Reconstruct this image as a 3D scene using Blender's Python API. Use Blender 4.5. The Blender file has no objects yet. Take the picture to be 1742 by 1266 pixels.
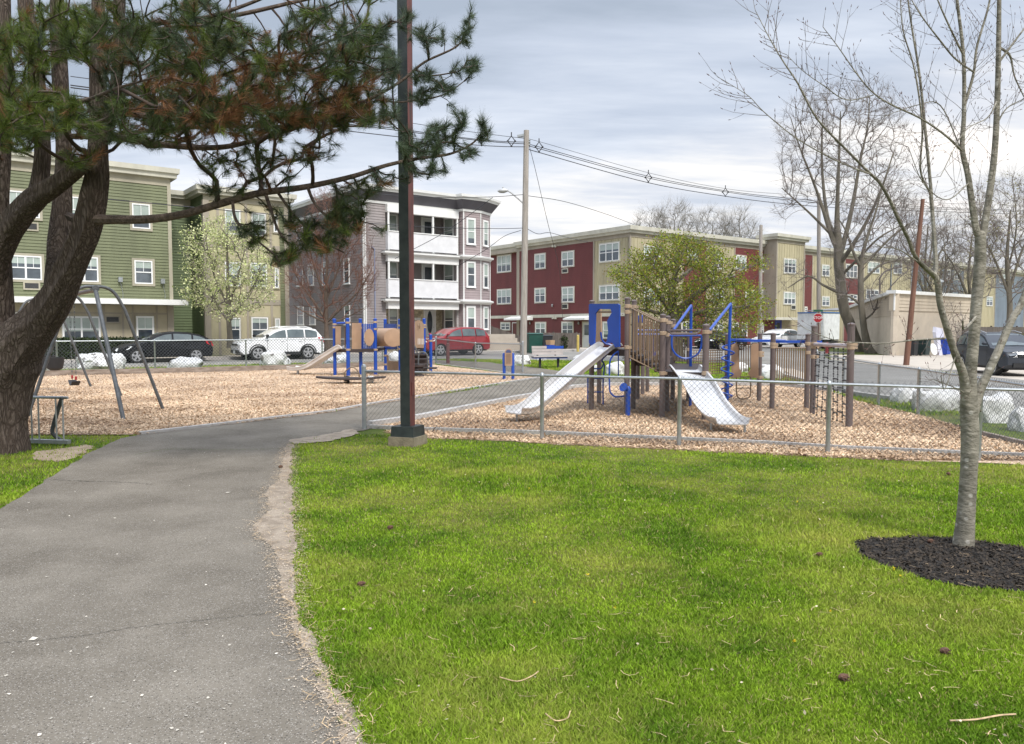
import bpy, math, random
import numpy as np
from mathutils import Vector, Matrix
random.seed(7); RNG = np.random.default_rng(7)
sc = bpy.context.scene; COL = sc.collection
# ---------------------------------------------------------------- camera, world, sun, exposure
FPX, CX, CY, YH, HC = 1300.0, 871.0, 633.0, 560.0, 1.6
PITCH = math.atan((CY-YH)/FPX)
cam = bpy.data.cameras.new('camera'); camo = bpy.data.objects.new('camera', cam); COL.objects.link(camo)
cam.sensor_width = 36; cam.lens = 36*FPX/1742; cam.clip_end = 2000; cam.clip_start = .05
camo.location = (0, 0, HC); camo.rotation_euler = (math.pi/2-PITCH, 0, 0); sc.camera = camo
SUN_EL, SUN_AZ = math.radians(52), math.radians(150)   # azimuth clockwise from +Y: light comes from behind, to the right
sun = bpy.data.lights.new('sun', 'SUN'); suno = bpy.data.objects.new('sun', sun); COL.objects.link(suno)
sun.energy = 2.2; sun.angle = math.radians(11); sun.color = (1, .96, .9)
sd = Vector((math.sin(SUN_AZ)*math.cos(SUN_EL), math.cos(SUN_AZ)*math.cos(SUN_EL), math.sin(SUN_EL)))
suno.rotation_euler = sd.to_track_quat('Z', 'Y').to_euler()
sc.view_settings.view_transform = 'Standard'; sc.view_settings.look = 'None'
sc.view_settings.exposure = 0.72; sc.view_settings.gamma = 1
w = bpy.data.worlds.new('World'); sc.world = w; w.use_nodes = True
nt = w.node_tree; nt.nodes.clear(); N = nt.nodes.new; LK = nt.links.new
out = N('ShaderNodeOutputWorld'); bg = N('ShaderNodeBackground'); LK(bg.outputs[0], out.inputs[0])
sky = N('ShaderNodeTexSky'); sky.sky_type = 'NISHITA'; sky.sun_disc = False
sky.sun_elevation = SUN_EL; sky.sun_rotation = SUN_AZ
tc = N('ShaderNodeTexCoord'); sep = N('ShaderNodeSeparateXYZ'); LK(tc.outputs['Generated'], sep.inputs[0])
def wm(op, a, b=None, c=None):
    m = N('ShaderNodeMath'); m.operation = op
    for i, v in enumerate((a, b, c)):
        if v is None: continue
        if isinstance(v, (int, float)): m.inputs[i].default_value = v
        else: LK(v, m.inputs[i])
    return m.outputs[0]
zz = wm('ADD', wm('MAXIMUM', sep.outputs[2], 0.0), .12)
cx_ = wm('DIVIDE', sep.outputs[0], zz); cy_ = wm('DIVIDE', sep.outputs[1], zz)
cmb = N('ShaderNodeCombineXYZ'); LK(cx_, cmb.inputs[0]); LK(wm('MULTIPLY', cy_, 1.0), cmb.inputs[1])
mp = N('ShaderNodeMapping'); LK(cmb.outputs[0], mp.inputs[0]); mp.inputs['Rotation'].default_value = (0, 0, math.radians(-24)); mp.inputs['Scale'].default_value = (.42, 1.25, 1); mp.inputs['Location'].default_value = (1.3, .2, 0)
def wn(scale, det, rough, dist=0.0, vec=None):
    n = N('ShaderNodeTexNoise'); n.inputs['Scale'].default_value = scale; n.inputs['Detail'].default_value = det
    n.inputs['Roughness'].default_value = rough; n.inputs['Distortion'].default_value = dist; LK(vec or mp.outputs[0], n.inputs['Vector']); return n.outputs[0]
def ramp(v, pts):
    r = N('ShaderNodeValToRGB'); e = r.color_ramp.elements
    while len(e) < len(pts): e.new(.5)
    for k, (p, c) in enumerate(pts): e[k].position = p; e[k].color = (*c, 1) if len(c) == 3 else c
    LK(v, r.inputs[0]); return r.outputs[0]
n1 = wn(.55, 7, .52, .35); n2 = wn(2.2, 6, .6, .2)
# thin bright band low in the right-hand sky (break in the cloud deck), soft-edged
band = wm('ADD', wm('MULTIPLY', sep.outputs[0], .18), .168)           # rising to the right
dz = wm('SUBTRACT', sep.outputs[2], band)
dzn = wm('ADD', dz, wm('MULTIPLY', wm('SUBTRACT', n1, .5), .16))
hi = N('ShaderNodeMapRange'); hi.interpolation_type = 'SMOOTHSTEP'; LK(dzn, hi.inputs[0])
hi.inputs['From Min'].default_value = -.012; hi.inputs['From Max'].default_value = .05      # 0 below the band edge (bright), 1 in the deck
deck = ramp(wm('ADD', wm('MULTIPLY', n1, .72), wm('MULTIPLY', n2, .28)), [(.38, (.29, .335, .405)), (.455, (.385, .43, .51)), (.52, (.48, .52, .59)), (.60, (.64, .65, .69))])
low = ramp(wm('ADD', wm('MULTIPLY', n2, .6), wm('MULTIPLY', n1, .4)), [(.38, (.42, .455, .52)), (.46, (.52, .54, .585)), (.53, (.64, .635, .63)), (.64, (.86, .80, .75))])
mx = N('ShaderNodeMix'); mx.data_type = 'RGBA'; LK(hi.outputs[0], mx.inputs[0]); LK(low, mx.inputs[6]); LK(deck, mx.inputs[7])
# the clear air above the clouds adds a little of the physical sky
skm = N('ShaderNodeVectorMath'); skm.operation = 'SCALE'; LK(sky.outputs[0], skm.inputs[0]); skm.inputs['Scale'].default_value = .004/.1
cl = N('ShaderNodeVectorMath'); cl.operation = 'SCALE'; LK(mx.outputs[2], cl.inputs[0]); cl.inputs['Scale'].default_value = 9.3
ad = N('ShaderNodeVectorMath'); ad.operation = 'ADD'; 
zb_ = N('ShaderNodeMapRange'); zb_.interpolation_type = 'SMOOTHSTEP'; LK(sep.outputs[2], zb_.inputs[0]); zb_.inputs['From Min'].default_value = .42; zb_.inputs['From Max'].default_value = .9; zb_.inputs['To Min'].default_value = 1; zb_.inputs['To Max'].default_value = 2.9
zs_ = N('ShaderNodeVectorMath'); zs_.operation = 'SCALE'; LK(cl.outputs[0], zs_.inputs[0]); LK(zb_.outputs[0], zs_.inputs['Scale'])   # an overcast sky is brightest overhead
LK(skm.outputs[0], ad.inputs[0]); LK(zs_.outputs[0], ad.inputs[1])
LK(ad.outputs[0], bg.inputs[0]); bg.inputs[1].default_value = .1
# ---------------------------------------------------------------- geometry helpers
def ray(px, py):
    c, s = math.cos(PITCH), math.sin(PITCH)
    return Vector((px-CX, FPX*c+(CY-py)*s, -FPX*s+(CY-py)*c))
def G(px, py, z=0.0):                      # the ground point seen at a photo pixel
    d = ray(px, py); t = (z-HC)/d.z; return Vector((d.x*t, d.y*t, z))
def W(px, py, D):                          # the point at distance D seen at a photo pixel
    d = ray(px, py); t = D/d.y; return Vector((d.x*t, D, HC+d.z*t))
def proj(P):
    c, s = math.cos(PITCH), math.sin(PITCH)
    x, y, z = P[..., 0], P[..., 1], P[..., 2]-HC
    f = y*c-z*s; u = y*s+z*c
    return CX+FPX*x/f, CY-FPX*u/f
TH = math.radians(37)                      # the street runs at 37 degrees to the picture plane
U = Vector((math.cos(TH), math.sin(TH), 0)); NN = Vector((-math.sin(TH), math.cos(TH), 0))
def S(a, b, z=0): return U*a+NN*b+Vector((0, 0, z))
class Pl:
    """vertical plane: point p0, direction d (left to right as seen), outward normal towards the camera"""
    def __init__(s, p0, d):
        s.p0 = Vector((p0[0], p0[1], 0)); s.d = Vector((d[0], d[1], 0)).normalized(); s.n = Vector((s.d.y, -s.d.x, 0))
    def loc(s, px, py):
        r = ray(px, py); o = Vector((0, 0, HC)); t = (s.p0-o).dot(s.n)/r.dot(s.n); P = o+r*t
        return (P-s.p0).dot(s.d), P.z
    def pt(s, a, z, o=0): return s.p0+s.d*a+s.n*o+Vector((0, 0, z))
    def off(s, o): return Pl(s.p0+s.n*o, s.d)
def front(b): return Pl(S(0, b), U)
OFF = {}
class MB:
    def __init__(s): s.v = []; s.f = []; s.m = []; s.mi = 0
    def add(s, vs, fs):
        k = len(s.v); s.v += [tuple(v) for v in vs]
        for f in fs: s.f.append(tuple(i+k for i in f)); s.m.append(s.mi)
    def hexa(s, p):                        # 8 points: bottom 4, top 4
        s.add(p, [(0, 3, 2, 1), (4, 5, 6, 7), (0, 1, 5, 4), (1, 2, 6, 5), (2, 3, 7, 6), (3, 0, 4, 7)])
    def box(s, c, sz, rz=0, M=None):
        hx, hy, hz = sz[0]/2, sz[1]/2, sz[2]/2; c = Vector(c)
        R = M if M is not None else Matrix.Rotation(rz, 3, 'Z')
        s.hexa([c+R@Vector(q) for q in ((-hx, -hy, -hz), (hx, -hy, -hz), (hx, hy, -hz), (-hx, hy, -hz), (-hx, -hy, hz), (hx, -hy, hz), (hx, hy, hz), (-hx, hy, hz))])
    def pbox(s, pl, a0, a1, z0, z1, o0, o1):
        s.hexa([pl.pt(a0, z0, o1), pl.pt(a1, z0, o1), pl.pt(a1, z0, o0), pl.pt(a0, z0, o0), pl.pt(a0, z1, o1), pl.pt(a1, z1, o1), pl.pt(a1, z1, o0), pl.pt(a0, z1, o0)])
    def bar(s, p, q, w, h=None, up=(0, 0, 1)):
        p, q = Vector(p), Vector(q); h = h or w; d = (q-p).normalized(); up = Vector(up)
        if abs(d.dot(up)) > .98: up = Vector((1, 0, 0))
        x = d.cross(up).normalized()*(w/2); y = x.cross(d).normalized()*(h/2)
        s.hexa([p-x-y, p+x-y, q+x-y, q-x-y, p-x+y, p+x+y, q+x+y, q-x+y])
    def tube(s, pts, r, n=8, cap=True, closed=False):
        pts = [Vector(p) for p in pts]; m = len(pts); rs = r if isinstance(r, (list, tuple)) else [r]*m
        rings = []; ref = None
        for i, p in enumerate(pts):
            a = pts[(i-1) % m] if (i or closed) else p; b = pts[(i+1) % m] if (i < m-1 or closed) else p
            d = (b-a); d = d.normalized() if d.length > 1e-9 else Vector((0, 0, 1))
            if ref is None: ref = d.cross(Vector((0, 0, 1)) if abs(d.z) < .9 else Vector((1, 0, 0))).normalized()
            ref = (ref-d*ref.dot(d)).normalized(); y = d.cross(ref)
            rings.append([p+(ref*math.cos(2*math.pi*k/n)+y*math.sin(2*math.pi*k/n))*rs[i] for k in range(n)])
        vs = [v for rg in rings for v in rg]; fs = []
        for i in range(m if closed else m-1):
            for k in range(n):
                j = (i+1) % m; fs.append((i*n+k, i*n+(k+1) % n, j*n+(k+1) % n, j*n+k))
        if cap and not closed: fs += [tuple(reversed(range(n))), tuple((m-1)*n+k for k in range(n))]
        s.add(vs, fs)
    def lathe(s, c, prof, n=16, axis=(0, 0, 1)):   # prof: (radius, height)
        c = Vector(c); q = Vector((0, 0, 1)).rotation_difference(Vector(axis)); vs = []; fs = []; m = len(prof)
        for r, h in prof:
            for k in range(n):
                a = 2*math.pi*k/n; vs.append(c+q@Vector((r*math.cos(a), r*math.sin(a), h)))
        for i in range(m-1):
            for k in range(n): fs.append((i*n+k, i*n+(k+1) % n, (i+1)*n+(k+1) % n, (i+1)*n+k))
        fs += [tuple(reversed(range(n))), tuple((m-1)*n+k for k in range(n))]
        s.add(vs, fs)
    def prism(s, poly, ext):               # poly: list of 3D points, ext: extrusion vector
        ext = Vector(ext); p = [Vector(q) for q in poly]; n = len(p)
        fs = [tuple(range(n)), tuple(reversed(range(n, 2*n)))]
        fs += [(i, n+i, n+(i+1) % n, (i+1) % n) for i in range(n)]
        s.add(p+[q+ext for q in p], fs)
    def sweep(s, path, prof, closed=False):  # prof: (out, z) polygon, path: plan points; outward = right-hand side of travel
        P = [Vector((q[0], q[1], 0)) for q in path]; m = len(P); k = len(prof); vs = []; fs = []
        for i in range(m):
            ds = []
            if i or closed: ds.append((P[i]-P[i-1]).normalized())
            if i < m-1 or closed: ds.append((P[(i+1) % m]-P[i]).normalized())
            ns = [Vector((d.y, -d.x, 0)) for d in ds]; n = sum(ns, Vector()).normalized(); sc_ = 1/max(.35, n.dot(ns[0]))
            for o, z in prof: vs.append(P[i]+n*(o*sc_)+Vector((0, 0, z)))
        for i in range(m if closed else m-1):
            j = (i+1) % m
            for q in range(k): fs.append((i*k+q, j*k+q, j*k+(q+1) % k, i*k+(q+1) % k))
        if not closed: fs += [tuple(range(k)), tuple(reversed(range((m-1)*k, m*k)))]
        s.add(vs, fs)
    def build(s, name, mats, parent=None, smooth=False, fix=True, sharp=40):
        me = bpy.data.meshes.new(name); off = OFF.get(parent.name, Vector()) if parent else Vector()
        me.from_pydata([(v[0]-off[0], v[1]-off[1], v[2]-off[2]) for v in s.v], [], s.f)
        for m in (mats if isinstance(mats, (list, tuple)) else [mats]): me.materials.append(m)
        if any(s.m): me.polygons.foreach_set('material_index', s.m)
        me.update()
        if fix:
            import bmesh
            bm = bmesh.new(); bm.from_mesh(me); bmesh.ops.recalc_face_normals(bm, faces=bm.faces); bm.to_mesh(me); bm.free()
        if smooth: me.shade_smooth(); me.set_sharp_from_angle(angle=math.radians(sharp))
        o = bpy.data.objects.new(name, me); COL.objects.link(o)
        if parent: o.parent = parent; OFF[o.name] = off
        return o
def npmesh(name, V, F, mats, parent=None, mi=None, smooth=False):
    me = bpy.data.meshes.new(name); off = OFF.get(parent.name, Vector()) if parent else Vector()
    V = np.asarray(V, dtype=np.float32)-np.array(off, dtype=np.float32); F = np.asarray(F, dtype=np.int32); k = F.shape[1]
    me.vertices.add(len(V)); me.vertices.foreach_set('co', V.ravel()); me.loops.add(F.size); me.loops.foreach_set('vertex_index', F.ravel())
    me.polygons.add(len(F)); me.polygons.foreach_set('loop_start', np.arange(0, F.size, k, dtype=np.int32)); me.polygons.foreach_set('loop_total', np.full(len(F), k, dtype=np.int32))
    for m in (mats if isinstance(mats, (list, tuple)) else [mats]): me.materials.append(m)
    if mi is not None: me.polygons.foreach_set('material_index', np.asarray(mi, dtype=np.int32))
    if smooth: me.polygons.foreach_set('use_smooth', np.ones(len(F), dtype=bool))
    me.update(calc_edges=True); o = bpy.data.objects.new(name, me); COL.objects.link(o)
    if parent: o.parent = parent; OFF[o.name] = off
    return o
def tag(o, label=None, cat=None, group=None, kind=None):
    if label: o['label'] = label
    if cat: o['category'] = cat
    if group: o['group'] = group
    if kind: o['kind'] = kind
    return o
def thing(name, label, cat, loc=(0, 0, 0), group=None):
    o = bpy.data.objects.new(name, None); COL.objects.link(o); o.location = loc; o.empty_display_size = .2
    OFF[o.name] = Vector(loc); return tag(o, label, cat, group)
def dup(o, parent=None):
    c = o.copy(); COL.objects.link(c)
    if parent: c.parent = parent
    for ch in list(o.children): dup(ch, c)
    return c
def catmull(P, k=6):
    P = [Vector(p) for p in P]; Q = [P[0]*2-P[1]]+P+[P[-1]*2-P[-2]]; out = []
    for i in range(1, len(Q)-2):
        for j in range(k):
            t = j/k; a, b, c, d = Q[i-1], Q[i], Q[i+1], Q[i+2]
            out.append(.5*((2*b)+(c-a)*t+(2*a-5*b+4*c-d)*t*t+(3*b-a-3*c+d)*t**3))
    out.append(P[-1]); return out
# ---------------------------------------------------------------- materials
MC = {}
def mat(name, col, rough=.6, var=.12, scale=3.0, bump=0.0, bs=40.0, metal=0.0, col2=None, stretch=(1, 1, 1), island=0.0, spec=.5, trans=0.0, ior=1.45, detail=4, lo=.35, hi=.65, coat=0.0):
    if name in MC: return MC[name]
    m = bpy.data.materials.new(name); m.use_nodes = True; MC[name] = m; t = m.node_tree; b = t.nodes['Principled BSDF']; L = t.links.new
    b.inputs['Roughness'].default_value = rough; b.inputs['Metallic'].default_value = metal; b.inputs['Specular IOR Level'].default_value = spec; b.inputs['Coat Weight'].default_value = coat
    tcn = t.nodes.new('ShaderNodeTexCoord'); mpn = t.nodes.new('ShaderNodeMapping'); mpn.inputs['Scale'].default_value = stretch; L(tcn.outputs['Object'], mpn.inputs[0])
    n = t.nodes.new('ShaderNodeTexNoise'); n.inputs['Scale'].default_value = scale; n.inputs['Detail'].default_value = detail; n.inputs['Roughness'].default_value = .62; L(mpn.outputs[0], n.inputs['Vector'])
    r = t.nodes.new('ShaderNodeValToRGB'); e = r.color_ramp.elements; e[0].position = lo; e[1].position = hi
    c2 = col2 if col2 else tuple(min(1, c*(1+var)) for c in col); c1 = col if col2 else tuple(c*(1-var) for c in col)
    e[0].color = (*c1, 1); e[1].color = (*c2, 1); L(n.outputs[0], r.inputs[0]); last = r.outputs[0]
    if island:
        g = t.nodes.new('ShaderNodeNewGeometry'); mr = t.nodes.new('ShaderNodeMapRange'); mr.inputs['To Min'].default_value = 1-island; mr.inputs['To Max'].default_value = 1+island; L(g.outputs['Random Per Island'], mr.inputs[0])
        v = t.nodes.new('ShaderNodeVectorMath'); v.operation = 'SCALE'; L(last, v.inputs[0]); L(mr.outputs[0], v.inputs['Scale']); last = v.outputs[0]
    L(last, b.inputs['Base Color'])
    if bump:
        n2_ = t.nodes.new('ShaderNodeTexNoise'); n2_.inputs['Scale'].default_value = bs; n2_.inputs['Detail'].default_value = 5; L(mpn.outputs[0], n2_.inputs['Vector'])
        bp = t.nodes.new('ShaderNodeBump'); bp.inputs['Strength'].default_value = min(1, bump); bp.inputs['Distance'].default_value = .02; L(n2_.outputs[0], bp.inputs['Height']); L(bp.outputs[0], b.inputs['Normal'])
    if trans:
        ts = t.nodes.new('ShaderNodeBsdfTranslucent'); L(last, ts.inputs[0]); ms = t.nodes.new('ShaderNodeMixShader'); ms.inputs[0].default_value = trans
        L(b.outputs[0], ms.inputs[1]); L(ts.outputs[0], ms.inputs[2]); L(ms.outputs[0], t.nodes['Material Output'].inputs[0])
    return m
def nodes_of(m):
    t = m.node_tree; return t, t.nodes['Principled BSDF'], t.links.new

def bark_mat(name, dark, light, zs=.22, sc_=11, dist=.05):
    m = bpy.data.materials.new(name); m.use_nodes = True; MC[name] = m; t = m.node_tree; b = t.nodes['Principled BSDF']; L = t.links.new; b.inputs['Roughness'].default_value = .95; b.inputs['Specular IOR Level'].default_value = .2
    tcn = t.nodes.new('ShaderNodeTexCoord'); mpn = t.nodes.new('ShaderNodeMapping'); mpn.inputs['Scale'].default_value = (1, 1, zs); L(tcn.outputs['Object'], mpn.inputs[0])
    nw = t.nodes.new('ShaderNodeTexNoise'); nw.inputs['Scale'].default_value = 5; nw.inputs['Detail'].default_value = 5; L(mpn.outputs[0], nw.inputs[0])
    av = t.nodes.new('ShaderNodeVectorMath'); av.operation = 'MULTIPLY_ADD'; L(nw.outputs['Color'], av.inputs[0]); av.inputs[1].default_value = (.34, .34, .34); L(mpn.outputs[0], av.inputs[2])
    vo = t.nodes.new('ShaderNodeTexVoronoi'); vo.feature = 'DISTANCE_TO_EDGE'; vo.inputs['Scale'].default_value = sc_; L(av.outputs[0], vo.inputs['Vector'])
    n2_ = t.nodes.new('ShaderNodeTexNoise'); n2_.inputs['Scale'].default_value = 38; n2_.inputs['Detail'].default_value = 8; n2_.inputs['Roughness'].default_value = .7; L(mpn.outputs[0], n2_.inputs[0])
    mr = t.nodes.new('ShaderNodeMapRange'); mr.inputs['From Max'].default_value = .30; mr.inputs['To Min'].default_value = .18; L(vo.outputs['Distance'], mr.inputs[0])
    mu = t.nodes.new('ShaderNodeMath'); mu.operation = 'MULTIPLY'; L(mr.outputs[0], mu.inputs[0]); ad_ = t.nodes.new('ShaderNodeMath'); ad_.operation = 'MULTIPLY_ADD'; L(n2_.outputs[0], ad_.inputs[0]); ad_.inputs[1].default_value = 1.6; ad_.inputs[2].default_value = -.25; L(ad_.outputs[0], mu.inputs[1])
    r = t.nodes.new('ShaderNodeValToRGB'); e = r.color_ramp.elements; e[0].color = (*dark, 1); e[1].color = (*light, 1); e[0].position = .0; e[1].position = .9; L(mu.outputs[0], r.inputs[0]); L(r.outputs[0], b.inputs['Base Color'])
    bp = t.nodes.new('ShaderNodeBump'); bp.inputs['Strength'].default_value = 1; bp.inputs['Distance'].default_value = dist; L(mu.outputs[0], bp.inputs['Height']); L(bp.outputs[0], b.inputs['Normal']); return m
# ---------------------------------------------------------------- ground materials
M_asph = mat('path asphalt', (.132, .115, .092), .95, col2=(.208, .184, .150), scale=1.1, bump=.55, bs=90, detail=9, spec=.15)
M_road = mat('road asphalt', (.19, .18, .165), .95, col2=(.26, .25, .23), scale=.5, bump=.3, bs=60, detail=8, spec=.15)
def speckle(m, scale, thr, colr, fac=.8):        # scattered light grains in a surface
    t, b, L = nodes_of(m); src = b.inputs['Base Color'].links[0].from_socket
    tcn = t.nodes.new('ShaderNodeTexCoord'); v = t.nodes.new('ShaderNodeTexVoronoi'); v.inputs['Scale'].default_value = scale; L(tcn.outputs['Object'], v.inputs['Vector'])
    r = t.nodes.new('ShaderNodeMapRange'); r.inputs['From Min'].default_value = thr; r.inputs['From Max'].default_value = thr*.6; L(v.outputs['Distance'], r.inputs[0])
    s = t.nodes.new('ShaderNodeSeparateColor'); L(v.outputs['Color'], s.inputs[0]); g = t.nodes.new('ShaderNodeMath'); g.operation = 'GREATER_THAN'; g.inputs[1].default_value = .45; L(s.outputs[0], g.inputs[0])
    mu = t.nodes.new('ShaderNodeMath'); mu.operation = 'MULTIPLY'; L(r.outputs[0], mu.inputs[0]); L(g.outputs[0], mu.inputs[1]); m2 = t.nodes.new('ShaderNodeMath'); m2.operation = 'MULTIPLY'; L(mu.outputs[0], m2.inputs[0]); m2.inputs[1].default_value = fac
    x = t.nodes.new('ShaderNodeMix'); x.data_type = 'RGBA'; L(m2.outputs[0], x.inputs[0]); L(src, x.inputs[6]); x.inputs[7].default_value = (*colr, 1); L(x.outputs[2], b.inputs['Base Color'])
speckle(M_asph, 120, .34, (.46, .43, .39), .7); speckle(M_asph, 75, .34, (.045, .04, .036), .75); speckle(M_asph, 38, .26, (.36, .33, .29), .5)
M_conc = mat('pavement concrete', (.42, .37, .31), .85, var=.1, scale=1.5, bump=.2)
M_kerb = mat('kerb concrete', (.40, .38, .36), .8, var=.15, scale=3, bump=.2)
M_timber = mat('weathered timber', (.16, .12, .09), .85, col2=(.30, .25, .21), scale=3, bump=.4, stretch=(1, 1, 4))
M_soil = mat('bare soil', (.27, .20, .13), .95, col2=(.42, .33, .23), scale=5, bump=.8, bs=60)
M_sand = mat('sandy soil', (.22, .175, .13), .95, col2=(.38, .315, .245), scale=7, bump=.6, bs=120, detail=8)
M_mulch = mat('dark mulch', (.010, .009, .008), .95, col2=(.030, .026, .022), scale=30, bump=1, bs=60, detail=8)
# grass ground: fresh and dry patches
def grass_mat(name, dark, light, dry, island=0.0, trans=0.0, dryness=.60):
    m = mat(name, dark, .75, col2=light, scale=1.3, island=island, detail=7, trans=0, bump=0 if island else .8, bs=150, spec=.2, lo=.38, hi=.62)
    t, b, L = nodes_of(m); src = b.inputs['Base Color'].links[0].from_socket
    tcn = t.nodes.new('ShaderNodeTexCoord'); n = t.nodes.new('ShaderNodeTexNoise'); n.inputs['Scale'].default_value = .55; n.inputs['Detail'].default_value = 7; n.inputs['Roughness'].default_value = .65; L(tcn.outputs['Object'], n.inputs['Vector'])
    r = t.nodes.new('ShaderNodeMapRange'); r.inputs['From Min'].default_value = dryness-.12; r.inputs['From Max'].default_value = dryness+.10; L(n.outputs[0], r.inputs[0])
    x = t.nodes.new('ShaderNodeMix'); x.data_type = 'RGBA'; L(r.outputs[0], x.inputs[0]); L(src, x.inputs[6]); x.inputs[7].default_value = (*dry, 1)
    if island:
        g = t.nodes.new('ShaderNodeNewGeometry'); gt = t.nodes.new('ShaderNodeMath'); gt.operation = 'GREATER_THAN'; gt.inputs[1].default_value = .93; L(g.outputs['Random Per Island'], gt.inputs[0])
        x2 = t.nodes.new('ShaderNodeMix'); x2.data_type = 'RGBA'; L(gt.outputs[0], x2.inputs[0]); L(x.outputs[2], x2.inputs[6]); x2.inputs[7].default_value = (.38, .33, .13, 1); x = x2
    L(x.outputs[2], b.inputs['Base Color'])
    if trans:
        ts = t.nodes.new('ShaderNodeBsdfTranslucent'); L(x.outputs[2], ts.inputs[0]); ms = t.nodes.new('ShaderNodeMixShader'); ms.inputs[0].default_value = trans
        L(b.outputs[0], ms.inputs[1]); L(ts.outputs[0], ms.inputs[2]); L(ms.outputs[0], t.nodes['Material Output'].inputs[0])
    return m
M_gnd = grass_mat('grass ground', (.055, .085, .008), (.10, .14, .014), (.19, .165, .05), dryness=.56)
M_blade = grass_mat('grass blades', (.12, .225, .014), (.26, .385, .026), (.42, .45, .08), island=.52, trans=.3, dryness=.585)
M_chip0 = mat('wood chip ground', (.35, .235, .145), .9, col2=(.53, .385, .26), scale=9, bump=1, bs=45, detail=9)
speckle(M_chip0, 22, .42, (.78, .64, .52), .9); speckle(M_chip0, 16, .30, (.20, .12, .08), .8)
M_chip = mat('wood chips', (.35, .235, .145), .85, col2=(.64, .47, .31), scale=.45, island=.45, detail=7, lo=.42, hi=.58)
# ---------------------------------------------------------------- ground sheets
def sheet(name, pts, z, m, kind='structure'):
    mb = MB(); mb.add([(p[0], p[1], z) for p in pts], [tuple(range(len(pts)))])
    o = mb.build(name, m, fix=False); o['kind'] = kind
    if o.data.polygons[0].normal.z < 0: o.data.flip_normals()
    return o
sheet('ground', [(-400, -60), (500, -60), (500, 600), (-400, 600)], 0, M_gnd)
def wob(pts, amp, step=.25, seed=1, closed=True):       # subdivide a plan outline and roughen it
    rr = random.Random(seed); P = [Vector((p[0], p[1], 0)) for p in pts]; out_ = []
    for i in range(len(P) if closed else len(P)-1):
        a, b = P[i], P[(i+1) % len(P)]; n = max(1, int((b-a).length/step)); nrm = Vector(((b-a).y, -(b-a).x, 0)).normalized()
        for k in range(n):
            out_.append(a+(b-a)*(k/n)+(nrm*rr.uniform(-amp, amp) if 0 < k else Vector()))
    return out_
def inside(X, Y, poly):
    r = np.zeros(X.shape, bool); n = len(poly); j = n-1
    for i in range(n):
        xi, yi, xj, yj = poly[i][0], poly[i][1], poly[j][0], poly[j][1]
        if yi != yj: r ^= ((yi > Y) != (yj > Y)) & (X < (xj-xi)*(Y-yi)/(yj-yi)+xi)
        j = i
    return r
road_poly = [S(-90, 34.6), S(-2, 34.6), S(25, 34.6)]+[Vector(q+(0,)) for q in ((10.2, 36), (9.6, 30), (8.7, 22), (8.4, 18.2), (9.3, 13.7), (9.9, 8), (10.4, -20), (17, -20), (16.1, 20), (15.9, 30), (16.6, 40), (19.5, 48), (23.5, 52.5))]+[S(52, 34.6), S(190, 34.6), S(190, 41), S(-90, 41)]
road_poly = [p for i, p in enumerate(road_poly) if i != 2]
road_poly[1] = S(22, 34.6)
sheet('road', road_poly, .004, M_road)
# far pavement with its kerb
mb = MB(); mb.prism([S(-90, 41, 0), S(190, 41, 0), S(190, 43.2, 0), S(-90, 43.2, 0)], (0, 0, .13)); tag(mb.build('pavement', M_conc), kind='structure')
mb = MB(); mb.prism([S(-90, 43.2, 0), S(22, 43.2, 0), S(22, 60, 0), S(-90, 60, 0)], (0, 0, .10)); tag(mb.build('far_verge', M_gnd), kind='structure')
sheet('parking_court', [S(13, 43.2), S(42, 43.2), S(42, 80), S(13, 80)], .104, M_conc)
# garage apron
sheet('garage_apron', [(16.1, 18), (15.9, 30), (16.7, 40), (19.8, 47.5), (24, 47), (38, 56), (38, 18)], .008, M_conc)
# main path: left and right edges read off the photo
pe_r = [G(640, 1400), G(600, 1266), G(548, 1165), (G(500, 1050)), G(487, 985), G(483, 900), G(485, 810), G(490, 757), G(560, 741), G(628, 732)]
pe_l = [G(-900, 1400), G(-520, 1050), G(-150, 930), G(0, 868), G(60, 830), G(150, 772), G(205, 747), G(240, 740), G(330, 730), G(450, 716), G(560, 703), G(617, 692.5), G(700, 679), G(800, 664), G(918, 643)]
path_poly = wob(pe_r, .02, .06, 3, False)+[G(640, 728), G(716, 716), G(860, 684), G(932, 671), G(977, 661), G(1030, 657), G(1200, 656), G(1330, 657), G(1405, 664), G(1440, 672), G(1447, 668), G(1385, 655), G(1340, 652), G(1240, 648), G(1130, 645), G(1020, 640), G(940, 630), G(880, 622), G(845, 619), G(836, 617), S(20.5, 34.55), S(13.5, 34.55), G(738, 619), G(918, 643)]+wob(pe_l[::-1][1:], .03, .2, 4, False)+[(-9, 1.6), (-9, -3), (-.6, -3)]
PATH = path_poly
sheet('path', path_poly, .010, M_asph)
sheet('corner_pavement', [G(1326, 627), G(1350, 628), G(1380, 640), G(1446, 667), G(1425, 671), G(1372, 655), G(1350, 640)], .014, M_conc)
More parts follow.
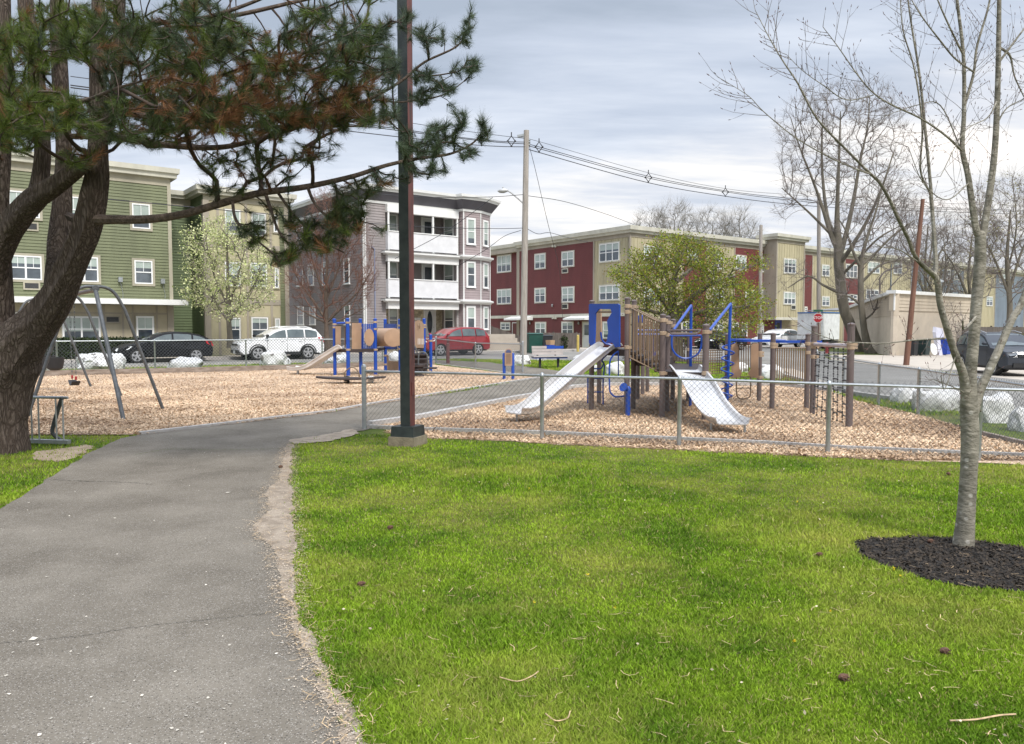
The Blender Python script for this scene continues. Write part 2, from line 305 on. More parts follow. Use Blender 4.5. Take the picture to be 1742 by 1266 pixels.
# bare sandy fringe along the path edge, and worn soil by the tree
fr = [G(600, 1300), G(556, 1200), G(528, 1120), G(494, 1050), G(478, 1000), G(470, 940), G(430, 903), G(462, 870), G(450, 845), G(476, 815), G(482, 780), G(488, 757), G(500, 757), G(493, 800), G(497, 860), G(500, 900), G(497, 960), G(506, 1040), G(540, 1110), G(566, 1170), G(610, 1230), G(636, 1300)]
FR = wob(wob(fr, .03, .16, 8), .012, .035, 18); sheet('bare_soil', FR, .014, M_sand)
w1 = wob([G(60, 800), G(105, 785), G(90, 771), G(135, 762), G(165, 757), G(150, 770), G(110, 790), G(75, 806)], .03, .15, 9)
w1 = wob([G(52, 783), G(100, 786), G(128, 780), G(158, 764), G(148, 757), G(118, 762), G(60, 768)], .05, .15, 9); w1 = wob(w1, .03, .04, 31); WORN = w1
sheet('worn_ground', w1, .006, M_soil)
w2 = wob([G(500, 757), G(560, 752), G(612, 738), G(600, 731), G(545, 742), G(492, 750)], .04, .2, 5); w2 = wob(w2, .025, .04, 32); WORN2 = w2
sheet('worn_path_corner', w2, .014, M_sand)
# play areas
left_play = [G(-900, 700), G(-420, 672), G(-150, 655), G(0, 645), G(54, 641), G(340, 634), G(480, 629.5), G(740, 621), G(918, 643), G(700, 679), G(617, 692.5), G(560, 703), G(450, 716), G(330, 730), G(235, 741), G(130, 741), G(0, 741), G(-300, 738)]
right_play = [G(629, 727), G(716, 714), G(860, 684), G(932, 671), G(977, 661), G(1030, 657), G(1200, 656), G(1330, 657), G(1410, 666), G(1449, 681), G(1564, 708), G(1663, 736), G(1742, 758), G(1900, 806), (7.2, 9.0), G(1742, 779), G(1440, 766), G(1300, 757), G(1040, 745), G(918, 739), G(716, 733), G(640, 730)]
sheet('left_play_ground', left_play, .014, M_chip0); sheet('right_play_ground', right_play, .014, M_chip0)
# thin strip of chips spilt under and in front of the near fence
sp = wob([G(716, 734), G(1040, 746), G(1300, 758), G(1440, 767), G(1742, 780), G(1742, 792), G(1408, 779), G(1155, 767), G(922, 755), G(800, 748), G(700, 745), G(650, 735)], .05, .2, 11); SPILL = sp
sheet('spilt_chips_ground', sp, .006, M_chip0)
# kerbs and timber edging
def edging(name, pts, wd, h, m):
    mb = MB(); mb.sweep(pts, [(-wd/2, 0), (wd/2, 0), (wd/2, h), (-wd/2, h)]); tag(mb.build(name, m), kind='structure')
edging('path_kerb', [G(629, 727), G(716, 714), G(860, 684), G(932, 671), G(977, 661), G(1030, 657), G(1200, 656), G(1330, 657), G(1410, 666)], .13, .10, M_kerb)
edging('play_area_kerb', [G(238, 740), G(330, 729.5), G(450, 715), G(560, 702), G(617, 691.5), G(700, 678), G(918, 643), G(742, 620)], .08, .05, M_kerb)
edging('timber_edging', [G(-300, 663), G(0, 645), G(54, 641), G(340, 634), G(480, 629.5), G(738, 621)], .16, .2, M_timber)
edging('near_kerb', [G(629, 729), G(716, 733), G(918, 739), G(1040, 745), G(1300, 757), G(1440, 766), G(1742, 779)], .055, .06, M_kerb)
edging('road_kerb', [S(-90, 34.5), S(13.5, 34.5)], .15, .12, M_kerb)
edging('road_kerb', [S(22, 34.5), (9.7, 30), (8.75, 22), (8.3, 18.2), (9.2, 13.7), (9.8, 8)][1:], .15, .10, M_kerb)
edging('side_kerb', [G(1640, 733), G(1663, 741), G(1742, 760), G(1850, 792)], .08, .08, M_timber)
edging('pavement_kerb', [S(-90, 41), S(190, 41)], .14, .15, M_kerb)
# cracks in the path: narrow sunken seams with grit and moss
M_crack = mat('crack grit', (.03, .028, .022), .95, var=.3, scale=20); M_moss = mat('crack moss', (.10, .13, .03), .95, var=.4, scale=20)
def crack(pts, wd, m, seed):
    rr = random.Random(seed); P = catmull(pts, 26); mb = MB(); L_ = []; R_ = []
    for i, p in enumerate(P):
        d = (P[min(i+1, len(P)-1)]-P[max(i-1, 0)]).normalized(); n = Vector((-d.y, d.x, 0)); j = rr.uniform(-.012, .012); ww = wd*rr.uniform(.15, .8)
        L_.append(p+n*(j+ww)); R_.append(p+n*(j-ww))
    for q in L_+R_: q.z = .0135
    k = len(P); mb.add(L_+R_, [(i, i+1, k+i+1, k+i) for i in range(k-1)]); o = mb.build('path_crack', m, fix=False); tag(o, kind='structure')
    if o.data.polygons[0].normal.z < 0: o.data.flip_normals()
crack([G(0, 1098), G(120, 1088), G(240, 1070), G(330, 1060), G(400, 1053), G(475, 1045)], .0035, M_crack, 1)
crack([G(90, 818), G(150, 821), G(205, 822), G(260, 826)], .008, M_crack, 2)
crack([G(230, 775), G(290, 766), G(360, 767), G(480, 765)], .012, M_moss, 3)
# mulch bed round the young tree
MULCH = wob([G(1452, 925), G(1480, 918), G(1560, 916), G(1650, 920), G(1742, 935), G(1850, 960), G(1880, 1000), G(1800, 1012), G(1742, 1010), G(1690, 1004), G(1640, 1001), G(1560, 985), G(1500, 965), G(1460, 945)], .02, .1, 6)
sheet('mulch_bed', MULCH, .012, M_mulch)
# ---------------------------------------------------------------- scattered ground cover (uncountable: one object each)
def scatter_pts(n, x0, x1, y0, y1, dens_pow, rng):     # more points near the camera
    u_ = rng.random(n); k = 1-dens_pow; Y = (y0**k+(y1**k-y0**k)*u_)**(1/k); hw = .72*Y+1.2
    X = rng.uniform(-1, 1, n)*hw; ok = (X > x0) & (X < x1); return X[ok], Y[ok]
def blades(name, X, Y, h, wd, m, z=0.0):
    n = len(X); rng = RNG; hh = h*rng.uniform(.5, 1.3, n); a = rng.uniform(0, 2*np.pi, n); la = rng.uniform(0, 2*np.pi, n); ln = hh*rng.uniform(.2, 1.1, n)
    ww = wd*rng.uniform(.6, 1.3, n); B = np.stack([X, Y, np.full(n, z)], 1); s_ = np.stack([np.cos(a)*ww, np.sin(a)*ww, np.zeros(n)], 1)
    mid = B+np.stack([np.cos(la)*ln*.35, np.sin(la)*ln*.35, hh*.6], 1); tip = B+np.stack([np.cos(la)*ln, np.sin(la)*ln, hh], 1)
    V = np.concatenate([B-s_, B+s_, mid+s_*.8, mid-s_*.8, tip], 1).reshape(-1, 3); k = np.arange(n)*5
    F = np.concatenate([np.stack([k, k+1, k+2], 1), np.stack([k, k+2, k+3], 1), np.stack([k+3, k+2, k+4], 1)])
    return npmesh(name, V, F, m)
OUT = [PATH, right_play, MULCH, FR, WORN2]
def lawn_mask(X, Y, extra=()):
    ok = np.ones(X.shape, bool)
    for p in OUT+list(extra): ok &= ~inside(X, Y, p) | ((p is WORN2 or p is FR) & (RNG.random(X.shape) < .05))
    return ok
rx = [G(x, y) for x, y in ((622, 735), (700, 746), (922, 756), (1155, 768), (1408, 780), (1742, 792))]
LY = lambda X: np.interp(X, [p.x for p in rx], [p.y for p in rx])
X, Y = scatter_pts(950000, -5, 12, 2.5, 11.5, 1.9, RNG); ok = lawn_mask(X, Y) & (Y < LY(X)+RNG.normal(0, .07, len(X))) & ~inside(X, Y, left_play)
X, Y = X[ok], Y[ok]; d_ = Y
hgt = .021+.004*np.sin(X*1.7+Y*.9)+.010*(np.sin(X*.9-1.3)*np.sin(Y*1.3+.4) > .3)
tag(blades('lawn_grass', X, Y, hgt, .0013+.0004*Y, M_blade), kind='stuff')
X, Y = scatter_pts(200000, -14, -1, 5, 12.5, 1.5, RNG); lp2 = [G(-900, 1000), G(0, 868), G(60, 830), G(150, 772), G(205, 747), G(240, 741), G(0, 742), G(-600, 742)]
ok = inside(X, Y, lp2) & (~inside(X, Y, WORN) | (RNG.random(len(X)) < .15)) & ~inside(X, Y, left_play)
tag(blades('verge_grass', X[ok], Y[ok], .03, .005, M_blade), kind='stuff')
X, Y = RNG.uniform(-30, 16, 420000), RNG.uniform(14, 56, 420000)
bb = X*NN.x+Y*NN.y
ok = ~inside(X, Y, road_poly) & ~inside(X, Y, PATH) & ~inside(X, Y, left_play) & ~inside(X, Y, right_play) & (bb < 34.4) & (np.abs(X/Y) < .75)
tag(blades('distant_grass', X[ok], Y[ok], .06, .012, M_blade), kind='stuff')
def chips(name, X, Y, z, m, sz=1.0):
    n = len(X); rng = RNG; L_ = rng.uniform(.007, .026, n)*sz; w_ = L_*rng.uniform(.2, .5, n); a = rng.uniform(0, 2*np.pi, n); t = rng.normal(0, .35, n); t2 = rng.normal(0, .4, n)
    u = np.stack([np.cos(a)*np.cos(t), np.sin(a)*np.cos(t), np.sin(t)], 1)*L_[:, None]; v = np.stack([-np.sin(a)*np.cos(t2), np.cos(a)*np.cos(t2), np.sin(t2)], 1)*w_[:, None]
    C_ = np.stack([X, Y, z+rng.uniform(0, .012, n)+np.abs(np.sin(t))*L_*.6], 1); V = np.concatenate([C_-u-v, C_+u-v*.6, C_+u*.9+v, C_-u+v], 1).reshape(-1, 3); k = np.arange(n)*4
    return npmesh(name, V, np.stack([k, k+1, k+2, k+3], 1), m)
X, Y = scatter_pts(700000, -16, 12, 9.2, 32, 2.0, RNG)
ok = inside(X, Y, left_play); tag(chips('left_wood_chips', X[ok], Y[ok], .016, M_chip), kind='stuff')
ok = inside(X, Y, right_play) | (inside(X, Y, SPILL) & (RNG.random(len(X)) < .7)); tag(chips('right_wood_chips', X[ok], Y[ok], .016, M_chip), kind='stuff')
M_mbit = mat('mulch bits', (.012, .009, .006), .95, col2=(.055, .040, .026), scale=20, island=.6)
X, Y = RNG.uniform(1.5, 7, 110000), RNG.uniform(4, 7, 110000); ok = inside(X, Y, MULCH); X, Y = X[ok], Y[ok]
tag(chips('mulch_pieces', X, Y, .012, M_mbit, .62), kind='stuff')
M_straw = mat('dead needles', (.42, .30, .17), .8, var=.3, scale=30, island=.4)
def straws(name, X, Y, L0, m, z=.02, w0=.0016):
    n = len(X); a = RNG.uniform(0, 6.28, n); L_ = L0*RNG.uniform(.4, 1.2, n); u = np.stack([np.cos(a), np.sin(a), RNG.normal(0, .12, n)], 1)*L_[:, None]; v = np.stack([-np.sin(a), np.cos(a), np.zeros(n)], 1)*w0
    C_ = np.stack([X, Y, np.full(n, z)+RNG.uniform(0, .01, n)], 1); mid = C_+v*RNG.normal(0, 8, n)[:, None]
    V = np.concatenate([C_-u-v, C_-u+v, mid+v, mid-v, C_+u+v, C_+u-v], 1).reshape(-1, 3); k = np.arange(n)*6
    return npmesh(name, V, np.concatenate([np.stack([k, k+1, k+2, k+3], 1), np.stack([k+3, k+2, k+4, k+5], 1)]), m)
X, Y = RNG.uniform(1.5, 7, 420), RNG.uniform(4, 7, 420); ok = inside(X, Y, MULCH)
xs, ys = [X[ok]], [Y[ok]]
X, Y = scatter_pts(800, -2, 8, 2.8, 10, 1.6, RNG); ok = lawn_mask(X, Y); xs.append(X[ok]); ys.append(Y[ok])
P_ = [FR[int(i)] for i in RNG.uniform(0, len(FR)*.98, 900)]; xs.append(np.array([p.x for p in P_])+RNG.normal(0, .05, 900)); ys.append(np.array([p.y for p in P_])+RNG.normal(0, .05, 900))
tag(straws('fallen_needles', np.concatenate(xs), np.concatenate(ys), .035, M_straw, .026), kind='stuff')
# litter bits on the asphalt and grass
M_bit = mat('pale litter', (.55, .50, .42), .8, var=.3, scale=9, island=.4)
X, Y = scatter_pts(700, -6, .5, 2.8, 12, 1.6, RNG); ok = inside(X, Y, PATH); X, Y = X[ok], Y[ok]
n = len(X); L_ = RNG.uniform(.003, .010, n)*(1+2*(RNG.random(n) < .04)); a = RNG.uniform(0, 6, n); V = np.stack([np.stack([X+np.cos(a+q)*L_, Y+np.sin(a+q)*L_, np.full(n, .014+.003*(q > 3))], 1) for q in (0, 1.3, 2.9, 4.4)], 1).reshape(-1, 3); k = np.arange(n)*4
tag(npmesh('asphalt_grit', V, np.stack([k, k+1, k+2, k+3], 1), M_bit), kind='stuff')

# loose grains thinning out from the bare fringe over the asphalt and into the grass
P_ = [FR[int(i)] for i in RNG.uniform(0, len(FR)*.99, 16000)]; X = np.array([p.x for p in P_])+RNG.normal(0, .05, 16000); Y = np.array([p.y for p in P_])+RNG.normal(0, .05, 16000)
n = len(X); L_ = RNG.uniform(.0015, .005, n); a = RNG.uniform(0, 6, n); V = np.stack([np.stack([X+np.cos(a+q)*L_, Y+np.sin(a+q)*L_, np.full(n, .017+.002*(q > 3))], 1) for q in (0, 1.3, 2.9, 4.4)], 1).reshape(-1, 3); k = np.arange(n)*4
tag(npmesh('sand_grains', V, np.stack([k, k+1, k+2, k+3], 1), mat('sand grains', (.34, .27, .20), .95, col2=(.50, .42, .33), scale=20, island=.5)), kind='stuff')
# ---------------------------------------------------------------- building materials
def sid(name, col, var=.13): return mat(name, col, .6, var=var, scale=1.1, bump=.08, bs=30, detail=7, stretch=(1, 1, .3))
M_green = sid('green clapboard', (.142, .156, .080)); M_green_shade = sid('shaded green clapboard', (.105, .14, .065))  # second green is the same clapboard with the recess shade in its colour
M_tan = sid('tan trim', (.36, .33, .25)); M_cream = sid('cream panel', (.43, .385, .25)); M_stucco = sid('beige panel', (.42, .365, .26))
M_white = mat('white trim', (.74, .74, .72), .5, var=.04, scale=2); M_white_f = mat('window frame white', (.80, .80, .79), .4, var=.03, scale=2)
M_fascia = sid('pale fascia', (.52, .50, .42)); M_roof = sid('grey roofing', (.25, .25, .25))
M_lilac = sid('grey lilac clapboard', (.275, .245, .24)); M_lilac_l = sid('pink lilac clapboard', (.33, .27, .27)); M_soffit = sid('dark grey soffit', (.10, .095, .11))
M_red = sid('dark red clapboard', (.140, .031, .028)); M_beige = sid('beige battens', (.41, .365, .235)); M_taupe = sid('taupe trim', (.33, .29, .23)); M_bluegrey = sid('blue grey cladding', (.155, .19, .225))
M_stone = mat('stone veneer', (.24, .20, .13), .85, col2=(.45, .40, .30), scale=6, bump=.8, bs=12, island=.2)
M_block = mat('painted block wall', (.52, .45, .36), .8, var=.08, scale=1.2, bump=.2); M_vinyl = sid('vinyl siding beige', (.47, .40, .31))
M_glass = mat('window glass', (.035, .045, .055), .06, col2=(.10, .12, .14), scale=.9, spec=.9, detail=3)
M_blind = mat('glass over blind', (.36, .42, .38), .12, var=.12, scale=1.2, spec=.8); M_dark = mat('dark opening', (.012, .012, .013), .6)
M_grille = mat('grille slats', (.10, .10, .10), .5, var=.2); M_metal = mat('galvanised steel', (.36, .38, .39), .42, var=.12, scale=9, metal=.65)
M_door_w = mat('white door', (.62, .62, .62), .4, var=.04); M_door_b = mat('blue door', (.03, .05, .28), .4); M_door_r = mat('red brown door', (.14, .03, .025), .5)
def siding(mb, pl, a0, a1, z0, z1, pitch=.17, out=.032):
    n = max(1, int(round((z1-z0)/pitch))); h = (z1-z0)/n
    vs = []; fs = []
    for i in range(n):
        z = z0+i*h; k = len(vs); vs += [pl.pt(a0, z, out), pl.pt(a1, z, out), pl.pt(a1, z+h, .004), pl.pt(a0, z+h, .004), pl.pt(a0, z, 0), pl.pt(a1, z, 0)]
        fs += [(k, k+1, k+2, k+3), (k+4, k+5, k+1, k), (k+4, k, k+3), (k+1, k+5, k+2)]
    mb.add(vs, fs)
def battens(mb, pl, a0, a1, z0, z1, pitch=.42, out=.03):
    n = max(1, int(round((a1-a0)/pitch)))
    for i in range(1, n): a = a0+(a1-a0)*i/n; mb.pbox(pl, a-.025, a+.025, z0, z1, 0, out)
def wall(parent, pl, a0, a1, z0, z1, m, style='siding', depth=.25, name='wall', pitch=.16):
    mb = MB(); mb.pbox(pl, a0, a1, z0, z1, -depth, 0)
    if style == 'siding': siding(mb, pl, a0, a1, z0, z1, pitch)
    elif style == 'batten': battens(mb, pl, a0, a1, z0, z1)
    return mb.build(name, m, parent, fix=False)
def wallpx(parent, pl, x0, x1, z0, z1, m, style='siding', **k):
    return wall(parent, pl, pl.loc(x0, 560)[0], pl.loc(x1, 560)[0], z0, z1, m, style, **k)
WR = random.Random(11)
def window(parent, pl, rect, px=True, cols=1, trim=.10, fr=.06, grid=True, blind=.5, o=.062, mt=None, name='window', sill=False, curtain=None):
    if px:
        x0, y0, x1, y1 = rect; a0, zt = pl.loc(x0, y0); a0b, zb = pl.loc(x0, y1); a1, zt2 = pl.loc(x1, (y0+(y1-y0)*0)); zt = zt
        a1, _ = pl.loc(x1, y0)
    else: a0, a1, zb, zt = rect
    mb = MB()
    if trim and mt:
        mb.mi = 1
        for b in ((a0-trim, a0, zb-trim, zt+trim), (a1, a1+trim, zb-trim, zt+trim), (a0, a1, zt, zt+trim), (a0, a1, zb-trim, zb)): mb.pbox(pl, *b, 0, o+.008)
    mb.mi = 0
    for b in ((a0, a0+fr, zb, zt), (a1-fr, a1, zb, zt), (a0+fr, a1-fr, zt-fr, zt), (a0+fr, a1-fr, zb, zb+fr)): mb.pbox(pl, *b, 0, o+.02)
    w_ = (a1-a0)/cols; zm = zb+(zt-zb)*.5
    for c in range(1, cols): mb.pbox(pl, a0+c*w_-.04, a0+c*w_+.04, zb+fr, zt-fr, 0, o+.016)
    for c in range(cols):
        l, r = a0+c*w_+(fr if c == 0 else .04), a0+(c+1)*w_-(fr if c == cols-1 else .04)
        mb.pbox(pl, l, r, zm-.028, zm+.028, 0, o+.010)
        if grid:
            m_ = (l+r)/2; mb.pbox(pl, m_-.011, m_+.011, zm+.028, zt-fr, 0, o)
    if sill: mb.pbox(pl, a0-.08, a1+.08, zb-.07, zb-.001, 0, .11)
    w = mb.build(name, [M_white_f, mt or M_white_f], parent, fix=False)
    pb = MB(); pb.mi = 0; pb.pbox(pl, a0+fr*.5, a1-fr*.5, zb+fr*.5, zt-fr*.5, .001, o-.018)
    blind = min(.92, max(0, blind+WR.choice((-.3, -.15, 0, 0, .05, .25)))); zc = zt-fr*.5-(zt-zb)*blind
    if blind > .02: pb.mi = 1; pb.pbox(pl, a0+fr*.6, a1-fr*.6, zc, zt-fr*.6, o-.018, o-.015)
    pb.build('pane', [M_glass, M_blind], w, fix=False); return w
def louvre(parent, pl, rect, mt, name='air_vent', px=True):
    if px: x0, y0, x1, y1 = rect; a0, zt = pl.loc(x0, y0); _, zb = pl.loc(x0, y1); a1, _ = pl.loc(x1, y0)
    else: a0, a1, zb, zt = rect
    mb = MB(); mb.mi = 0
    for b in ((a0, a0+.07, zb, zt), (a1-.07, a1, zb, zt), (a0+.07, a1-.07, zt-.07, zt), (a0+.07, a1-.07, zb, zb+.07)): mb.pbox(pl, *b, 0, .075)
    mb.mi = 1; mb.pbox(pl, a0+.07, a1-.07, zb+.07, zt-.07, .001, .042); n = 5
    mb.mi = 2
    for i in range(n):
        z = zb+.07+(zt-zb-.14)*(i+.5)/n; mb.pbox(pl, a0+.07, a1-.07, z-.012, z+.012, .043, .065)
    return mb.build(name, [mt, M_dark, M_grille], parent, fix=False)
def trimbox(parent, pl, a0, a1, z0, z1, m, o=.05, name='trim', base=0):
    mb = MB(); mb.pbox(pl, a0, a1, z0, z1, base, o); return mb.build(name, m, parent, fix=False)
X2 = lambda pl, x: pl.loc(x, 560)[0]
def door(parent, pl, rect, m, px=True, lite=True, oval=False, name='door', fm=None):
    if px: x0, y0, x1, y1 = rect; a0, zt = pl.loc(x0, y0); _, zb = pl.loc(x0, y1); a1, _ = pl.loc(x1, y0)
    else: a0, a1, zb, zt = rect
    mb = MB(); mb.mi = 1
    for b in ((a0-.09, a0, zb, zt+.09), (a1, a1+.09, zb, zt+.09), (a0, a1, zt, zt+.09)): mb.pbox(pl, *b, 0, .075)
    mb.mi = 0; mb.pbox(pl, a0, a1, zb, zt, 0, .05); d = mb.build(name, [m, fm or M_white], parent, fix=False)
    if lite:
        g = MB(); c = (a0+a1)/2; w_ = (a1-a0)
        if oval:
            pts = [pl.pt(c+w_*.26*math.cos(t), (zb+zt)/2+.12+(zt-zb)*.33*math.sin(t), .05) for t in np.linspace(0, 2*math.pi, 25)[:-1]]; g.prism(pts, pl.n*.012)
        else: g.pbox(pl, a0+w_*.2, a1-w_*.2, zb+(zt-zb)*.5, zt-.2, .05, .062)
        g.build('pane', M_glass, d, fix=False)
    h = MB(); h.tube([pl.pt(a1-.1, zb+.98, .03), pl.pt(a1-.1, zb+.98, .09)], .028, 6); h.build('handle', M_metal, d); return d
# ---------------------------------------------------------------- green apartment building
P = front(44.8); aE = X2(P, 295); zR = P.loc(292, 288)[1]; aL = X2(P, -190)
gb = thing('apartment_building', 'olive green clapboard apartment building with a pale canopy above its beige ground floor', 'building', tuple(S((aL+aE)/2, 46, 0)))
zc0, zc1 = P.loc(240, 519)[1], P.loc(240, 510)[1]; zf = zR-.95
P1 = P; wall(gb, P, aL, aE-.16, zc1, zf, M_green)
wall(gb, P, aL, aE-.18, 0, zc0-.01, M_stucco, 'plain')
mb = MB(); mb.prism([S(aL, 45.05), S(aE-.2, 45.05), S(aE-.2, 56), S(aL, 56)], (0, 0, zR-.4)); mb.build('building_core', M_green_shade, gb)
trimbox(gb, P, aE-.16, aE+.02, zc1, zf, M_tan, .06, 'corner_board', -.6); trimbox(gb, P, aL, aE+.02, zf, zf+.42, M_tan, .05, 'frieze_board', -.3)
mb = MB(); mb.sweep([S(aL, 44.8), S(aE+.02, 44.8), S(aE+.02, 57)], [(-.2, zR-.53), (.28, zR-.53), (.30, zR-.30), (.40, zR-.28), (.42, zR-.02), (-.2, zR)]); mb.build('cornice', M_fascia, gb)
mb = MB(); mb.prism([S(aL, 45), S(aE-.2, 45), S(aE-.2, 57), S(aL, 57)], (0, 0, .05)); [None]; o = mb.build('roof', M_roof, gb); o.location = o.location+Vector((0, 0, zR-.02))
mb = MB(); mb.pbox(P, aL, X2(P, 312), zc0, zc1, -.1, 1.15); mb.build('canopy', M_white, gb, fix=False)
for r in ((15, 434, 70, 475, 2), (118, 436, 166, 478.5, 2), (228, 443, 258.5, 482.5, 1), (14, 324, 66, 368, 2), (112, 334, 160, 378, 2), (224, 346, 254, 388, 1), (-85, 424, -25, 468, 2), (-90, 308, -28, 354, 2)):
    window(gb, P, r[:4], cols=r[4], mt=M_tan, trim=.12, blind=.30 if r[1] > 400 else .55)
for r in ((105, 538, 170, 582, 2), (231, 538, 261, 582, 1)): window(gb, P, r[:4], cols=r[4], mt=M_tan, trim=.05, blind=.5, grid=True, fr=.09)
for r in ((39, 479, 68, 493), (38, 377, 65, 392)): louvre(gb, P, r, M_tan)
louvre(gb, P, (178, 537, 204, 550), M_taupe)
for x in (93, 176, 208, 225, 266): trimbox(gb, P, X2(P, x), X2(P, x)+.09, 0, zc0-.02, M_taupe, .02)
mb = MB(); mb.pbox(P, aL, aE-.2, P.loc(240, 535)[1], P.loc(240, 532)[1], 0, .025); mb.build('trim', M_taupe, gb, fix=False)
trimbox(gb, P, aE-.3, aE+.02, 0, zc0-.02, M_taupe, .07, 'corner_board', -.3)
door(gb, P, (8, 534, 28, 590), M_door_b, lite=False)
for x, y in ((204, 476), (276, 479)):
    a, z = P.loc(x, y); mb = MB(); mb.pbox(P, a-.1, a+.1, z-.12, z+.14, .02, .2); mb.tube([P.pt(a, z-.1, .1), P.pt(a+.12, z-.7, .06), P.pt(a+.1, zc1, .06)], .012, 4); mb.build('wall_lamp', M_metal, gb)
# recess in green darkened for its shade, then the cream wing with bays
Pr = front(47.6); Pw = front(44.9); a0w, a1w = X2(Pw, 350), X2(Pw, 491); zW = Pw.loc(360, 318)[1]
gw = gb
wall(gw, Pr, X2(Pr, 290), X2(Pr, 352), 0, zW-.8, M_green_shade, name='recessed_wall')
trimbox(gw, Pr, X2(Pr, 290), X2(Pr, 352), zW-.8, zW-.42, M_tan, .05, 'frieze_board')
mb = MB(); mb.prism([S(a0w+.02, 45.15), S(a1w-.02, 45.15), S(a1w-.02, 58), S(a0w-3.5, 58), S(a0w-3.5, 47.9), S(a0w+.02, 47.9)], (0, 0, zW-.3)); mb.build('building_core', M_green_shade, gw)
zt1, zt0 = zW-.75, 0
wall(gw, Pw, a0w+.05, a1w-.05, 0, zt1, M_cream, 'plain')
Ps = Pl(S(a0w, 47.6), -NN)   # return wall of the wing
for pl_, b0, b1 in ((Ps, 0, 2.55),): wall(gw, pl_, b0, b1, 0, zt1, M_green_shade, name='return_wall')
gstrip = X2(Pw, 478); wall(gw, Pw.off(.012), gstrip, a1w-.2, 0, zt1, M_green, depth=.01, name='green_strip')
trimbox(gw, Pw, a1w-.2, a1w+.05, 0, zt1, M_taupe, .06, 'corner_board', -.4); trimbox(gw, Pw, a0w-.03, a0w+.3, 0, zt1, M_taupe, .06, 'corner_board', -.2)
zb1, zb2 = Pw.loc(420, 514)[1], Pw.loc(420, 420)[1]
for z in (zb1, zb2): trimbox(gw, Pw, a0w+.3, gstrip, z-.15, z+.15, M_taupe, .03, 'belt_board')
for x in (372, 420, 461): trimbox(gw, Pw, X2(Pw, x), X2(Pw, x)+.14, 0, zt1, M_taupe, .025)
mb = MB(); mb.sweep([S(X2(Pr, 290), 47.6), S(a0w-.02, 47.6), S(a0w-.02, 44.9), S(a1w+.05, 44.9), S(a1w+.05, 58)], [(-.2, zW-.44), (.30, zW-.44), (.32, zW-.28), (.42, zW-.26), (.44, zW), (-.2, zW+.02)]); mb.build('cornice', M_fascia, gw)
trimbox(gw, Pw, a0w, a1w, zW-.76, zW-.44, M_tan, .05, 'frieze_board')
for r in ((427, 362, 451, 401, 1), (464.5, 366, 471, 395, 1), (425, 447, 453, 487, 1), (466.5, 456, 473, 490, 1), (382, 356, 408, 398, 1), (382, 446, 408, 486, 1), (391, 541, 408, 580, 1), (427, 540, 455, 582, 1), (467.5, 542, 475, 580, 1)):
    window(gw, Pw, r[:4], cols=r[4], mt=M_tan, trim=.07, blind=.5)
# ---------------------------------------------------------------- lilac triple-decker
P = front(44); aL = X2(P, 620); aB = X2(P, 779); ap0, ap1 = X2(P, 657), X2(P, 776)
lh = thing('triple_decker_house', 'grey lilac three-storey house with white stacked porches and a corner bay', 'house', tuple(S(aL+4, 48, 0)))
zt = P.loc(655, 347)[1]; zw = zt; zfl = [P.loc(700, 431)[1], P.loc(700, 510)[1]]
bp = Pl(S(0, 45.9), U); aR = aB+2.75
wall(lh, P, aL+.12, ap0, 0, zw, M_lilac, pitch=.17)
mb = MB(); mb.prism([S(aL+.25, 46.16), S(aR-.05, 46.16), S(aR-.05, 57), S(aL+.25, 57)], (0, 0, zw+.6)); mb.build('building_core', M_lilac, lh)
mb = MB(); mb.prism([S(ap1+.1, 44.2), S(aB+2.6, 44.3), S(aB+2.6, 46.2), S(ap1+.1, 46.2)], (0, 0, zw+.3)); mb.build('building_core', M_lilac, lh)
wall(lh, bp, ap0-.3, ap1+.2, zfl[1]-.2, zw, M_lilac, pitch=.17, name='porch_back_wall'); wall(lh, bp, ap0-.3, ap1+.2, 0, zfl[1]-.2, M_stone, 'plain', name='stone_wall')
mb = MB(); R_ = random.Random(4)
z = .1
while z < zfl[1]-.45:
    a = ap0+R_.uniform(0, .2); h = R_.choice((.10, .14, .18))
    while a < ap1-.6:
        l = R_.uniform(.2, .55); mb.pbox(bp, a, min(a+l, ap1)-.012, z, z+h-.012, 0, R_.uniform(.012, .04)); a += l
    z += h
mb.build('stone_wall', mat('stone courses', (.44, .385, .28), .85, var=.25, scale=3, island=.35, bump=.3), lh, fix=False)
# right-hand inner wall of the porch recess faces left
Pin = Pl(S(ap1+.1, 45.9), -NN); wall(lh, Pin, 0, 1.9, 0, zw, M_lilac, name='porch_side_wall', depth=.1, pitch=.17)
side = Pl(S(aL, 57), -NN); wall(lh, side, 0, 12.88, 0, zw, M_lilac, name='side_wall', pitch=.17)
trimbox(lh, side, 12.88, 13.0, 0, zw, M_white, .03, 'corner_board', -.1)
wall(lh, P, ap1+.02, aB, 0, zw, M_lilac, name='wall', pitch=.17)
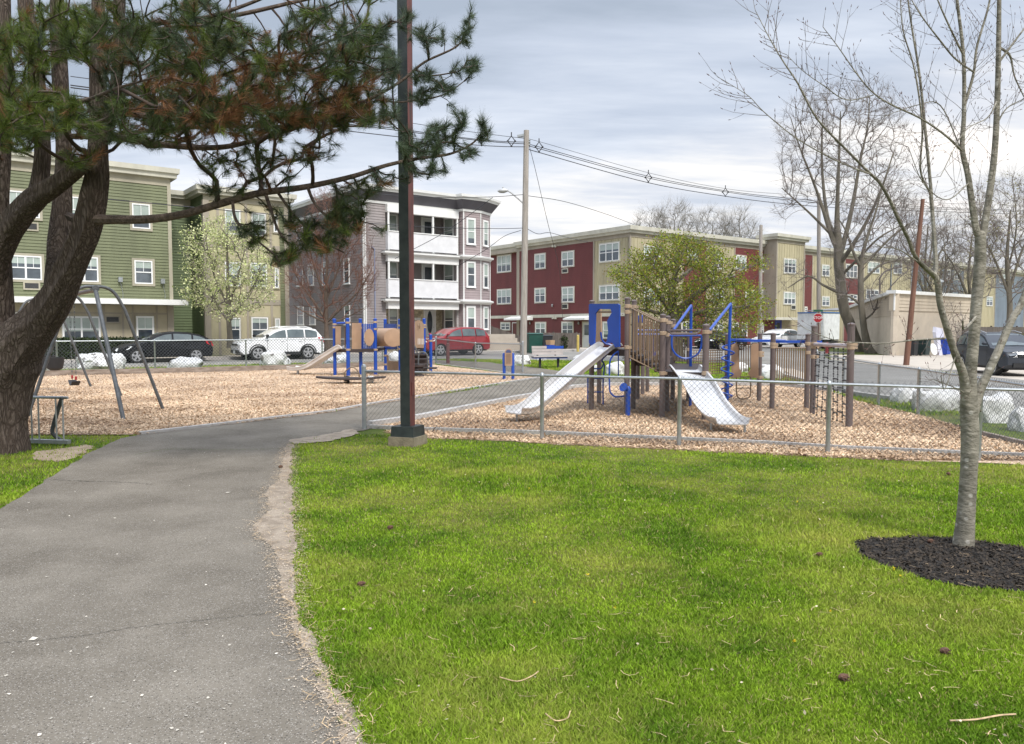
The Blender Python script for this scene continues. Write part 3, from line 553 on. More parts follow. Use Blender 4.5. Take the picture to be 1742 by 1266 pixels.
# bay
B0 = [S(aB, 44), S(aB+.1, 43.45), S(aB+1.5, 43.45), S(aB+2.75, 44.1), S(aB+2.76, 46)]
bays = [Pl(B0[i], B0[i+1]-B0[i]) for i in range(4)]; bl = [(B0[i+1]-B0[i]).length for i in range(4)]
mb = MB(); mb.prism([p+Vector() for p in (S(aB+.2, 44.2), S(aB+.25, 43.6), S(aB+1.5, 43.6), S(aB+2.6, 44.2), S(aB+2.6, 46), S(aB+.2, 46))], (0, 0, zw+.3)); mb.build('bay_core', M_lilac_l, lh)
for b_, l_ in zip(bays, bl):
    wall(lh, b_, .04, l_-.04, 0, zw, M_lilac_l, name='bay_wall', depth=.1, pitch=.17)
    trimbox(lh, b_, -.03, .06, 0, zw, M_white, .04, 'corner_board')
for y0, y1 in ((372, 415), (446, 488), (522, 560)):
    x0, x1 = 794, 807; a0, zt_ = bays[1].loc(x0, y0); _, zb_ = bays[1].loc(x0, y1); a1, _ = bays[1].loc(x1, y0)
    window(lh, bays[1], (a0, a1, zb_, zt_), px=False, mt=M_white, trim=.07, blind=.5, grid=False, sill=True)
    c = bl[2]/2; window(lh, bays[2], (c-.33, c+.33, zb_, zt_), px=False, mt=M_white, trim=.06, blind=.5, grid=False, sill=True)
# crown: white frieze, flared dark soffit, white cap
outl = [S(aL, 57), S(aL, 44), S(ap1, 44), S(aB, 44), S(aB+.1, 43.45), S(aB+1.5, 43.45), S(aB+2.75, 44.1), S(aB+2.76, 56)]
mb = MB(); mb.sweep(outl, [(-.1, zw-.02), (.08, zw-.02), (.10, zw+.14), (-.1, zw+.14)]); mb.build('frieze', M_white, lh)
mb = MB(); mb.sweep(outl, [(-.1, zw+.14), (.12, zw+.14), (.5, zw+.66), (.5, zw+.7), (-.1, zw+.7)]); mb.build('soffit', M_soffit, lh)
mb = MB(); mb.sweep(outl, [(-.3, zw+.7), (.56, zw+.7), (.60, zw+.84), (.68, zw+.86), (.70, zw+1.02), (-.3, zw+1.06)]); mb.build('cornice', M_white, lh)
mb = MB(); mb.prism([S(aL-.0, 57), S(aL, 44.1), S(aB, 44.1), S(aB+.15, 43.6), S(aB+1.5, 43.6), S(aB+2.6, 44.2), S(aB+2.6, 57)], (0, 0, .1)); o = mb.build('roof', M_roof, lh); o.location = o.location+Vector((0, 0, zw+.95))
mb = MB(); mb.box(S(aL+2.5, 50, zw+1.6), (.6, .6, 1.3), TH); mb.build('chimney', mat('brick', (.25, .14, .10), .9, var=.2, scale=8), lh)
# porches
porchdeep = .45
for k, (ztop, y_p0, y_p1) in enumerate(((zw, 398, 425), (zfl[0], 477, 504), (zfl[1], None, None))):
    mb = MB(); mb.pbox(P, ap0-.02, ap1+.02, ztop-.52-(.0 if k == 0 else .1), ztop-(.02 if k == 0 else .12), -.05, porchdeep-.1); mb.build('porch_header', M_white, lh, fix=False)
    if y_p0:
        z1_, z0_ = P.loc(700, y_p0)[1], P.loc(700, y_p1)[1]
        mb = MB(); mb.pbox(P, ap0+.08, ap1-.08, z0_-.1, z1_, porchdeep-.22, porchdeep-.12); mb.pbox(P, ap0, ap0+.08, z0_-.1, z1_, -.3, porchdeep-.1); mb.build('porch_panel', mat('porch panel', (.66, .66, .67), .7, var=.06, scale=2), lh, fix=False)
        mb = MB(); mb.pbox(P, ap0+.05, ap1-.05, z1_, z1_+.06, porchdeep-.26, porchdeep-.08); mb.build('porch_rail', M_white, lh, fix=False)
    for q in (ap0+.02, ap0+(ap1-ap0)*.62, ap1-.12):
        zz0 = (zfl[k]+.02) if k < 2 else 0; mb = MB(); mb.pbox(P, q, q+.11, zz0, ztop-.52, porchdeep-.24, porchdeep-.13)
        if k < 2: mb.build('porch_post', M_white, lh, fix=False)
    if k < 2:
        z = zfl[k]; mb = MB(); mb.pbox(P, ap0-.35, ap1+.1, z-.12, z+.0, -1.9, porchdeep+.15); mb.pbox(P, ap0-.2, ap1+.06, z-.2, z-.12, -1.85, porchdeep+.05); mb.build('porch_floor', M_white, lh, fix=False)
        mb = MB(); mb.pbox(P, ap0-.36, ap1+.1, z, z+.03, -.1, porchdeep+.17); mb.build('drip_edge', M_roof, lh, fix=False)
        mb = MB(); mb.sweep(outl[2:7], [(-.05, z-.22), (.10, z-.22), (.16, z-.12), (.30, z-.10), (.33, z), (.05, z+.08)]); mb.build('bay_cornice', M_white, lh)
    zs = [zw-.28, zfl[0]-.38, zfl[1]-.42][k]
    window(lh, bp, (X2(bp, 661), X2(bp, 676), zs-1.75, zs-.05), px=False, mt=M_white, trim=.06, blind=.5, grid=False)
    if k < 2: door(lh, bp, (X2(bp, 719), X2(bp, 738), zfl[k]+.03, zs-.1), M_door_w, px=False)
    else: door(lh, bp, (X2(bp, 722), X2(bp, 739), .75, zs+.05), M_door_w, px=False, oval=True)
    window(lh, Pin, (.35, 1.5, zs-1.75, zs-.05), px=False, mt=M_white, trim=.06, blind=.35, grid=False)
mb = MB(); a_ = X2(bp, 711); mb.pbox(bp, a_-.3, a_+.2, 2.2, 2.38, .045, .06); mb.build('name_plate', M_white, lh, fix=False)
for k in range(4): mb = MB(); mb.pbox(P, ap0+1.6, ap1-.3, 0, .75-.18*k, .3*k, .3+.3*k); mb.build('front_step', M_conc, lh, fix=False)
mb = MB()
for q in (ap0+2.1, ap1-.35):
    mb.tube([P.pt(q, .9, .1), P.pt(q, 1.65, .1), P.pt(q, 1.6, .2), P.pt(q, .95, 1.3), P.pt(q, .1, 1.3)], .02, 5)
    for k in range(7): mb.tube([P.pt(q, .15, .2+.17*k), P.pt(q, 1.6-.1*k, .2+.17*k)], .01, 4)
mb.build('step_railing', mat('black iron', (.015, .015, .015), .5), lh)
for x0, x1, y0, y1 in ((506, 516, 453, 487), (525, 534, 452, 486), (586, 595, 441, 483), (507, 517, 522, 552), (528, 537, 522, 552), (587, 596, 520, 552), (506, 516, 372, 408), (525, 534, 370, 407), (586, 595, 352, 397), (549, 556, 447, 485)):
    window(lh, side, (x0, y0, x1, y1), mt=M_white, trim=.02, fr=.035, blind=.4, grid=False, sill=True)
mb = MB(); q = P.pt(aL+.08, 0, .09); mb.tube([q, q+Vector((0, 0, zw-.1))], .05, 6); mb.build('downspout', M_white, lh)
a_ = X2(P, 637.5); mb = MB(); mb.tube([P.pt(aL+.5, P.loc(637, 421)[1], .08), P.pt(a_-.15, P.loc(637, 421)[1], .08), P.pt(a_, P.loc(637, 424)[1], .08), P.pt(a_, 0, .08)], .035, 6); mb.build('downspout', mat('grey blue pipe', (.22, .25, .36), .5), lh)
# ---------------------------------------------------------------- long red and beige apartment building
P = front(44); aC = X2(P, 1071); zR = P.loc(1071, 384)[1]; fz = zR-.55
rb = thing('apartment_block', 'long dark red and beige three-storey apartment block across the street with stepped roofline', 'building', tuple(S(aC+5, 48, 0)))
Q = Pl(S(aC, 66), -NN)      # side face, runs away from the corner to the left
def QX(x): return Q.loc(x, 560)[0]
qL, qs, qb, qC = QX(834), QX(884), QX(1010), 22.0
zb = Q.loc(1000, 536)[1]
mb = MB(); mb.prism([S(aC+.3, 44.3), S(aC+90, 44.3), S(aC+90, 54), S(aC+12, 54), S(aC+12, 66-qL), S(aC+.65, 66-qL), S(aC+.65, 66-qs), S(aC+.3, 66-qs)], (0, 0, zR-.25)); mb.build('building_core', M_taupe, rb)
Qr = Q.off(-.5)
wall(rb, Qr, Qr.loc(834, 560)[0], qs-.25, 0, fz-.3, M_red, pitch=.16, name='red_wall'); trimbox(rb, Q, qs-.45, qs, 0, fz, M_taupe, .04, 'corner_board', -.6)
trimbox(rb, Qr, Qr.loc(834, 560)[0]-.1, Qr.loc(834, 560)[0]+.12, 0, fz-.3, M_taupe, .05, 'corner_board')
wall(rb, Q, qs, qb, 0, fz-.3, M_red, pitch=.16, name='red_wall'); wall(rb, Q, qb, qC-.12, zb, fz-.3, M_beige, 'batten', name='beige_wall'); wall(rb, Q, qb, qC-.12, 0, zb-.02, M_red, pitch=.16, name='red_wall')
trimbox(rb, Q, qb-.08, qb+.08, 0, fz-.3, M_taupe, .06, 'corner_board'); trimbox(rb, Q, qC-.14, qC+.02, 0, fz, M_taupe, .05, 'corner_board')
trimbox(rb, Q, Qr.loc(834, 560)[0], qC, zb-.16, zb+.12, M_fascia, .07, 'belt_board'); trimbox(rb, Q, Qr.loc(834, 560)[0], qC, fz-.32, fz, M_taupe, .045, 'frieze_board', -.5)
for r in ((847, 436.5, 869.5, 463.5, 3, .6), (911, 434, 928, 457.5, 2, .6), (957, 430, 976.5, 454, 2, .5), (1021, 416.5, 1054, 446, 3, .5), (847, 494, 869.5, 517, 3, .4), (911, 492, 928, 514.5, 2, .5), (957, 490, 976.5, 514, 2, .5), (1021, 487, 1054, 511, 3, .5), (912, 549.5, 928.5, 569, 2, .5), (957, 549, 975.5, 572.5, 2, .5), (1027, 549, 1038, 575, 1, .5), (853, 549.5, 868, 561, 2, .5)):
    window(rb, Qr if r[0] < 880 else Q, r[:4], cols=r[4], mt=M_fascia, trim=.10, fr=.05, grid=False, blind=r[5])
for r in ((956.5, 457.5, 967, 465.5), (956.5, 517, 967, 526)): louvre(rb, Q, r, M_fascia)
door(rb, Q, (992.5, 549, 1005, 591), M_door_w, fm=M_fascia); door(rb, Qr, (873, 550, 884, 590), M_door_r, lite=False)
for x0, x1, y in ((972, 1009, 541.5), (871, 907, 542)):
    a0, z = Q.loc(x0, y); a1, _ = Q.loc(x1, y); mb = MB(); mb.prism([Q.pt(a0, z-.18, 0), Q.pt(a0, z+.2, 0), Q.pt(a0, z-.02, 1.0), Q.pt(a0, z-.18, 1.0)], Q.d*(a1-a0)); mb.build('door_hood', M_white, rb)
for x, y in ((903, 550), (986, 550), (941, 520)): 
    a, z = Q.loc(x, y); mb = MB(); mb.lathe(Q.pt(a, z-.12, .12), [(.05, 0), (.08, .05), (.08, .2), (.03, .26)], 8); mb.build('wall_lamp', M_metal, rb)
for x, y in ((942, 541), (946, 541), (942, 419), (946, 419)):
    a, z = Q.loc(x, y); mb = MB(); mb.pbox(Q, a-.1, a+.1, z-.1, z+.1, .02, .16); mb.build('vent_hood', M_fascia, rb, fix=False)
a, z = Q.loc(974, 582); mb = MB(); mb.lathe(Q.pt(a, z, .02), [(.2, 0), (.2, .04), (.1, .05)], 14, axis=Q.n); mb.build('wall_medallion', M_fascia, rb)
# front: runs of cladding along the street, some set forward
def run(x0, x1, m, style, o=0.0, top=None, low=None, h=0.0):
    p_ = P.off(o); a0, a1 = X2(p_, x0), X2(p_, x1); t_ = zR+h-.55
    wall(rb, p_, a0, a1, zb if low is not None else 0, t_-.3, m, style, depth=.3+o, name='cladding', pitch=.16)
    if low is not None: wall(rb, p_.off(-.004), a0, a1, 0, zb, low, 'siding', depth=.25+o, name='cladding', pitch=.16)
    trimbox(rb, p_, a0-.07, a0+.07, 0, t_, M_taupe, .05, 'corner_board', -.1); trimbox(rb, p_, a0, a1, t_-.32, t_, M_taupe, .045, 'frieze_board')
    return p_
run(1071, 1160, M_beige, 'batten', low=M_beige); run(1160, 1199, M_red, 'siding'); run(1200, 1247, M_beige, 'batten'); run(1247.5, 1317, M_red, 'siding')
run(1366, 1379, M_red, 'siding'); run(1379.5, 1434, M_beige, 'batten'); run(1434.5, 1466, M_red, 'siding'); run(1466.5, 1546, M_beige, 'batten'); run(1546.5, 1577, M_bluegrey, 'siding')
run(1577.5, 1598, M_beige, 'batten'); run(1598.5, 1636, M_bluegrey, 'siding'); run(1636.5, 1690, M_beige, 'batten'); run(1690.5, 1740, M_bluegrey, 'siding'); run(1740.5, 1800, M_beige, 'batten')
# projecting tower with passage under it
Pt = P.off(1.4); t0, t1 = X2(Pt, 1319), X2(Pt, 1365.5); zT = Pt.loc(1340, 400)[1]; zl = Pt.loc(1340, 540)[1]
wall(rb, Pt, t0, t1, zl, zT-.8, M_beige, 'batten', depth=1.6, name='tower'); trimbox(rb, Pt, t0-.08, t0+.1, zl, zT-.5, M_taupe, .05, 'corner_board', -1.4); trimbox(rb, Pt, t1-.1, t1+.05, zl, zT-.5, M_taupe, .05, 'corner_board')
trimbox(rb, Pt, t0-.05, t1+.03, zl-.25, zl, M_fascia, .06, 'belt_board', -1.5); trimbox(rb, Pt, t0-.05, t1+.03, zT-.8, zT-.5, M_taupe, .055, 'frieze_board', -1.5)
c_ = [S(t0-.1, 44.6), S(t0-.1, 42.6), S(t1+.1, 42.6), S(t1+.1, 44.6)]
mb = MB(); mb.sweep(c_, [(-.3, zT-.5), (.25, zT-.5), (.27, zT-.3), (.4, zT-.28), (.42, zT), (-.3, zT)]); mb.build('tower_cornice', M_fascia, rb)
mb = MB(); mb.prism([S(t0, 46, zT-.4), S(t0, 42.8, zT-.4), S(t1, 42.8, zT-.4), S(t1, 46, zT-.4)], (0, 0, .3)); mb.prism([S(t0, 46, zR-1), S(t0, 44.2, zR-1), S(t1, 44.2, zR-1), S(t1, 46, zR-1)], (0, 0, zT-zR+.5)); mb.build('tower_roof', M_roof, rb)
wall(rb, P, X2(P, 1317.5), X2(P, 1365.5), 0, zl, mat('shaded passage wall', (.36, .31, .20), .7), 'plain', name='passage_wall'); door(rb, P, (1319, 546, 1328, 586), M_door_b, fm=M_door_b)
trimbox(rb, Pt, t1-.35, t1, 0, zl-.25, M_beige, 0, 'pillar', -.35)
for r in ((1333.5, 440.5, 1353, 464, 3, 1), (1333, 497.5, 1352, 517, 3, 1)): window(rb, Pt, r[:4], cols=3, mt=M_fascia, trim=.09, fr=.05, grid=False, blind=.3)
louvre(rb, Pt, (1345, 519, 1353, 527), M_fascia)
for r in ((1095, 418, 1122, 450, 3), (1095, 490, 1122, 516, 3), (1098, 548, 1116, 577, 2), (1159, 548, 1174, 574, 2), (1168, 424, 1186, 450, 2), (1212, 430, 1230, 456, 2), (1212, 492, 1230, 516, 2), (1213, 550.5, 1229, 572, 2), (1252, 435, 1268, 458, 2), (1268, 494, 1282, 516, 2), (1246, 550, 1255, 572, 1), (1262, 550, 1270, 572, 1), (1289, 550, 1298, 572, 1), (1295, 439, 1308, 462, 2), (1291, 494, 1307, 517, 2), (1368.5, 523, 1372, 531, 1), (1398, 451, 1410, 469, 2), (1398, 505, 1410, 520, 2), (1439, 450, 1457.5, 471.5, 3), (1439, 501.5, 1457, 513, 3), (1476, 445.5, 1495.5, 463.5, 3), (1473, 493, 1493.5, 508, 3), (1520, 446, 1533.5, 465, 2), (1583, 455, 1592, 470, 2), (1607, 459, 1616, 474.5, 2), (1623.5, 460, 1631.5, 475, 2), (1655, 462, 1668, 477, 2), (1700, 466, 1711, 480, 2), (1655, 505, 1668, 520, 2), (1678, 505, 1688, 520, 2), (1716, 466, 1724, 480, 1)):
    window(rb, P, r[:4], cols=r[4], mt=M_fascia, trim=.09, fr=.05, grid=False, blind=.35)
louvre(rb, P, (1291, 520, 1301, 528), M_fascia)
mb = MB(); mb.sweep([S(aC+12, 66-QX(834)), S(aC+.5, 66-QX(834)), S(aC+.5, 66-qs), S(aC, 66-qs), S(aC, 44), S(t0-.12, 44)], [(-.3, fz), (.25, fz), (.27, fz+.2), (.42, fz+.22), (.44, zR), (-.3, zR+.03)]); mb.build('cornice', M_fascia, rb)
mb = MB(); mb.sweep([S(t1+.12, 44), S(aC+90, 44)], [(-.3, fz), (.25, fz), (.27, fz+.2), (.42, fz+.22), (.44, zR), (-.3, zR+.03)]); mb.build('cornice', M_fascia, rb)
mb = MB(); a_ = X2(P, 1512); mb.tube([P.pt(a_, 0, .1), P.pt(a_, fz-.4, .1)], .06, 6); mb.build('downspout', M_bluegrey, rb)
# ---------------------------------------------------------------- pale yellow house glimpsed in the gap
yh = thing('yellow_house', 'pale yellow house glimpsed in the gap between the lilac house and the red block', 'house', tuple(S(10, 74, 0)))
Py = Pl(S(0, 70), U); a0, a1 = X2(Py, 815), X2(Py, 866); wall(yh, Py, a0, a1, 0, 7.2, mat('yellow clapboard', (.46, .43, .22), .6), 'siding'); 
mb = MB(); mb.prism([Py.pt(a0-.3, 7.2, .3), Py.pt((a0+a1)/2, 9.6, .3), Py.pt(a1+.3, 7.2, .3)], NN*7); mb.build('roof', M_roof, yh)
for z in (1.2, 4.4): window(yh, Py, (X2(Py, 828), X2(Py, 834), z, z+1.5), px=False, mt=M_white, blind=.4)
# ---------------------------------------------------------------- garage at the right
g0 = Vector((22.9, 46, 0)); gl = Vector((26.3, 60, 0)); gr = g0+U*11.5
ga = thing('garage_building', 'low flat-roofed garage of cream painted blocks with a band of beige vinyl siding', 'garage', tuple((g0+gr)/2))
Pf = Pl(g0, U); Pg = Pl(gl, g0-gl); Lg = (g0-gl).length; zg = 3.93; zbnd = 2.72; zfar = 3.35
wall(ga, Pf, .02, 11.5, 0, zbnd, M_block, 'plain', depth=.15); wall(ga, Pg, 0, Lg-.01, 0, 2.4, M_block, 'plain', depth=.2)
wall(ga, Pf.off(.03), 0, 11.5, zbnd, zg-.2, M_vinyl, 'siding', depth=.3, name='vinyl_band', pitch=.2)
mb = MB(); mb.prism([Pg.pt(0, 2.4, .0), Pg.pt(Lg, 2.4, .0), Pg.pt(Lg, zg-.2, .0), Pg.pt(0, zfar-.2, .0)], Pg.n*-.3)
n_ = 9
for i in range(n_):
    za = 2.4+(1.33*i/n_); zb_ = 2.4+1.33*(i+1)/n_; fa = max(0, min(1, (za-(zfar-.2))/(zg-zfar))) ; s0 = Lg*fa; mb.add([Pg.pt(s0, za, .03), Pg.pt(Lg, za, .03), Pg.pt(Lg, zb_, .006), Pg.pt(min(Lg, s0+.5), zb_, .006)], [(0, 1, 2, 3)])
mb.build('vinyl_band', M_vinyl, ga, fix=False)
trimbox(ga, Pf, -.04, .08, zbnd, zg-.2, M_white, .07, 'corner_board')
mb = MB(); mb.pbox(Pf, -.15, 11.6, zg-.2, zg, -.4, .2); mb.prism([Pg.pt(-.1, zfar-.2, .18), Pg.pt(Lg-.2, zg-.2, .18), Pg.pt(Lg-.2, zg-.005, .18), Pg.pt(-.1, zfar-.005, .18)], Pg.n*-.5); mb.build('drip_edge', M_white, ga)
mb = MB(); mb.prism([Pg.pt(0, zfar-.3, 0), Pf.pt(0, zg-.1, 0), Pf.pt(11.5, zg-.1, 0), Pf.pt(11.5, zfar-.3, -13)], (0, 0, .07)); mb.build('roof', M_roof, ga)
a_ = X2(Pf, 1627); mb = MB(); mb.lathe(Pf.pt(a_, zg-.1, -1.2), [(.16, 0), (.16, .9), (.3, .95), (.26, 1.1), (.05, 1.2)], 10); mb.build('roof_vent', M_metal, ga)
# dark board fence right of the garage and stepped board fence in the gap
M_board = mat('dark weathered boards', (.07, .058, .05), .85, col2=(.13, .11, .095), scale=2, stretch=(3, 3, .5), bump=.3)
def board_fence(label, p0, p1, h0, h1, step=.14, rail=True, m=None):
    p0, p1 = Vector(p0), Vector(p1); L_ = (p1-p0).length; n = int(L_/step); t = thing('wooden_fence', label, 'fence', tuple(p0)); pl = Pl(p0, p1-p0); mb = MB()
    rr = random.Random(3)
    for i in range(n):
        hh = h0+(h1-h0)*i/n+rr.uniform(-.015, .015); mb.pbox(pl, i*step, (i+1)*step-.012, .05, hh, 0, .025)
    mb.build('board_panel', m or M_board, t, fix=False)
    for i in range(0, n+1, 16): mb = MB(); mb.pbox(pl, i*step-.05, i*step+.05, 0, h0+(h1-h0)*i/n+.08, -.13, -.03); mb.build('post', m or M_board, t, fix=False)
    mb = MB(); mb.pbox(pl, 0, L_, .3, .4, -.045, 0); mb.build('rail', m or M_board, t, fix=False)
board_fence('long dark board fence beside the garage behind the parked grey car', S(54.5, 22.5), S(76, 22.5), 1.75, 1.75)
board_fence('stepped dark board fence beside the steps behind the red car', (-1.9, 55.2, 0), (.75, 57.5, 0), 1.95, 1.0)
board_fence('low weathered board fence behind the green bin at the red block', (1.3, 54.8, 0), (5.2, 57.7, 0), 1.35, 1.3)
st = thing('stone_steps', 'tan block steps beside the board fence behind the red car', 'steps', (-1.3, 53.6, 0))
for k in range(4): mb = MB(); mb.box((-.9+.42*k*.5, 53.4+.3*k, (1.25-.28*k)/2+.0), (2.2-.1*k, .38, 1.25-.28*k), TH*.3); mb.build('step', M_conc, st)
# ---------------------------------------------------------------- chain-link fences
M_wire = mat('fence wire', (.10, .11, .115), .5, var=.1, scale=5, metal=.5)
def ribbons(P0, P1, r, n=3):
    P0 = np.array(P0, float); P1 = np.array(P1, float); d = P1-P0; L_ = np.linalg.norm(d, axis=1, keepdims=True); d = d/np.maximum(L_, 1e-9)
    ref = np.where(np.abs(d[:, 2:3]) < .9, np.array([[0, 0, 1.]]), np.array([[1., 0, 0]])); x = np.cross(d, ref); x /= np.linalg.norm(x, axis=1, keepdims=True); y = np.cross(d, x)
    r0 = np.broadcast_to(np.asarray(r if not isinstance(r, tuple) else r[0], float).reshape(-1, 1), (len(P0), 1)); r1 = np.broadcast_to(np.asarray(r if not isinstance(r, tuple) else r[1], float).reshape(-1, 1), (len(P0), 1))
    A = [P0+(x*math.cos(2*math.pi*k/n)+y*math.sin(2*math.pi*k/n))*r0 for k in range(n)]; B = [P1+(x*math.cos(2*math.pi*k/n)+y*math.sin(2*math.pi*k/n))*r1 for k in range(n)]
    V = np.stack(A+B, 1).reshape(-1, 3); b = (np.arange(len(P0))*2*n)[:, None]
    F = np.concatenate([b+np.array([[k, (k+1) % n, n+(k+1) % n, n+k]]) for k in range(n)]); return V, F
def chain_fence(label, posts, hs, sp=.055, rw=.0016, rail=.021, post_r=.03, term=(), group=None, tall=.07):
    posts = [Vector((p[0], p[1], 0)) for p in posts]; t = thing('chain_link_fence', label, 'fence', tuple(posts[0]), group); P0 = []; P1 = []
    for i in range(len(posts)-1):
        a, b = posts[i], posts[i+1]; ha, hb = hs(i), hs(i+1); L_ = (b-a).length; d = (b-a)/L_; s = -max(ha, hb)
        while s < L_:
            for sg in (0, 1):
                h = ha+(hb-ha)*max(0, min(1, s/L_)); h -= .0
                s0, s1 = s, s+h; z0, z1 = (0.02, h+.045) if sg == 0 else (h+.045, 0.02)
                c0, c1 = max(0, s0), min(L_, s1)
                if c1-c0 < .004: continue
                q0 = z0+(z1-z0)*(c0-s0)/(s1-s0); q1 = z0+(z1-z0)*(c1-s0)/(s1-s0); e = .004 if sg else -.004; nn = Vector((d.y, -d.x, 0))*e
                P0.append(a+d*c0+nn+Vector((0, 0, q0))); P1.append(a+d*c1+nn+Vector((0, 0, q1)))
            s += sp*math.sqrt(2)*.98
    V, F = ribbons(P0, P1, rw); npmesh('wire_mesh', V, F, M_wire, t)
    mb = MB(); mb.tube([p+Vector((0, 0, hs(i)-.0)) for i, p in enumerate(posts)], rail*.85, 8); mb.build('top_rail', M_metal, t, smooth=True)
    for i, p in enumerate(posts):
        r = post_r*(1.25 if i in term else 1); h = hs(i)+(tall if i in term else 0); mb = MB(); mb.lathe(p+Vector((0, 0, -.05)), [(r, 0), (r, h+.03), (r*1.12, h+.035), (r*1.12, h+.05), (r*.7, h+.085), (.004, h+.095)], 10)
        if i in term:
            for z in (.2, .5, .8): mb.lathe(p+Vector((0, 0, h*z)), [(r*1.1, 0), (r*1.1, .03)], 10)
        mb.build('post', M_metal, t, smooth=True)
    return t
nf = [G(620, 731), G(922, 749), G(1155, 760), G(1408, 772), G(1664, 784), Vector((6.55, 8.95, 0))]
chain_fence('near chain-link fence along the lawn with a round-capped end post by the light pole', nf, lambda i: [.935, .935, .93, .90, .88, .87][i], .053, .0021, term=(0, 5))
rf = [(6.6, 9.1), (7.05, 11.6), (7.5, 14.05), (7.75, 16.1), (8.3, 19.1), (8.9, 22.3)]
chain_fence('curving chain-link fence between the right play area and the white boulders', rf, lambda i: .86, .055, .0021, term=(5,), tall=.1)
bf = [S(a, 31.5) for a in (-43, -39.6, -36.2, -32.8, -29.4)]+[Vector((-16.5, 27.7, 0)), Vector((-13.7, 29.3, 0)), Vector((-10.9, 31.3, 0)), Vector((-8.2, 33.0, 0)), Vector((-5.8, 34.2, 0)), Vector((-3.5, 35.2, 0)), Vector((-1.46, 30.6, 0)), Vector((.4, 28.5, 0))]
bf = [p for p in bf if p.x < -18]+bf[5:]
chain_fence('far chain-link fence along the street side of the left play area', bf, lambda i: 1.16 if i < len(bf)-2 else 1.04, .09, .0058, .022, .03, term=(len(bf)-1, len(bf)-3))
# ---------------------------------------------------------------- lamp post in the lawn
lp = G(694, 757); lp = Vector((lp.x, lp.y, 0))
t = thing('lamp_post', 'tall dark square lamp post with a rusty red side standing on a concrete footing', 'lamp post', tuple(lp))
M_pole = mat('dark green black paint', (.012, .018, .018), .45, col2=(.03, .038, .036), scale=6, bump=.1)
M_rust = mat('rusty red primer', (.12, .034, .028), .6, col2=(.03, .018, .018), scale=2.4, stretch=(4, 4, .8), detail=8, lo=.45, hi=.66)
M_foot = mat('concrete footing', (.19, .16, .11), .9, var=.2, scale=9, bump=.5)
A_ = math.radians(-6); w_ = .074; hp = 7.4
def sq(mb, c, w, z0, z1, rz, w2=None):
    w2 = w2 or w; R = Matrix.Rotation(rz, 3, 'Z'); c = Vector(c)
    mb.hexa([c+R@Vector((x*w, y*w, z0)) for x, y in ((-1, -1), (1, -1), (1, 1), (-1, 1))]+[c+R@Vector((x*w2, y*w2, z1)) for x, y in ((-1, -1), (1, -1), (1, 1), (-1, 1))])
rz = math.radians(-20)
mb = MB(); sq(mb, lp, w_, .1, hp, rz); o = mb.build('pole', [M_pole, M_rust], t)
for p in o.data.polygons:
    n_ = p.normal
    if n_.x > .5: p.material_index = 1
mb = MB(); sq(mb, lp, .175, .13, .27, rz, .165); mb.build('base_cover', M_pole, t)
mb = MB(); sq(mb, lp, .205, -.05, .13, rz, .195); mb.build('footing', M_foot, t)
R = Matrix.Rotation(rz, 3, 'Z'); mb = MB(); mb.box(lp+R@Vector((w_+.003, .01, .78)), (.012, .07, .18), rz); mb.build('access_cover', M_rust, t)
mb = MB(); mb.box(lp+Vector((0, 0, hp+.08)), (.5, .32, .16), rz); mb.build('lamp_head', M_pole, t)
# ---------------------------------------------------------------- swing set
M_steel = mat('dull grey steel', (.07, .075, .078), .5, col2=(.12, .125, .13), scale=8, metal=.25, bump=.1); M_rub = mat('black rubber', (.02, .02, .022), .6)
M_browns = mat('brown steel', (.09, .06, .055), .5, var=.2)
sw = thing('swing_set', 'grey steel arched swing set standing in the wood chips behind the pine trunk', 'swing set', (-10.1, 17.3, 0))
bd = Vector((-.62, .785, 0)).normalized(); bp_ = Vector((-bd.y, bd.x, 0))*-1
if bp_.x < 0: bp_ = -bp_
C0 = Vector((-7.8, 14.35, 0)); zb_ = 2.33; cs = [C0, C0+bd*3.75, C0+bd*7.6]
for i, c in enumerate(cs):
    for sg in (-1, 1):
        pts = [c+Vector((0, 0, zb_+.06)), c+bp_*(.18*sg)+Vector((0, 0, zb_+.05)), c+bp_*(.34*sg)+Vector((0, 0, zb_-.06)), c+bp_*(.5*sg)+Vector((0, 0, zb_-.36)), c+bp_*(1.16*sg)]
        mb = MB(); mb.tube(catmull(pts[:4], 5)+[pts[4]-Vector((0, 0, .05))], .031, 10); mb.build('leg', M_steel, sw, smooth=True)
    if i == 0: mb = MB(); mb.tube([c+Vector((0, 0, zb_+.05)), c-bd*.12+Vector((0, 0, zb_-.05)), c-bd*1.38+bp_*.16-Vector((0, 0, .05))], .038, 10); mb.build('leg', M_steel, sw, smooth=True)
mb = MB(); mb.tube([cs[0]-bd*.1+Vector((0, 0, zb_)), cs[2]+bd*.1+Vector((0, 0, zb_))], .04, 10); mb.build('beam', M_browns, sw, smooth=True)
for c in cs: mb = MB(); mb.tube([c-bd*.12+Vector((0, 0, zb_+.02)), c+bd*.12+Vector((0, 0, zb_+.02))], .06, 10); mb.build('joint', M_steel, sw)
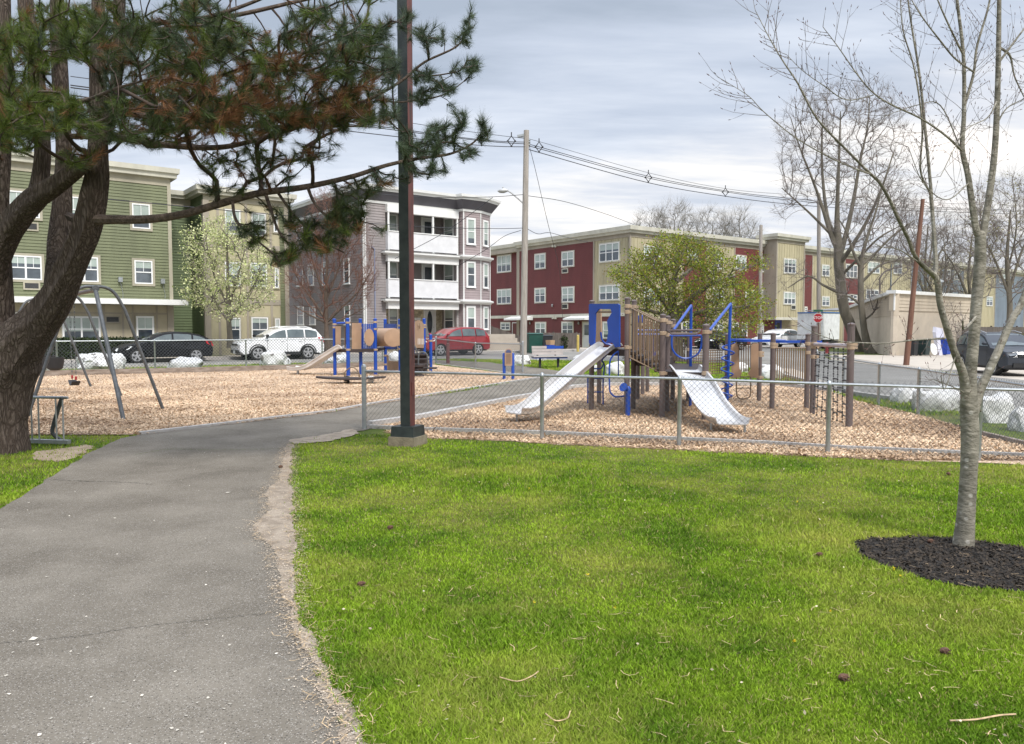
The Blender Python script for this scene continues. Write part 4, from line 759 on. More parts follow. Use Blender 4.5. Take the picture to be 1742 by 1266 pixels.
def swing(s, bucket, label, sx=0):
    c = C0+bd*s; zt = zb_-.02
    if bucket:
        t = thing('bucket_swing', label, 'swing', tuple(c)); h = .62
        mb = MB(); mb.lathe(c+Vector((0, 0, h-.02)), [(.10, 0), (.17, .05), (.20, .2), (.21, .32), (.19, .32), (.17, .2), (.12, .06)], 12); mb.build('seat', M_rub, t, smooth=True); sw_ = .19; hz = h+.3
    else:
        t = thing('belt_swing', label, 'swing', tuple(c)); h = .44; mb = MB(); n = 9; top = []; 
        for k in range(n): u = -1+2*k/(n-1); top.append(c+bd*(.24*u)+Vector((0, 0, h+.09*u*u-.03)))
        vs = []; 
        for p in top: vs += [p+bp_*-.08, p+bp_*.08, p+bp_*.08+Vector((0, 0, -.02)), p-bp_*.08+Vector((0, 0, -.02))]
        fs = []
        for k in range(n-1):
            for q in range(4): fs.append((k*4+q, k*4+(q+1) % 4, k*4+4+(q+1) % 4, k*4+4+q))
        mb.add(vs, fs+[(0, 1, 2, 3), tuple(reversed(range(4*n-4, 4*n)))]); mb.build('seat', M_rub, t); sw_ = .24; hz = h+.06
    for sg in (-1, 1):
        mb = MB(); a = c+bd*(sw_*sg)+Vector((0, 0, hz)); b = c+bd*(sw_*1.25*sg)+Vector((0, 0, zt)); n = 34
        for k in range(n):
            p = a+(b-a)*(k/n); q = a+(b-a)*((k+.8)/n); mb.bar(p, q, .022 if k % 2 else .006, .006 if k % 2 else .022, up=tuple(bd))
        mb.build('chain', M_steel, t)
        if not bucket: mb = MB(); mb.lathe(a+Vector((0, 0, .02)), [(.012, 0), (.022, .01), (.022, .07), (.012, .08)], 8); mb.build('chain_grip', mat('red rubber grip', (.32, .03, .03), .5), t)
swing(2.6, False, 'black belt swing with red grips hanging nearest in the swing set'); swing(5.3, True, 'black bucket swing hanging behind the pine trunk'); swing(6.7, True, 'black bucket swing hanging farthest in the swing set')
# ---------------------------------------------------------------- bicycle rack
br = thing('bicycle_rack', 'low galvanised bicycle rack on the grass beside the pine trunk', 'bicycle rack', tuple(G(60, 758)))
g0_, g1_ = G(-30, 754), G(118, 758); dv = (g1_-g0_).normalized(); nv = Vector((-dv.y, dv.x, 0)); H_ = .66
mb = MB(); mb.tube([g0_+Vector((0, 0, H_)), g1_+Vector((0, 0, H_))], .02, 8); mb.build('top_rail', M_metal, br, smooth=True)
mb = MB(); mb.bar(g0_+Vector((0, 0, .05)), g1_+Vector((0, 0, .05)), .07, .05); mb.build('bottom_rail', M_metal, br)
L_ = (g1_-g0_).length
for px in (-18, 14, 26, 56, 68, 97.5, 109):
    q = g0_+dv*(L_*(px+30)/148); mb = MB(); mb.tube([q+Vector((0, 0, .05)), q+Vector((0, 0, H_))], .011, 6); mb.build('upright', M_metal, br)
for q in (g1_-dv*.08, g0_+dv*.3):
    mb = MB(); mb.tube(catmull([q+Vector((0, 0, H_)), q-dv*.05+nv*.02+Vector((0, 0, .60)), q-dv*.27+nv*.12+Vector((0, 0, .22)), q-dv*.28+nv*.15+Vector((0, 0, .12)), q-dv*.22+nv*.2+Vector((0, 0, .04))], 4), .028, 8); mb.build('brace', M_steel, br, smooth=True)
# ---------------------------------------------------------------- play structures
M_pb = mat('brown powder coat', (.098, .074, .070), .5, col2=(.128, .098, .092), scale=4, bump=.05); M_blue = mat('blue powder coat', (.008, .055, .32), .35, var=.12, scale=3)
M_bluep = mat('blue plastic', (.010, .060, .34), .4, var=.1, scale=2); M_tanp = mat('tan plastic', (.36, .235, .15), .55, var=.1, scale=2.5); M_tans = mat('tan steel', (.185, .125, .075), .5, var=.1)
M_deck = mat('dark brown deck', (.035, .024, .022), .7, var=.2); M_slide = mat('polished steel slide', (.58, .56, .545), .30, col2=(.70, .68, .66), scale=1.6, metal=.6, bump=.02)
M_clamp = mat('tan clamp', (.34, .25, .17), .5)
def pt_post(par, px, yt, yb, r, m, clamps=(), D=None, name='post'):
    b = G(px, yb) if D is None else W(px, 560, D); b = Vector((b.x, b.y, 0)); z = W(px, yt, b.y).z; mb = MB()
    mb.lathe(b+Vector((0, 0, -.1)), [(r, 0), (r, z+.1-r*.9), (r*1.12, z+.1-r*.85), (r*1.12, z+.1-r*.4), (r*.8, z+.1-.01), (r*.3, z+.1)], 14)
    o = mb.build(name, m, par, smooth=True)
    for yc in clamps:
        zc = W(px, yc, b.y).z; mb = MB(); mb.lathe(b+Vector((0, 0, zc-.035)), [(r*1.02, 0), (r*1.16, .005), (r*1.16, .065), (r*1.02, .07)], 12); mb.box(b+Vector((r*1.1, -r*.5, zc)), (.05, .05, .05)); mb.build('clamp', M_clamp, o)
    return b, z
def slide(par, pts, wd, W_, rail, name='slide', m=None, legs=()):
    P = catmull(pts, 6); wv = Vector(wd).normalized(); prof = [(-W_/2-.03, rail), (-W_/2, rail), (-W_/2+.02, .02), (-W_/2+.06, 0), (W_/2-.06, 0), (W_/2-.02, .02), (W_/2, rail), (W_/2+.03, rail)]
    k = len(prof); vs = []; fs = []
    for i, p in enumerate(P):
        d = (P[min(i+1, len(P)-1)]-P[max(0, i-1)]).normalized(); up = wv.cross(d); up = up if up.z > 0 else -up
        for a, h in prof: vs.append(p+wv*a+up*h)
        for a, h in prof: vs.append(p+wv*(a*1.0)+up*(h-.018))
    for i in range(len(P)-1):
        for q in range(k-1): fs.append((i*2*k+q, i*2*k+q+1, (i+1)*2*k+q+1, (i+1)*2*k+q)); fs.append((i*2*k+k+q+1, i*2*k+k+q, (i+1)*2*k+k+q, (i+1)*2*k+k+q+1))
        for q in (0, k-1): fs.append((i*2*k+q, (i+1)*2*k+q, (i+1)*2*k+k+q, i*2*k+k+q))
    for i in (0, len(P)-1):
        for q in range(k-1): fs.append((i*2*k+q, i*2*k+q+1, i*2*k+k+q+1, i*2*k+k+q))
    mb = MB(); mb.add(vs, fs); o = mb.build(name, m or M_slide, par, smooth=True, sharp=50)
    for i_, a in legs:
        p = P[i_]+wv*a; mb = MB(); mb.tube([Vector((p.x, p.y, -.05)), p-Vector((0, 0, .02))], .02, 6); mb.build('slide_leg', M_metal, o)
    return o
def rail_panel(par, A, B, za0, za1, zb0, zb1, n, r=.014, fr=.022, m=None, name='railing'):
    """balusters between two posts A and B; bottoms za0/zb0, tops za1/zb1"""
    m = m or M_tans; mb = MB(); A, B = Vector(A), Vector(B); q = lambda t, z: A+(B-A)*t+Vector((0, 0, z))
    e = .05/(B-A).length
    mb.tube([q(e, za0), q(1-e, zb0), q(1-e, zb1), q(e, za1)], fr, 6, closed=True)
    for k in range(1, n):
        t = e+(1-2*e)*k/n; mb.tube([q(t, za0+(zb0-za0)*t), q(t, za1+(zb1-za1)*t)], r, 5)
    return mb.build(name, m, par, smooth=True)
def plate(par, poly, nrm, th, m, name):
    mb = MB(); mb.prism(poly, Vector(nrm).normalized()*th); return mb.build(name, m, par)
ps = thing('play_structure', 'large brown-posted play structure with two steel slides and a blue spiral climber', 'play structure', (3.4, 14.5, 0))
R0 = .05
P1, z1 = pt_post(ps, 1006, 510.5, 699, R0, M_pb, (534, 540)); P2, z2 = pt_post(ps, 1066, 505.7, 707, R0, M_pb, (521, 531, 591)); P3, z3 = pt_post(ps, 1077, 510, 697.6, R0, M_pb, (522,))
P4, z4 = pt_post(ps, 1126, 534, 711.5, .052, M_pb, (545, 567, 635)); P5, z5 = pt_post(ps, 1134.5, 537, 702, .05, M_pb, (549, 570)); P6, z6 = pt_post(ps, 1144, 542.5, 681, .055, M_pb, (555,))
P7, z7 = pt_post(ps, 1199, 551, 716, .058, M_pb, (565, 635)); P8, z8 = pt_post(ps, 1236, 567, 682, .055, M_pb, (592, 600)); P9, z9 = pt_post(ps, 1291, 566, 683.4, .05, M_pb, (600, 605, 642))
P10, z10 = pt_post(ps, 1313, 566, 697, .05, M_pb, (586, 590)); P11, z11 = pt_post(ps, 1372, 567, 696, .05, M_pb, (585, 600)); P12, z12 = pt_post(ps, 1382, 553, 706, .052, M_pb, (585, 590, 607)); P13, z13 = pt_post(ps, 1444, 549, 729, .055, M_pb, (586, 591))
P14, _ = pt_post(ps, 1171, 566, 684, .05, M_pb, (595,)); P15, _ = pt_post(ps, 1084.5, 539, 680, .05, M_pb, (560,)); P16, _ = pt_post(ps, 1093, 560, 672, .05, M_pb); P17, _ = pt_post(ps, 1101, 570, 668, .05, M_pb); P18, _ = pt_post(ps, 1019, 600, 688, .05, M_pb); P19, _ = pt_post(ps, 1130, 575, 672, .05, M_pb)
dA, dB = 1.22, .84
def deck(poly, z, th=.12): mb = MB(); mb.prism([Vector((p[0], p[1], z-th)) for p in poly], (0, 0, th)); return mb.build('deck', M_deck, ps)
deck([P1, P2, P3, P18], dA); deck([P4, P7, Vector((4.25, 16.6, 0)), P6, P5], dB); deck([P15, P6, P5, P3], 1.0)
for k in range(5):      # treads from the high deck to the low deck
    t = (k+.5)/5; a = P2.lerp(P4, t); b = P15.lerp(P6, t); z = dA-(dA-dB)*t; mb = MB(); d = (P4-P2).normalized()*.09; mb.prism([Vector((q.x, q.y, z-.05)) for q in (a-d, a+d, b+d, b-d)], (0, 0, .05)); mb.build('tread', M_deck, ps)
rail_panel(ps, P2, P4, W(1072, 608, P2.y).z, W(1072, 523, P2.y).z, W(1120, 634, P4.y).z, W(1120, 549, P4.y).z, 8)
rail_panel(ps, P3, P5, 1.0, 2.0, .85, 1.7, 8)
rail_panel(ps, P15, P6, 1.0, 1.85, .85, 1.6, 8)
# window panel between the two tall posts
n_ = (P2-P1).cross(Vector((0, 0, 1))).normalized(); n_ = n_ if n_.y < 0 else -n_
def onp(A, B, px, py):
    pl = Pl(A, B-A); a, z = pl.loc(px, py); return pl.pt(a, z, .05)
o_ = [(1007, 519), (1009, 517), (1056, 517), (1059, 519), (1059, 590), (1052, 591), (1047, 583), (1037, 583), (1040, 566), (1038, 546), (1046, 532), (1044, 526), (1024, 526), (1018, 534), (1017, 570), (1016, 586), (1010, 588), (1007, 583)]
plate(ps, [onp(P1, P2, *q) for q in o_], n_, .03, M_bluep, 'window_panel')
mb = MB(); mb.tube([onp(P1, P2, 1018, 531), onp(P1, P2, 1058, 531)], .02, 6); mb.build('hand_bar', M_tans, ps)
plate(ps, [onp(P18, P3, *q)+Vector((0, 0, 0)) for q in ((1018, 528), (1027, 526), (1028, 580), (1018, 582))], n_, .03, M_tanp, 'back_panel')
for q in ([(1022, 565), (1024, 578), (1031, 585), (1038, 586)], [(1040, 563), (1037, 576), (1032, 584), (1042, 588)]):
    mb = MB(); mb.tube(catmull([W(x, y, 14.9) for x, y in q], 4), .018, 6); mb.build('hand_loop', M_blue, ps, smooth=True)
# first slide: down to the left and towards the viewer
sA = W(1030, 592, 14.55); e1 = Vector((.12, 13.0, .17)); wv = Vector((-.62, .78, 0)); h0 = Vector((sA.x, sA.y, 1.22))
dd = (e1-h0); dh = Vector((dd.x, dd.y, 0)); pts = [h0+dh*-.06, h0, h0+dh*.35+Vector((0, 0, -.40)), h0+dh*.66+Vector((0, 0, -.78)), h0+dh*.84+Vector((0, 0, -.99)), h0+dh*.95+Vector((0, 0, -1.05)), h0+dh*1.06+Vector((0, 0, -1.04))]
slide(ps, pts, wv, .46, .11, legs=((34, 0),))
# second slide: wide, straight towards the viewer
h1 = Vector(((P4.x+P7.x)/2+.06, 13.55, dB+.02)); e2 = Vector((3.33, 11.55, .14)); dd = e2-h1; dh = Vector((dd.x, dd.y, 0))
pts = [h1-dh*.05, h1, h1+dh*.3+Vector((0, 0, -.22)), h1+dh*.56+Vector((0, 0, -.50)), h1+dh*.78+Vector((0, 0, -.66)), h1+dh*.92+Vector((0, 0, -.70)), h1+dh*1.03+Vector((0, 0, -.69))]
slide(ps, pts, (.985, -.17, 0), .50, .10, legs=((29, -.22), (33, .22)))
# loops and guards at the low deck
def loop(pts, r, m, name, k=5): mb = MB(); mb.tube(catmull(pts, k), r, 7); return mb.build(name, m, ps, smooth=True)
loop([W(x, y, 13.55) for x, y in ((1143, 571), (1143, 590), (1149, 602), (1160, 609), (1174, 609), (1187, 602), (1193, 588), (1193, 571))], .017, M_blue, 'guard_loop')
loop([W(1139, 571, 13.6), W(1193, 571, 13.5)], .018, M_blue, 'guard_bar'); mb = MB(); mb.tube([W(x, y, D) for x, y, D in ((1135, 562.5, 13.7), (1192, 562, 13.5), (1184, 568, 13.2), (1143, 568, 13.3))], .022, 6, closed=True); mb.build('counter_rim', M_pb, ps)
loop([W(x, y, 16.4) for x, y in ((1082, 568), (1083, 590), (1090, 602), (1103, 607), (1113, 604), (1118, 590), (1118, 568))], .02, M_blue, 'guard_loop')
loop([W(1082, 569, 16.4), W(1121, 569, 16.4)], .022, M_blue, 'guard_bar'); loop([W(1082, 562, 16.6), W(1121, 562, 16.6)], .02, M_blue, 'guard_bar')
for x in (1095, 1111): loop([W(x, 569, 16.45), W(x, 604, 16.45)], .018, M_blue, 'guard_bar')
for x, y in ((1090, 543),): mb = MB(); c = W(x, y, 17); mb.lathe(c-Vector((0, 0, .1)), [(.02, 0), (.06, .03), (.075, .1), (.06, .17), (.02, .2)], 10); mb.build('ball_finial', M_bluep, ps, smooth=True)
mb = MB(); mb.tube(catmull([W(1098, 566, 17.5), W(1092, 556, 17.5), W(1104, 551, 17.4), W(1096, 545, 17.5), W(1108, 548, 17.5), W(1100, 560, 17.5), W(1112, 565, 17.5)], 4), .035, 7); mb.build('twisted_grip', M_tanp, ps, smooth=True)
rail_panel(ps, P6, P14, .9, W(1160, 566, 16.8).z, .9, W(1160, 566, 16.8).z, 5); rail_panel(ps, P7, Vector((4.25, 16.6, 0)), .85, 1.5, .85, 1.5, 10)
mb = MB(); A = W(1177, 560, 16.9); B = W(1229, 560, 17.3)     # wire-grid panel
for k in range(14): p = A.lerp(B, k/13); mb.tube([Vector((p.x, p.y, W(1200, 636, 17).z)), Vector((p.x, p.y, W(1200, 596, 17).z))], .009, 4)
for k in range(10): z = W(1200, 636, 17).z+(W(1200, 596, 17).z-W(1200, 636, 17).z)*k/9; mb.tube([Vector((A.x, A.y, z)), Vector((B.x, B.y, z))], .009, 4)
mb.build('grid_panel', M_tans, ps)
# climbing poles and spiral
q0 = G(1236, 696); zt = W(1243, 516, q0.y).z; tp = W(1243, 517, q0.y); mb = MB(); mb.tube([Vector((q0.x, q0.y, -.05)), Vector((tp.x, tp.y, tp.z))], .03, 8); mb.build('climbing_pole', M_blue, ps, smooth=True)
mb = MB(); mb.tube([tp, W(1207, 562, 13.6)], .026, 8); mb.build('pole_arm', M_blue, ps, smooth=True)
q1 = W(1175, 631, 15.6); tp1 = W(1175.6, 520, 15.6); mb = MB(); mb.tube([Vector((q1.x, q1.y, 0)), tp1], .03, 8); mb.build('climbing_pole', M_blue, ps, smooth=True)
mb = MB(); mb.tube([tp1, W(1146, 561.6, 14.2)], .026, 8); mb.build('pole_arm', M_blue, ps, smooth=True)
hc = W(1240, 560, q0.y); zA, zB = W(1240, 583, q0.y).z, .04; mb = MB(); pts = []
for k in range(6*16+1): a = k/16*2*math.pi; z = zA+(zB-zA)*k/96; cxx = hc.x-.05*(zA-z)/zA; pts.append(Vector((cxx+.12*math.cos(a), hc.y+.12*math.sin(a), z)))
mb.tube(pts, .016, 6); mb.build('spiral_climber', M_blue, ps, smooth=True)
# tan panel with hoop
for pl_ in ([(1244, 584), (1252, 584), (1256, 590), (1257, 625), (1262, 634), (1258, 642), (1244, 643)], [(1277, 590), (1281, 584), (1290, 584), (1290, 643), (1277, 642), (1272, 635), (1277, 627)]):
    plate(ps, [onp(P8, P9, *q) for q in pl_], (-.2, -1, 0), .04, M_tanp, 'side_panel')
mb = MB()
for x in (1257, 1261, 1265, 1269, 1273, 1277): mb.tube([onp(P8, P9, x, 586), onp(P8, P9, x, 632)], .012, 5)
mb.tube(catmull([onp(P8, P9, x, y) for x, y in ((1253, 640), (1253, 668), (1257, 677), (1266, 678), (1275, 675), (1277, 665), (1277, 640))], 4), .016, 6)
for y in (586, 641, 660): mb.tube([onp(P8, P9, 1245, y) if y < 650 else onp(P8, P9, 1254, y), onp(P8, P9, 1290, y) if y < 650 else onp(P8, P9, 1276, y)], .014, 5)
mb.build('hoop_railing', M_tans, ps)
mb = MB(); mb.prism([onp(P8, P9, *q)+Vector((0, -.02, 0)) for q in ((1279, 607), (1290, 606), (1290, 626), (1279, 628))], (0, -.02, 0)); mb.build('play_dial', mat('grey blue dial', (.22, .24, .27), .5), ps)
rail_panel(ps, P10, P11, W(1340, 653, 15.2).z, W(1340, 592, 15.2).z, W(1340, 653, 15.2).z, W(1340, 592, 15.2).z, 13)
# blue serpentine beam between the back posts
A, B = P8.copy(), P11.copy(); A.z = W(1243, 580, P8.y).z; B.z = W(1367, 584, P11.y).z; d = (B-A); dn = Vector((-d.y, d.x, 0)).normalized(); vs = []; fs = []; n = 48
for k in range(n+1):
    t = k/n; c = A+d*t+dn*(.26*math.sin(t*4.6*math.pi)); tdir = (d+dn*(.26*4.6*math.pi*math.cos(t*4.6*math.pi))).normalized(); sd_ = Vector((-tdir.y, tdir.x, 0)).normalized()*.13
    vs += [c-sd_, c+sd_, c+sd_+Vector((0, 0, .05)), c-sd_+Vector((0, 0, .05))]
for k in range(n):
    for q in range(4): fs.append((k*4+q, k*4+(q+1) % 4, k*4+4+(q+1) % 4, k*4+4+q))
mb = MB(); mb.add(vs, fs+[(0, 1, 2, 3), tuple(range(4*n, 4*n+4))]); mb.build('serpentine_beam', M_bluep, ps, smooth=True)
# chain net
A, B = P12.copy(), P13.copy(); A.z = W(1386, 586, P12.y).z; B.z = W(1438, 588.5, P13.y).z; mb = MB(); mb.tube([A, B], .035, 8); mb.build('net_bar', mat('faded pink grey bar', (.42, .36, .36), .5), ps, smooth=True)
M_net = mat('black chain', (.012, .012, .014), .5); dd = B-A; offv = Vector((-.12, -.16, 0)); st_ = []
for t in (.08, .19, .33, .45, .58, .69, .82, .93):
    a = A+dd*t; st_.append((a, Vector((a.x, a.y, .03))+offv*(.6 if t < .5 else -.2)))
mb = MB()
for a, b in st_:
    n = 30
    for k in range(n): p = a.lerp(b, k/n); q = a.lerp(b, (k+.72)/n); mb.tube([p, q], .013 if k % 2 else .008, 4)
for i in range(0, 8, 2):
    for k in range(6):
        t = .14+.15*k; mb.tube([st_[i][0].lerp(st_[i][1], t), st_[i+1][0].lerp(st_[i+1][1], t)], .013, 4)
for i in range(1, 7, 2):
    for k in range(5): t = .22+.16*k; mb.tube([st_[i][0].lerp(st_[i][1], t), st_[i+1][0].lerp(st_[i+1][1], t)], .011, 4) if (i+k) % 2 else None
mb.build('chain_net', M_net, ps)
# blue talk tube and ladders
q = G(1068, 709); mb = MB(); mb.lathe(q, [(.045, -.05), (.045, .42), (.055, .45), (.055, .52), (.03, .56)], 12); mb.tube([q+Vector((0, 0, .5)), q+Vector((-.05, -.03, .52)), q+Vector((-.1, -.08, .55))], [.04, .06, .085], 10); mb.build('talk_tube', M_bluep, ps, smooth=True)
lad = [[(1000, 686), (1000, 645), (999, 643)], [(1026, 688), (1026, 650), (1028, 622), (1024, 613), (1032, 604)]]
for l in lad: loop([W(x, y, 15.4) for x, y in l], .016, M_blue, 'ladder_rail')
for y in (644, 667): loop([W(1000, y, 15.4), W(1026, y, 15.4)], .014, M_blue, 'ladder_rung')
loop([W(1008, 627, 15.2), W(1022, 627, 15.2), W(1027, 618, 15.2)], .014, M_blue, 'ladder_rung')
loop([W(x, y, 14.3) for x, y in ((1062, 598), (1052, 598), (1042, 606), (1037, 620), (1037, 660), (1040, 670), (1048, 675), (1062, 674))], .016, M_blue, 'hand_loop'); loop([W(1052, 598, 14.3), W(1052, 643, 14.3)], .012, M_blue, 'hand_loop')
# ---------------------------------------------------------------- small blue play structure
ps0 = ps
ps = thing('play_structure', 'small blue-posted play structure with a short slide in the left play area', 'play structure', (-5, 27, 0))
B1, _ = pt_post(ps, 570, 542, 639, .06, M_blue, (552, 557)); B2, _ = pt_post(ps, 592.5, 541, 640, .065, M_blue, (549, 595)); B3, _ = pt_post(ps, 614, 542, 638, .06, M_blue, (558,)); B4, _ = pt_post(ps, 639, 541.7, 638, .06, M_blue, (548, 560, 595))
B5, _ = pt_post(ps, 656, 542.5, 631, .06, M_blue, (605, 620)); B6, _ = pt_post(ps, 681, 542.5, 636, .065, M_blue, (554, 561, 587, 594)); B7, _ = pt_post(ps, 722, 541.7, 629, .062, M_blue, (553, 557)); B8, _ = pt_post(ps, 733, 569, 632, .06, M_blue, (580,)); B9, _ = pt_post(ps, 703, 546, 634, .06, M_blue)
def zat(y, D): return W(0, y, D).z
dz = zat(594, 26.5)
mb = MB(); mb.prism([Vector((p.x, p.y, dz-.1)) for p in (B1, B2, B4, B5, B5.lerp(B3, .5)+Vector((0, 1.2, 0)))], (0, 0, .1)); mb.build('deck', M_deck, ps)
mb = MB(); mb.prism([Vector((p.x, p.y, dz-.1)) for p in (B6, B7, B7+Vector((-.2, 1.3, 0)), B6+Vector((0, 1.3, 0)))], (0, 0, .1)); mb.build('deck', M_deck, ps)
nf_ = Vector((0, -1, 0))
plate(ps, [onp(B1, B2, *q) for q in ((573, 555), (582, 555), (582, 592), (584, 594), (573, 594))], nf_, .05, M_tanp, 'side_panel'); loop([W(573, 550, 26.2), W(590, 549.5, 26.1)], .04, M_blue, 'arch_bar')
loop([W(587, 556, 26.1), W(587, 592, 26.1)], .025, M_tans, 'hand_bar')
plate(ps, [onp(B2, B3, *q) for q in ((597, 549.5), (613, 549.5), (613, 594), (597, 594))], nf_, .05, M_tanp, 'board_panel')
mb = MB(); [mb.tube([onp(B3, B4, x, 551), onp(B3, B4, x, 593)], .028, 6) for x in (618, 621.5, 625, 628.5, 632, 635)]; mb.build('bars', M_blue, ps)
pl = Pl(B3, B4-B3); a, z = pl.loc(629, 574); mb = MB(); mb.prism([pl.pt(a+.17*math.cos(t), z+.3*math.sin(t), .08) for t in np.linspace(0, 6.283, 21)[:-1]], pl.n*.04); mb.build('round_panel', M_tanp, ps)
mb = MB(); mb.tube([W(640, 574, 27.6), W(672, 574, 26.6)], .32, 16); mb.build('crawl_tube', M_tanp, ps, smooth=True)
mb = MB(); mb.lathe(W(669, 575, 26.3), [(.30, 0), (.31, .02), (.31, .06), (.26, .07)], 18, axis=(0, -1, 0)); mb.build('tube_cover', M_tanp, ps, smooth=True)
plate(ps, [onp(B5, B6, *q) for q in ((657, 551), (677, 551), (678, 594), (657, 594))], nf_, .05, M_bluep, 'tube_panel')
plate(ps, [onp(B5, B6, *q) for q in ((660, 604), (663, 604), (664, 614), (680, 615), (680, 630), (661, 631))], nf_, .04, M_tanp, 'low_panel')
plate(ps, [onp(B9, B7, *q) for q in ((701, 552), (704, 547), (710, 544.5), (716, 547), (719, 552), (719, 592), (701, 592))], nf_, .05, M_tanp, 'arched_panel')
pl = Pl(B9, B7-B9); a, z = pl.loc(708, 554.5); mb = MB(); mb.prism([pl.pt(a+.09*math.cos(t), z+.11*math.sin(t), .11) for t in np.linspace(0, 6.283, 5)[:-1]], pl.n*.02); mb.build('play_dial', M_tans, ps)
mb = MB()
for x in (706.5, 709, 711.5, 714, 716.5): a, z = pl.loc(x, 586); mb.pbox(pl, a-.012, a+.012, z, z+.22, .1, .115)
mb.build('slots', M_white, ps)
for k, (y, x0, x1) in enumerate(((603, 702, 726), (611, 702, 728), (620, 703, 730), (626, 712, 742))):
    D = 27.2-.45*k; a, b = W(x0, y, D), W(x1, y, D); mb = MB(); mb.prism([Vector((a.x, a.y, a.z-.04)), Vector((b.x, b.y, a.z-.04)), Vector((b.x, b.y+.4, a.z-.04)), Vector((a.x, a.y+.4, a.z-.04))], (0, 0, .05)); mb.build('step', M_deck, ps)
mb = MB(); mb.prism([W(704, 605, 27.4), W(727, 605, 27.4), W(727, 632, 27.4), W(704, 632, 27.4)], (0, .05, 0)); mb.build('riser_panel', M_deck, ps)
for p_ in ([(712, 640), (712, 608), (715, 600), (722, 600), (727, 606), (728, 628)], [(702, 583), (707, 592), (710, 600)], [(702, 560), (702, 600)]): loop([W(x, y, 25.8) for x, y in p_], .028, M_steel, 'handrail')
for x in (703, 713): mb = MB(); c = G(x, 641); mb.lathe(c, [(.17, 0), (.17, .05), (.1, .1), (.17, .16), (.12, .2), (.18, .26), (.12, .3), (.2, .34), (.2, .4)], 12); mb.build('step_pod', M_deck, ps, smooth=True)
hs_ = W(580, 593, 26.3); ee = G(497, 637); h0 = hs_.copy(); h0.z = dz+.02; ee.z = .16; dd = ee-h0; dh = Vector((dd.x, dd.y, 0)); dzv = ee.z-h0.z
slide(ps, [h0-dh*.04, h0, h0+dh*.3+Vector((0, 0, dzv*.42)), h0+dh*.55+Vector((0, 0, dzv*.78)), h0+dh*.72+Vector((0, 0, dzv*.95)), h0+dh*.88+Vector((0, 0, dzv)), h0+dh*1.02+Vector((0, 0, dzv*.98))], (.25, .97, 0), .6, .12, m=mat('pale plastic slide', (.68, .66, .64), .4), legs=((32, .2), (28, -.2)))
ps = ps0
# ---------------------------------------------------------------- spring platform
sp_ = thing('spring_rider', 'dark oval spring platform with an arched handle in front of the blue play structure', 'spring rider', tuple(G(597, 653)))
c = G(597, 653); top = W(597, 644.5, c.y); mb = MB(); pts = [(1.03*math.cos(t), .32*math.sin(t)) for t in np.linspace(0, 6.283, 29)[:-1]]; mb.prism([Vector((top.x+x, top.y+y, top.z-.02+.05*(x/1.03)**2)) for x, y in pts], (0, 0, .05)); mb.build('platform', M_deck, sp_)
for dx in (-.12, .58):
    mb = MB(); q = Vector((top.x+dx, top.y, 0)); mb.tube([q+Vector((.075*math.cos(a), .075*math.sin(a), .02+a/(2*math.pi)*.045)) for a in np.linspace(0, 2*math.pi*4.6, 60)], .016, 5); mb.build('spring', M_rub if dx < 0 else M_white, sp_, smooth=True)
mb = MB(); mb.tube(catmull([top+Vector((-.17, 0, .02)), top+Vector((-.17, 0, .2)), top+Vector((.0, 0, .33)), top+Vector((.14, 0, .30)), top+Vector((.24, 0, .15)), top+Vector((.25, 0, .02))], 4), .02, 6); mb.build('handle', M_tans, sp_, smooth=True)
# ---------------------------------------------------------------- playground information sign
si = thing('playground_sign', 'round-topped tan playground sign on two blue posts by the path', 'sign', tuple(G(864, 645)))
b0, b1 = G(857.6, 646), G(872.5, 646)
for b in (b0, b1): zt = W(865, 600.5, b.y).z; mb = MB(); mb.lathe(b, [(.05, -.05), (.05, zt-.03), (.03, zt)], 10); mb.build('post', M_blue, si, smooth=True)
pl = Pl(b0+Vector((0, -.05, 0)), b1-b0); L_ = (b1-b0).length; zt = W(865, 599, b0.y).z; zb2 = W(865, 622, b0.y).z; ha = L_*.42
prof = [(L_*.08, zb2), (L_*.92, zb2), (L_*.92, zt)]+[(L_/2+ha*math.cos(t), zt+ha*.95*math.sin(t)) for t in np.linspace(.05, math.pi-.05, 12)]+[(L_*.08, zt)]
mb = MB(); mb.prism([pl.pt(a, z, 0) for a, z in prof], pl.n*.04); bo = mb.build('board', M_tanp, si)
mb = MB(); c = L_/2; mb.prism([pl.pt(c+.09*math.cos(t), zt-.02+.1*math.sin(t), .04) for t in np.linspace(0, math.pi, 9)], pl.n*.008); mb.build('emblem', mat('slate blue print', (.06, .08, .18), .5), bo)
mb = MB()
for k in range(9): mb.pbox(pl, c-.09+.01*(k % 3), c+.09-.012*((k*2) % 3), zb2+.08+.035*k-.004, zb2+.08+.035*k+.006, .04, .046)
mb.build('small_print', M_browns, bo)
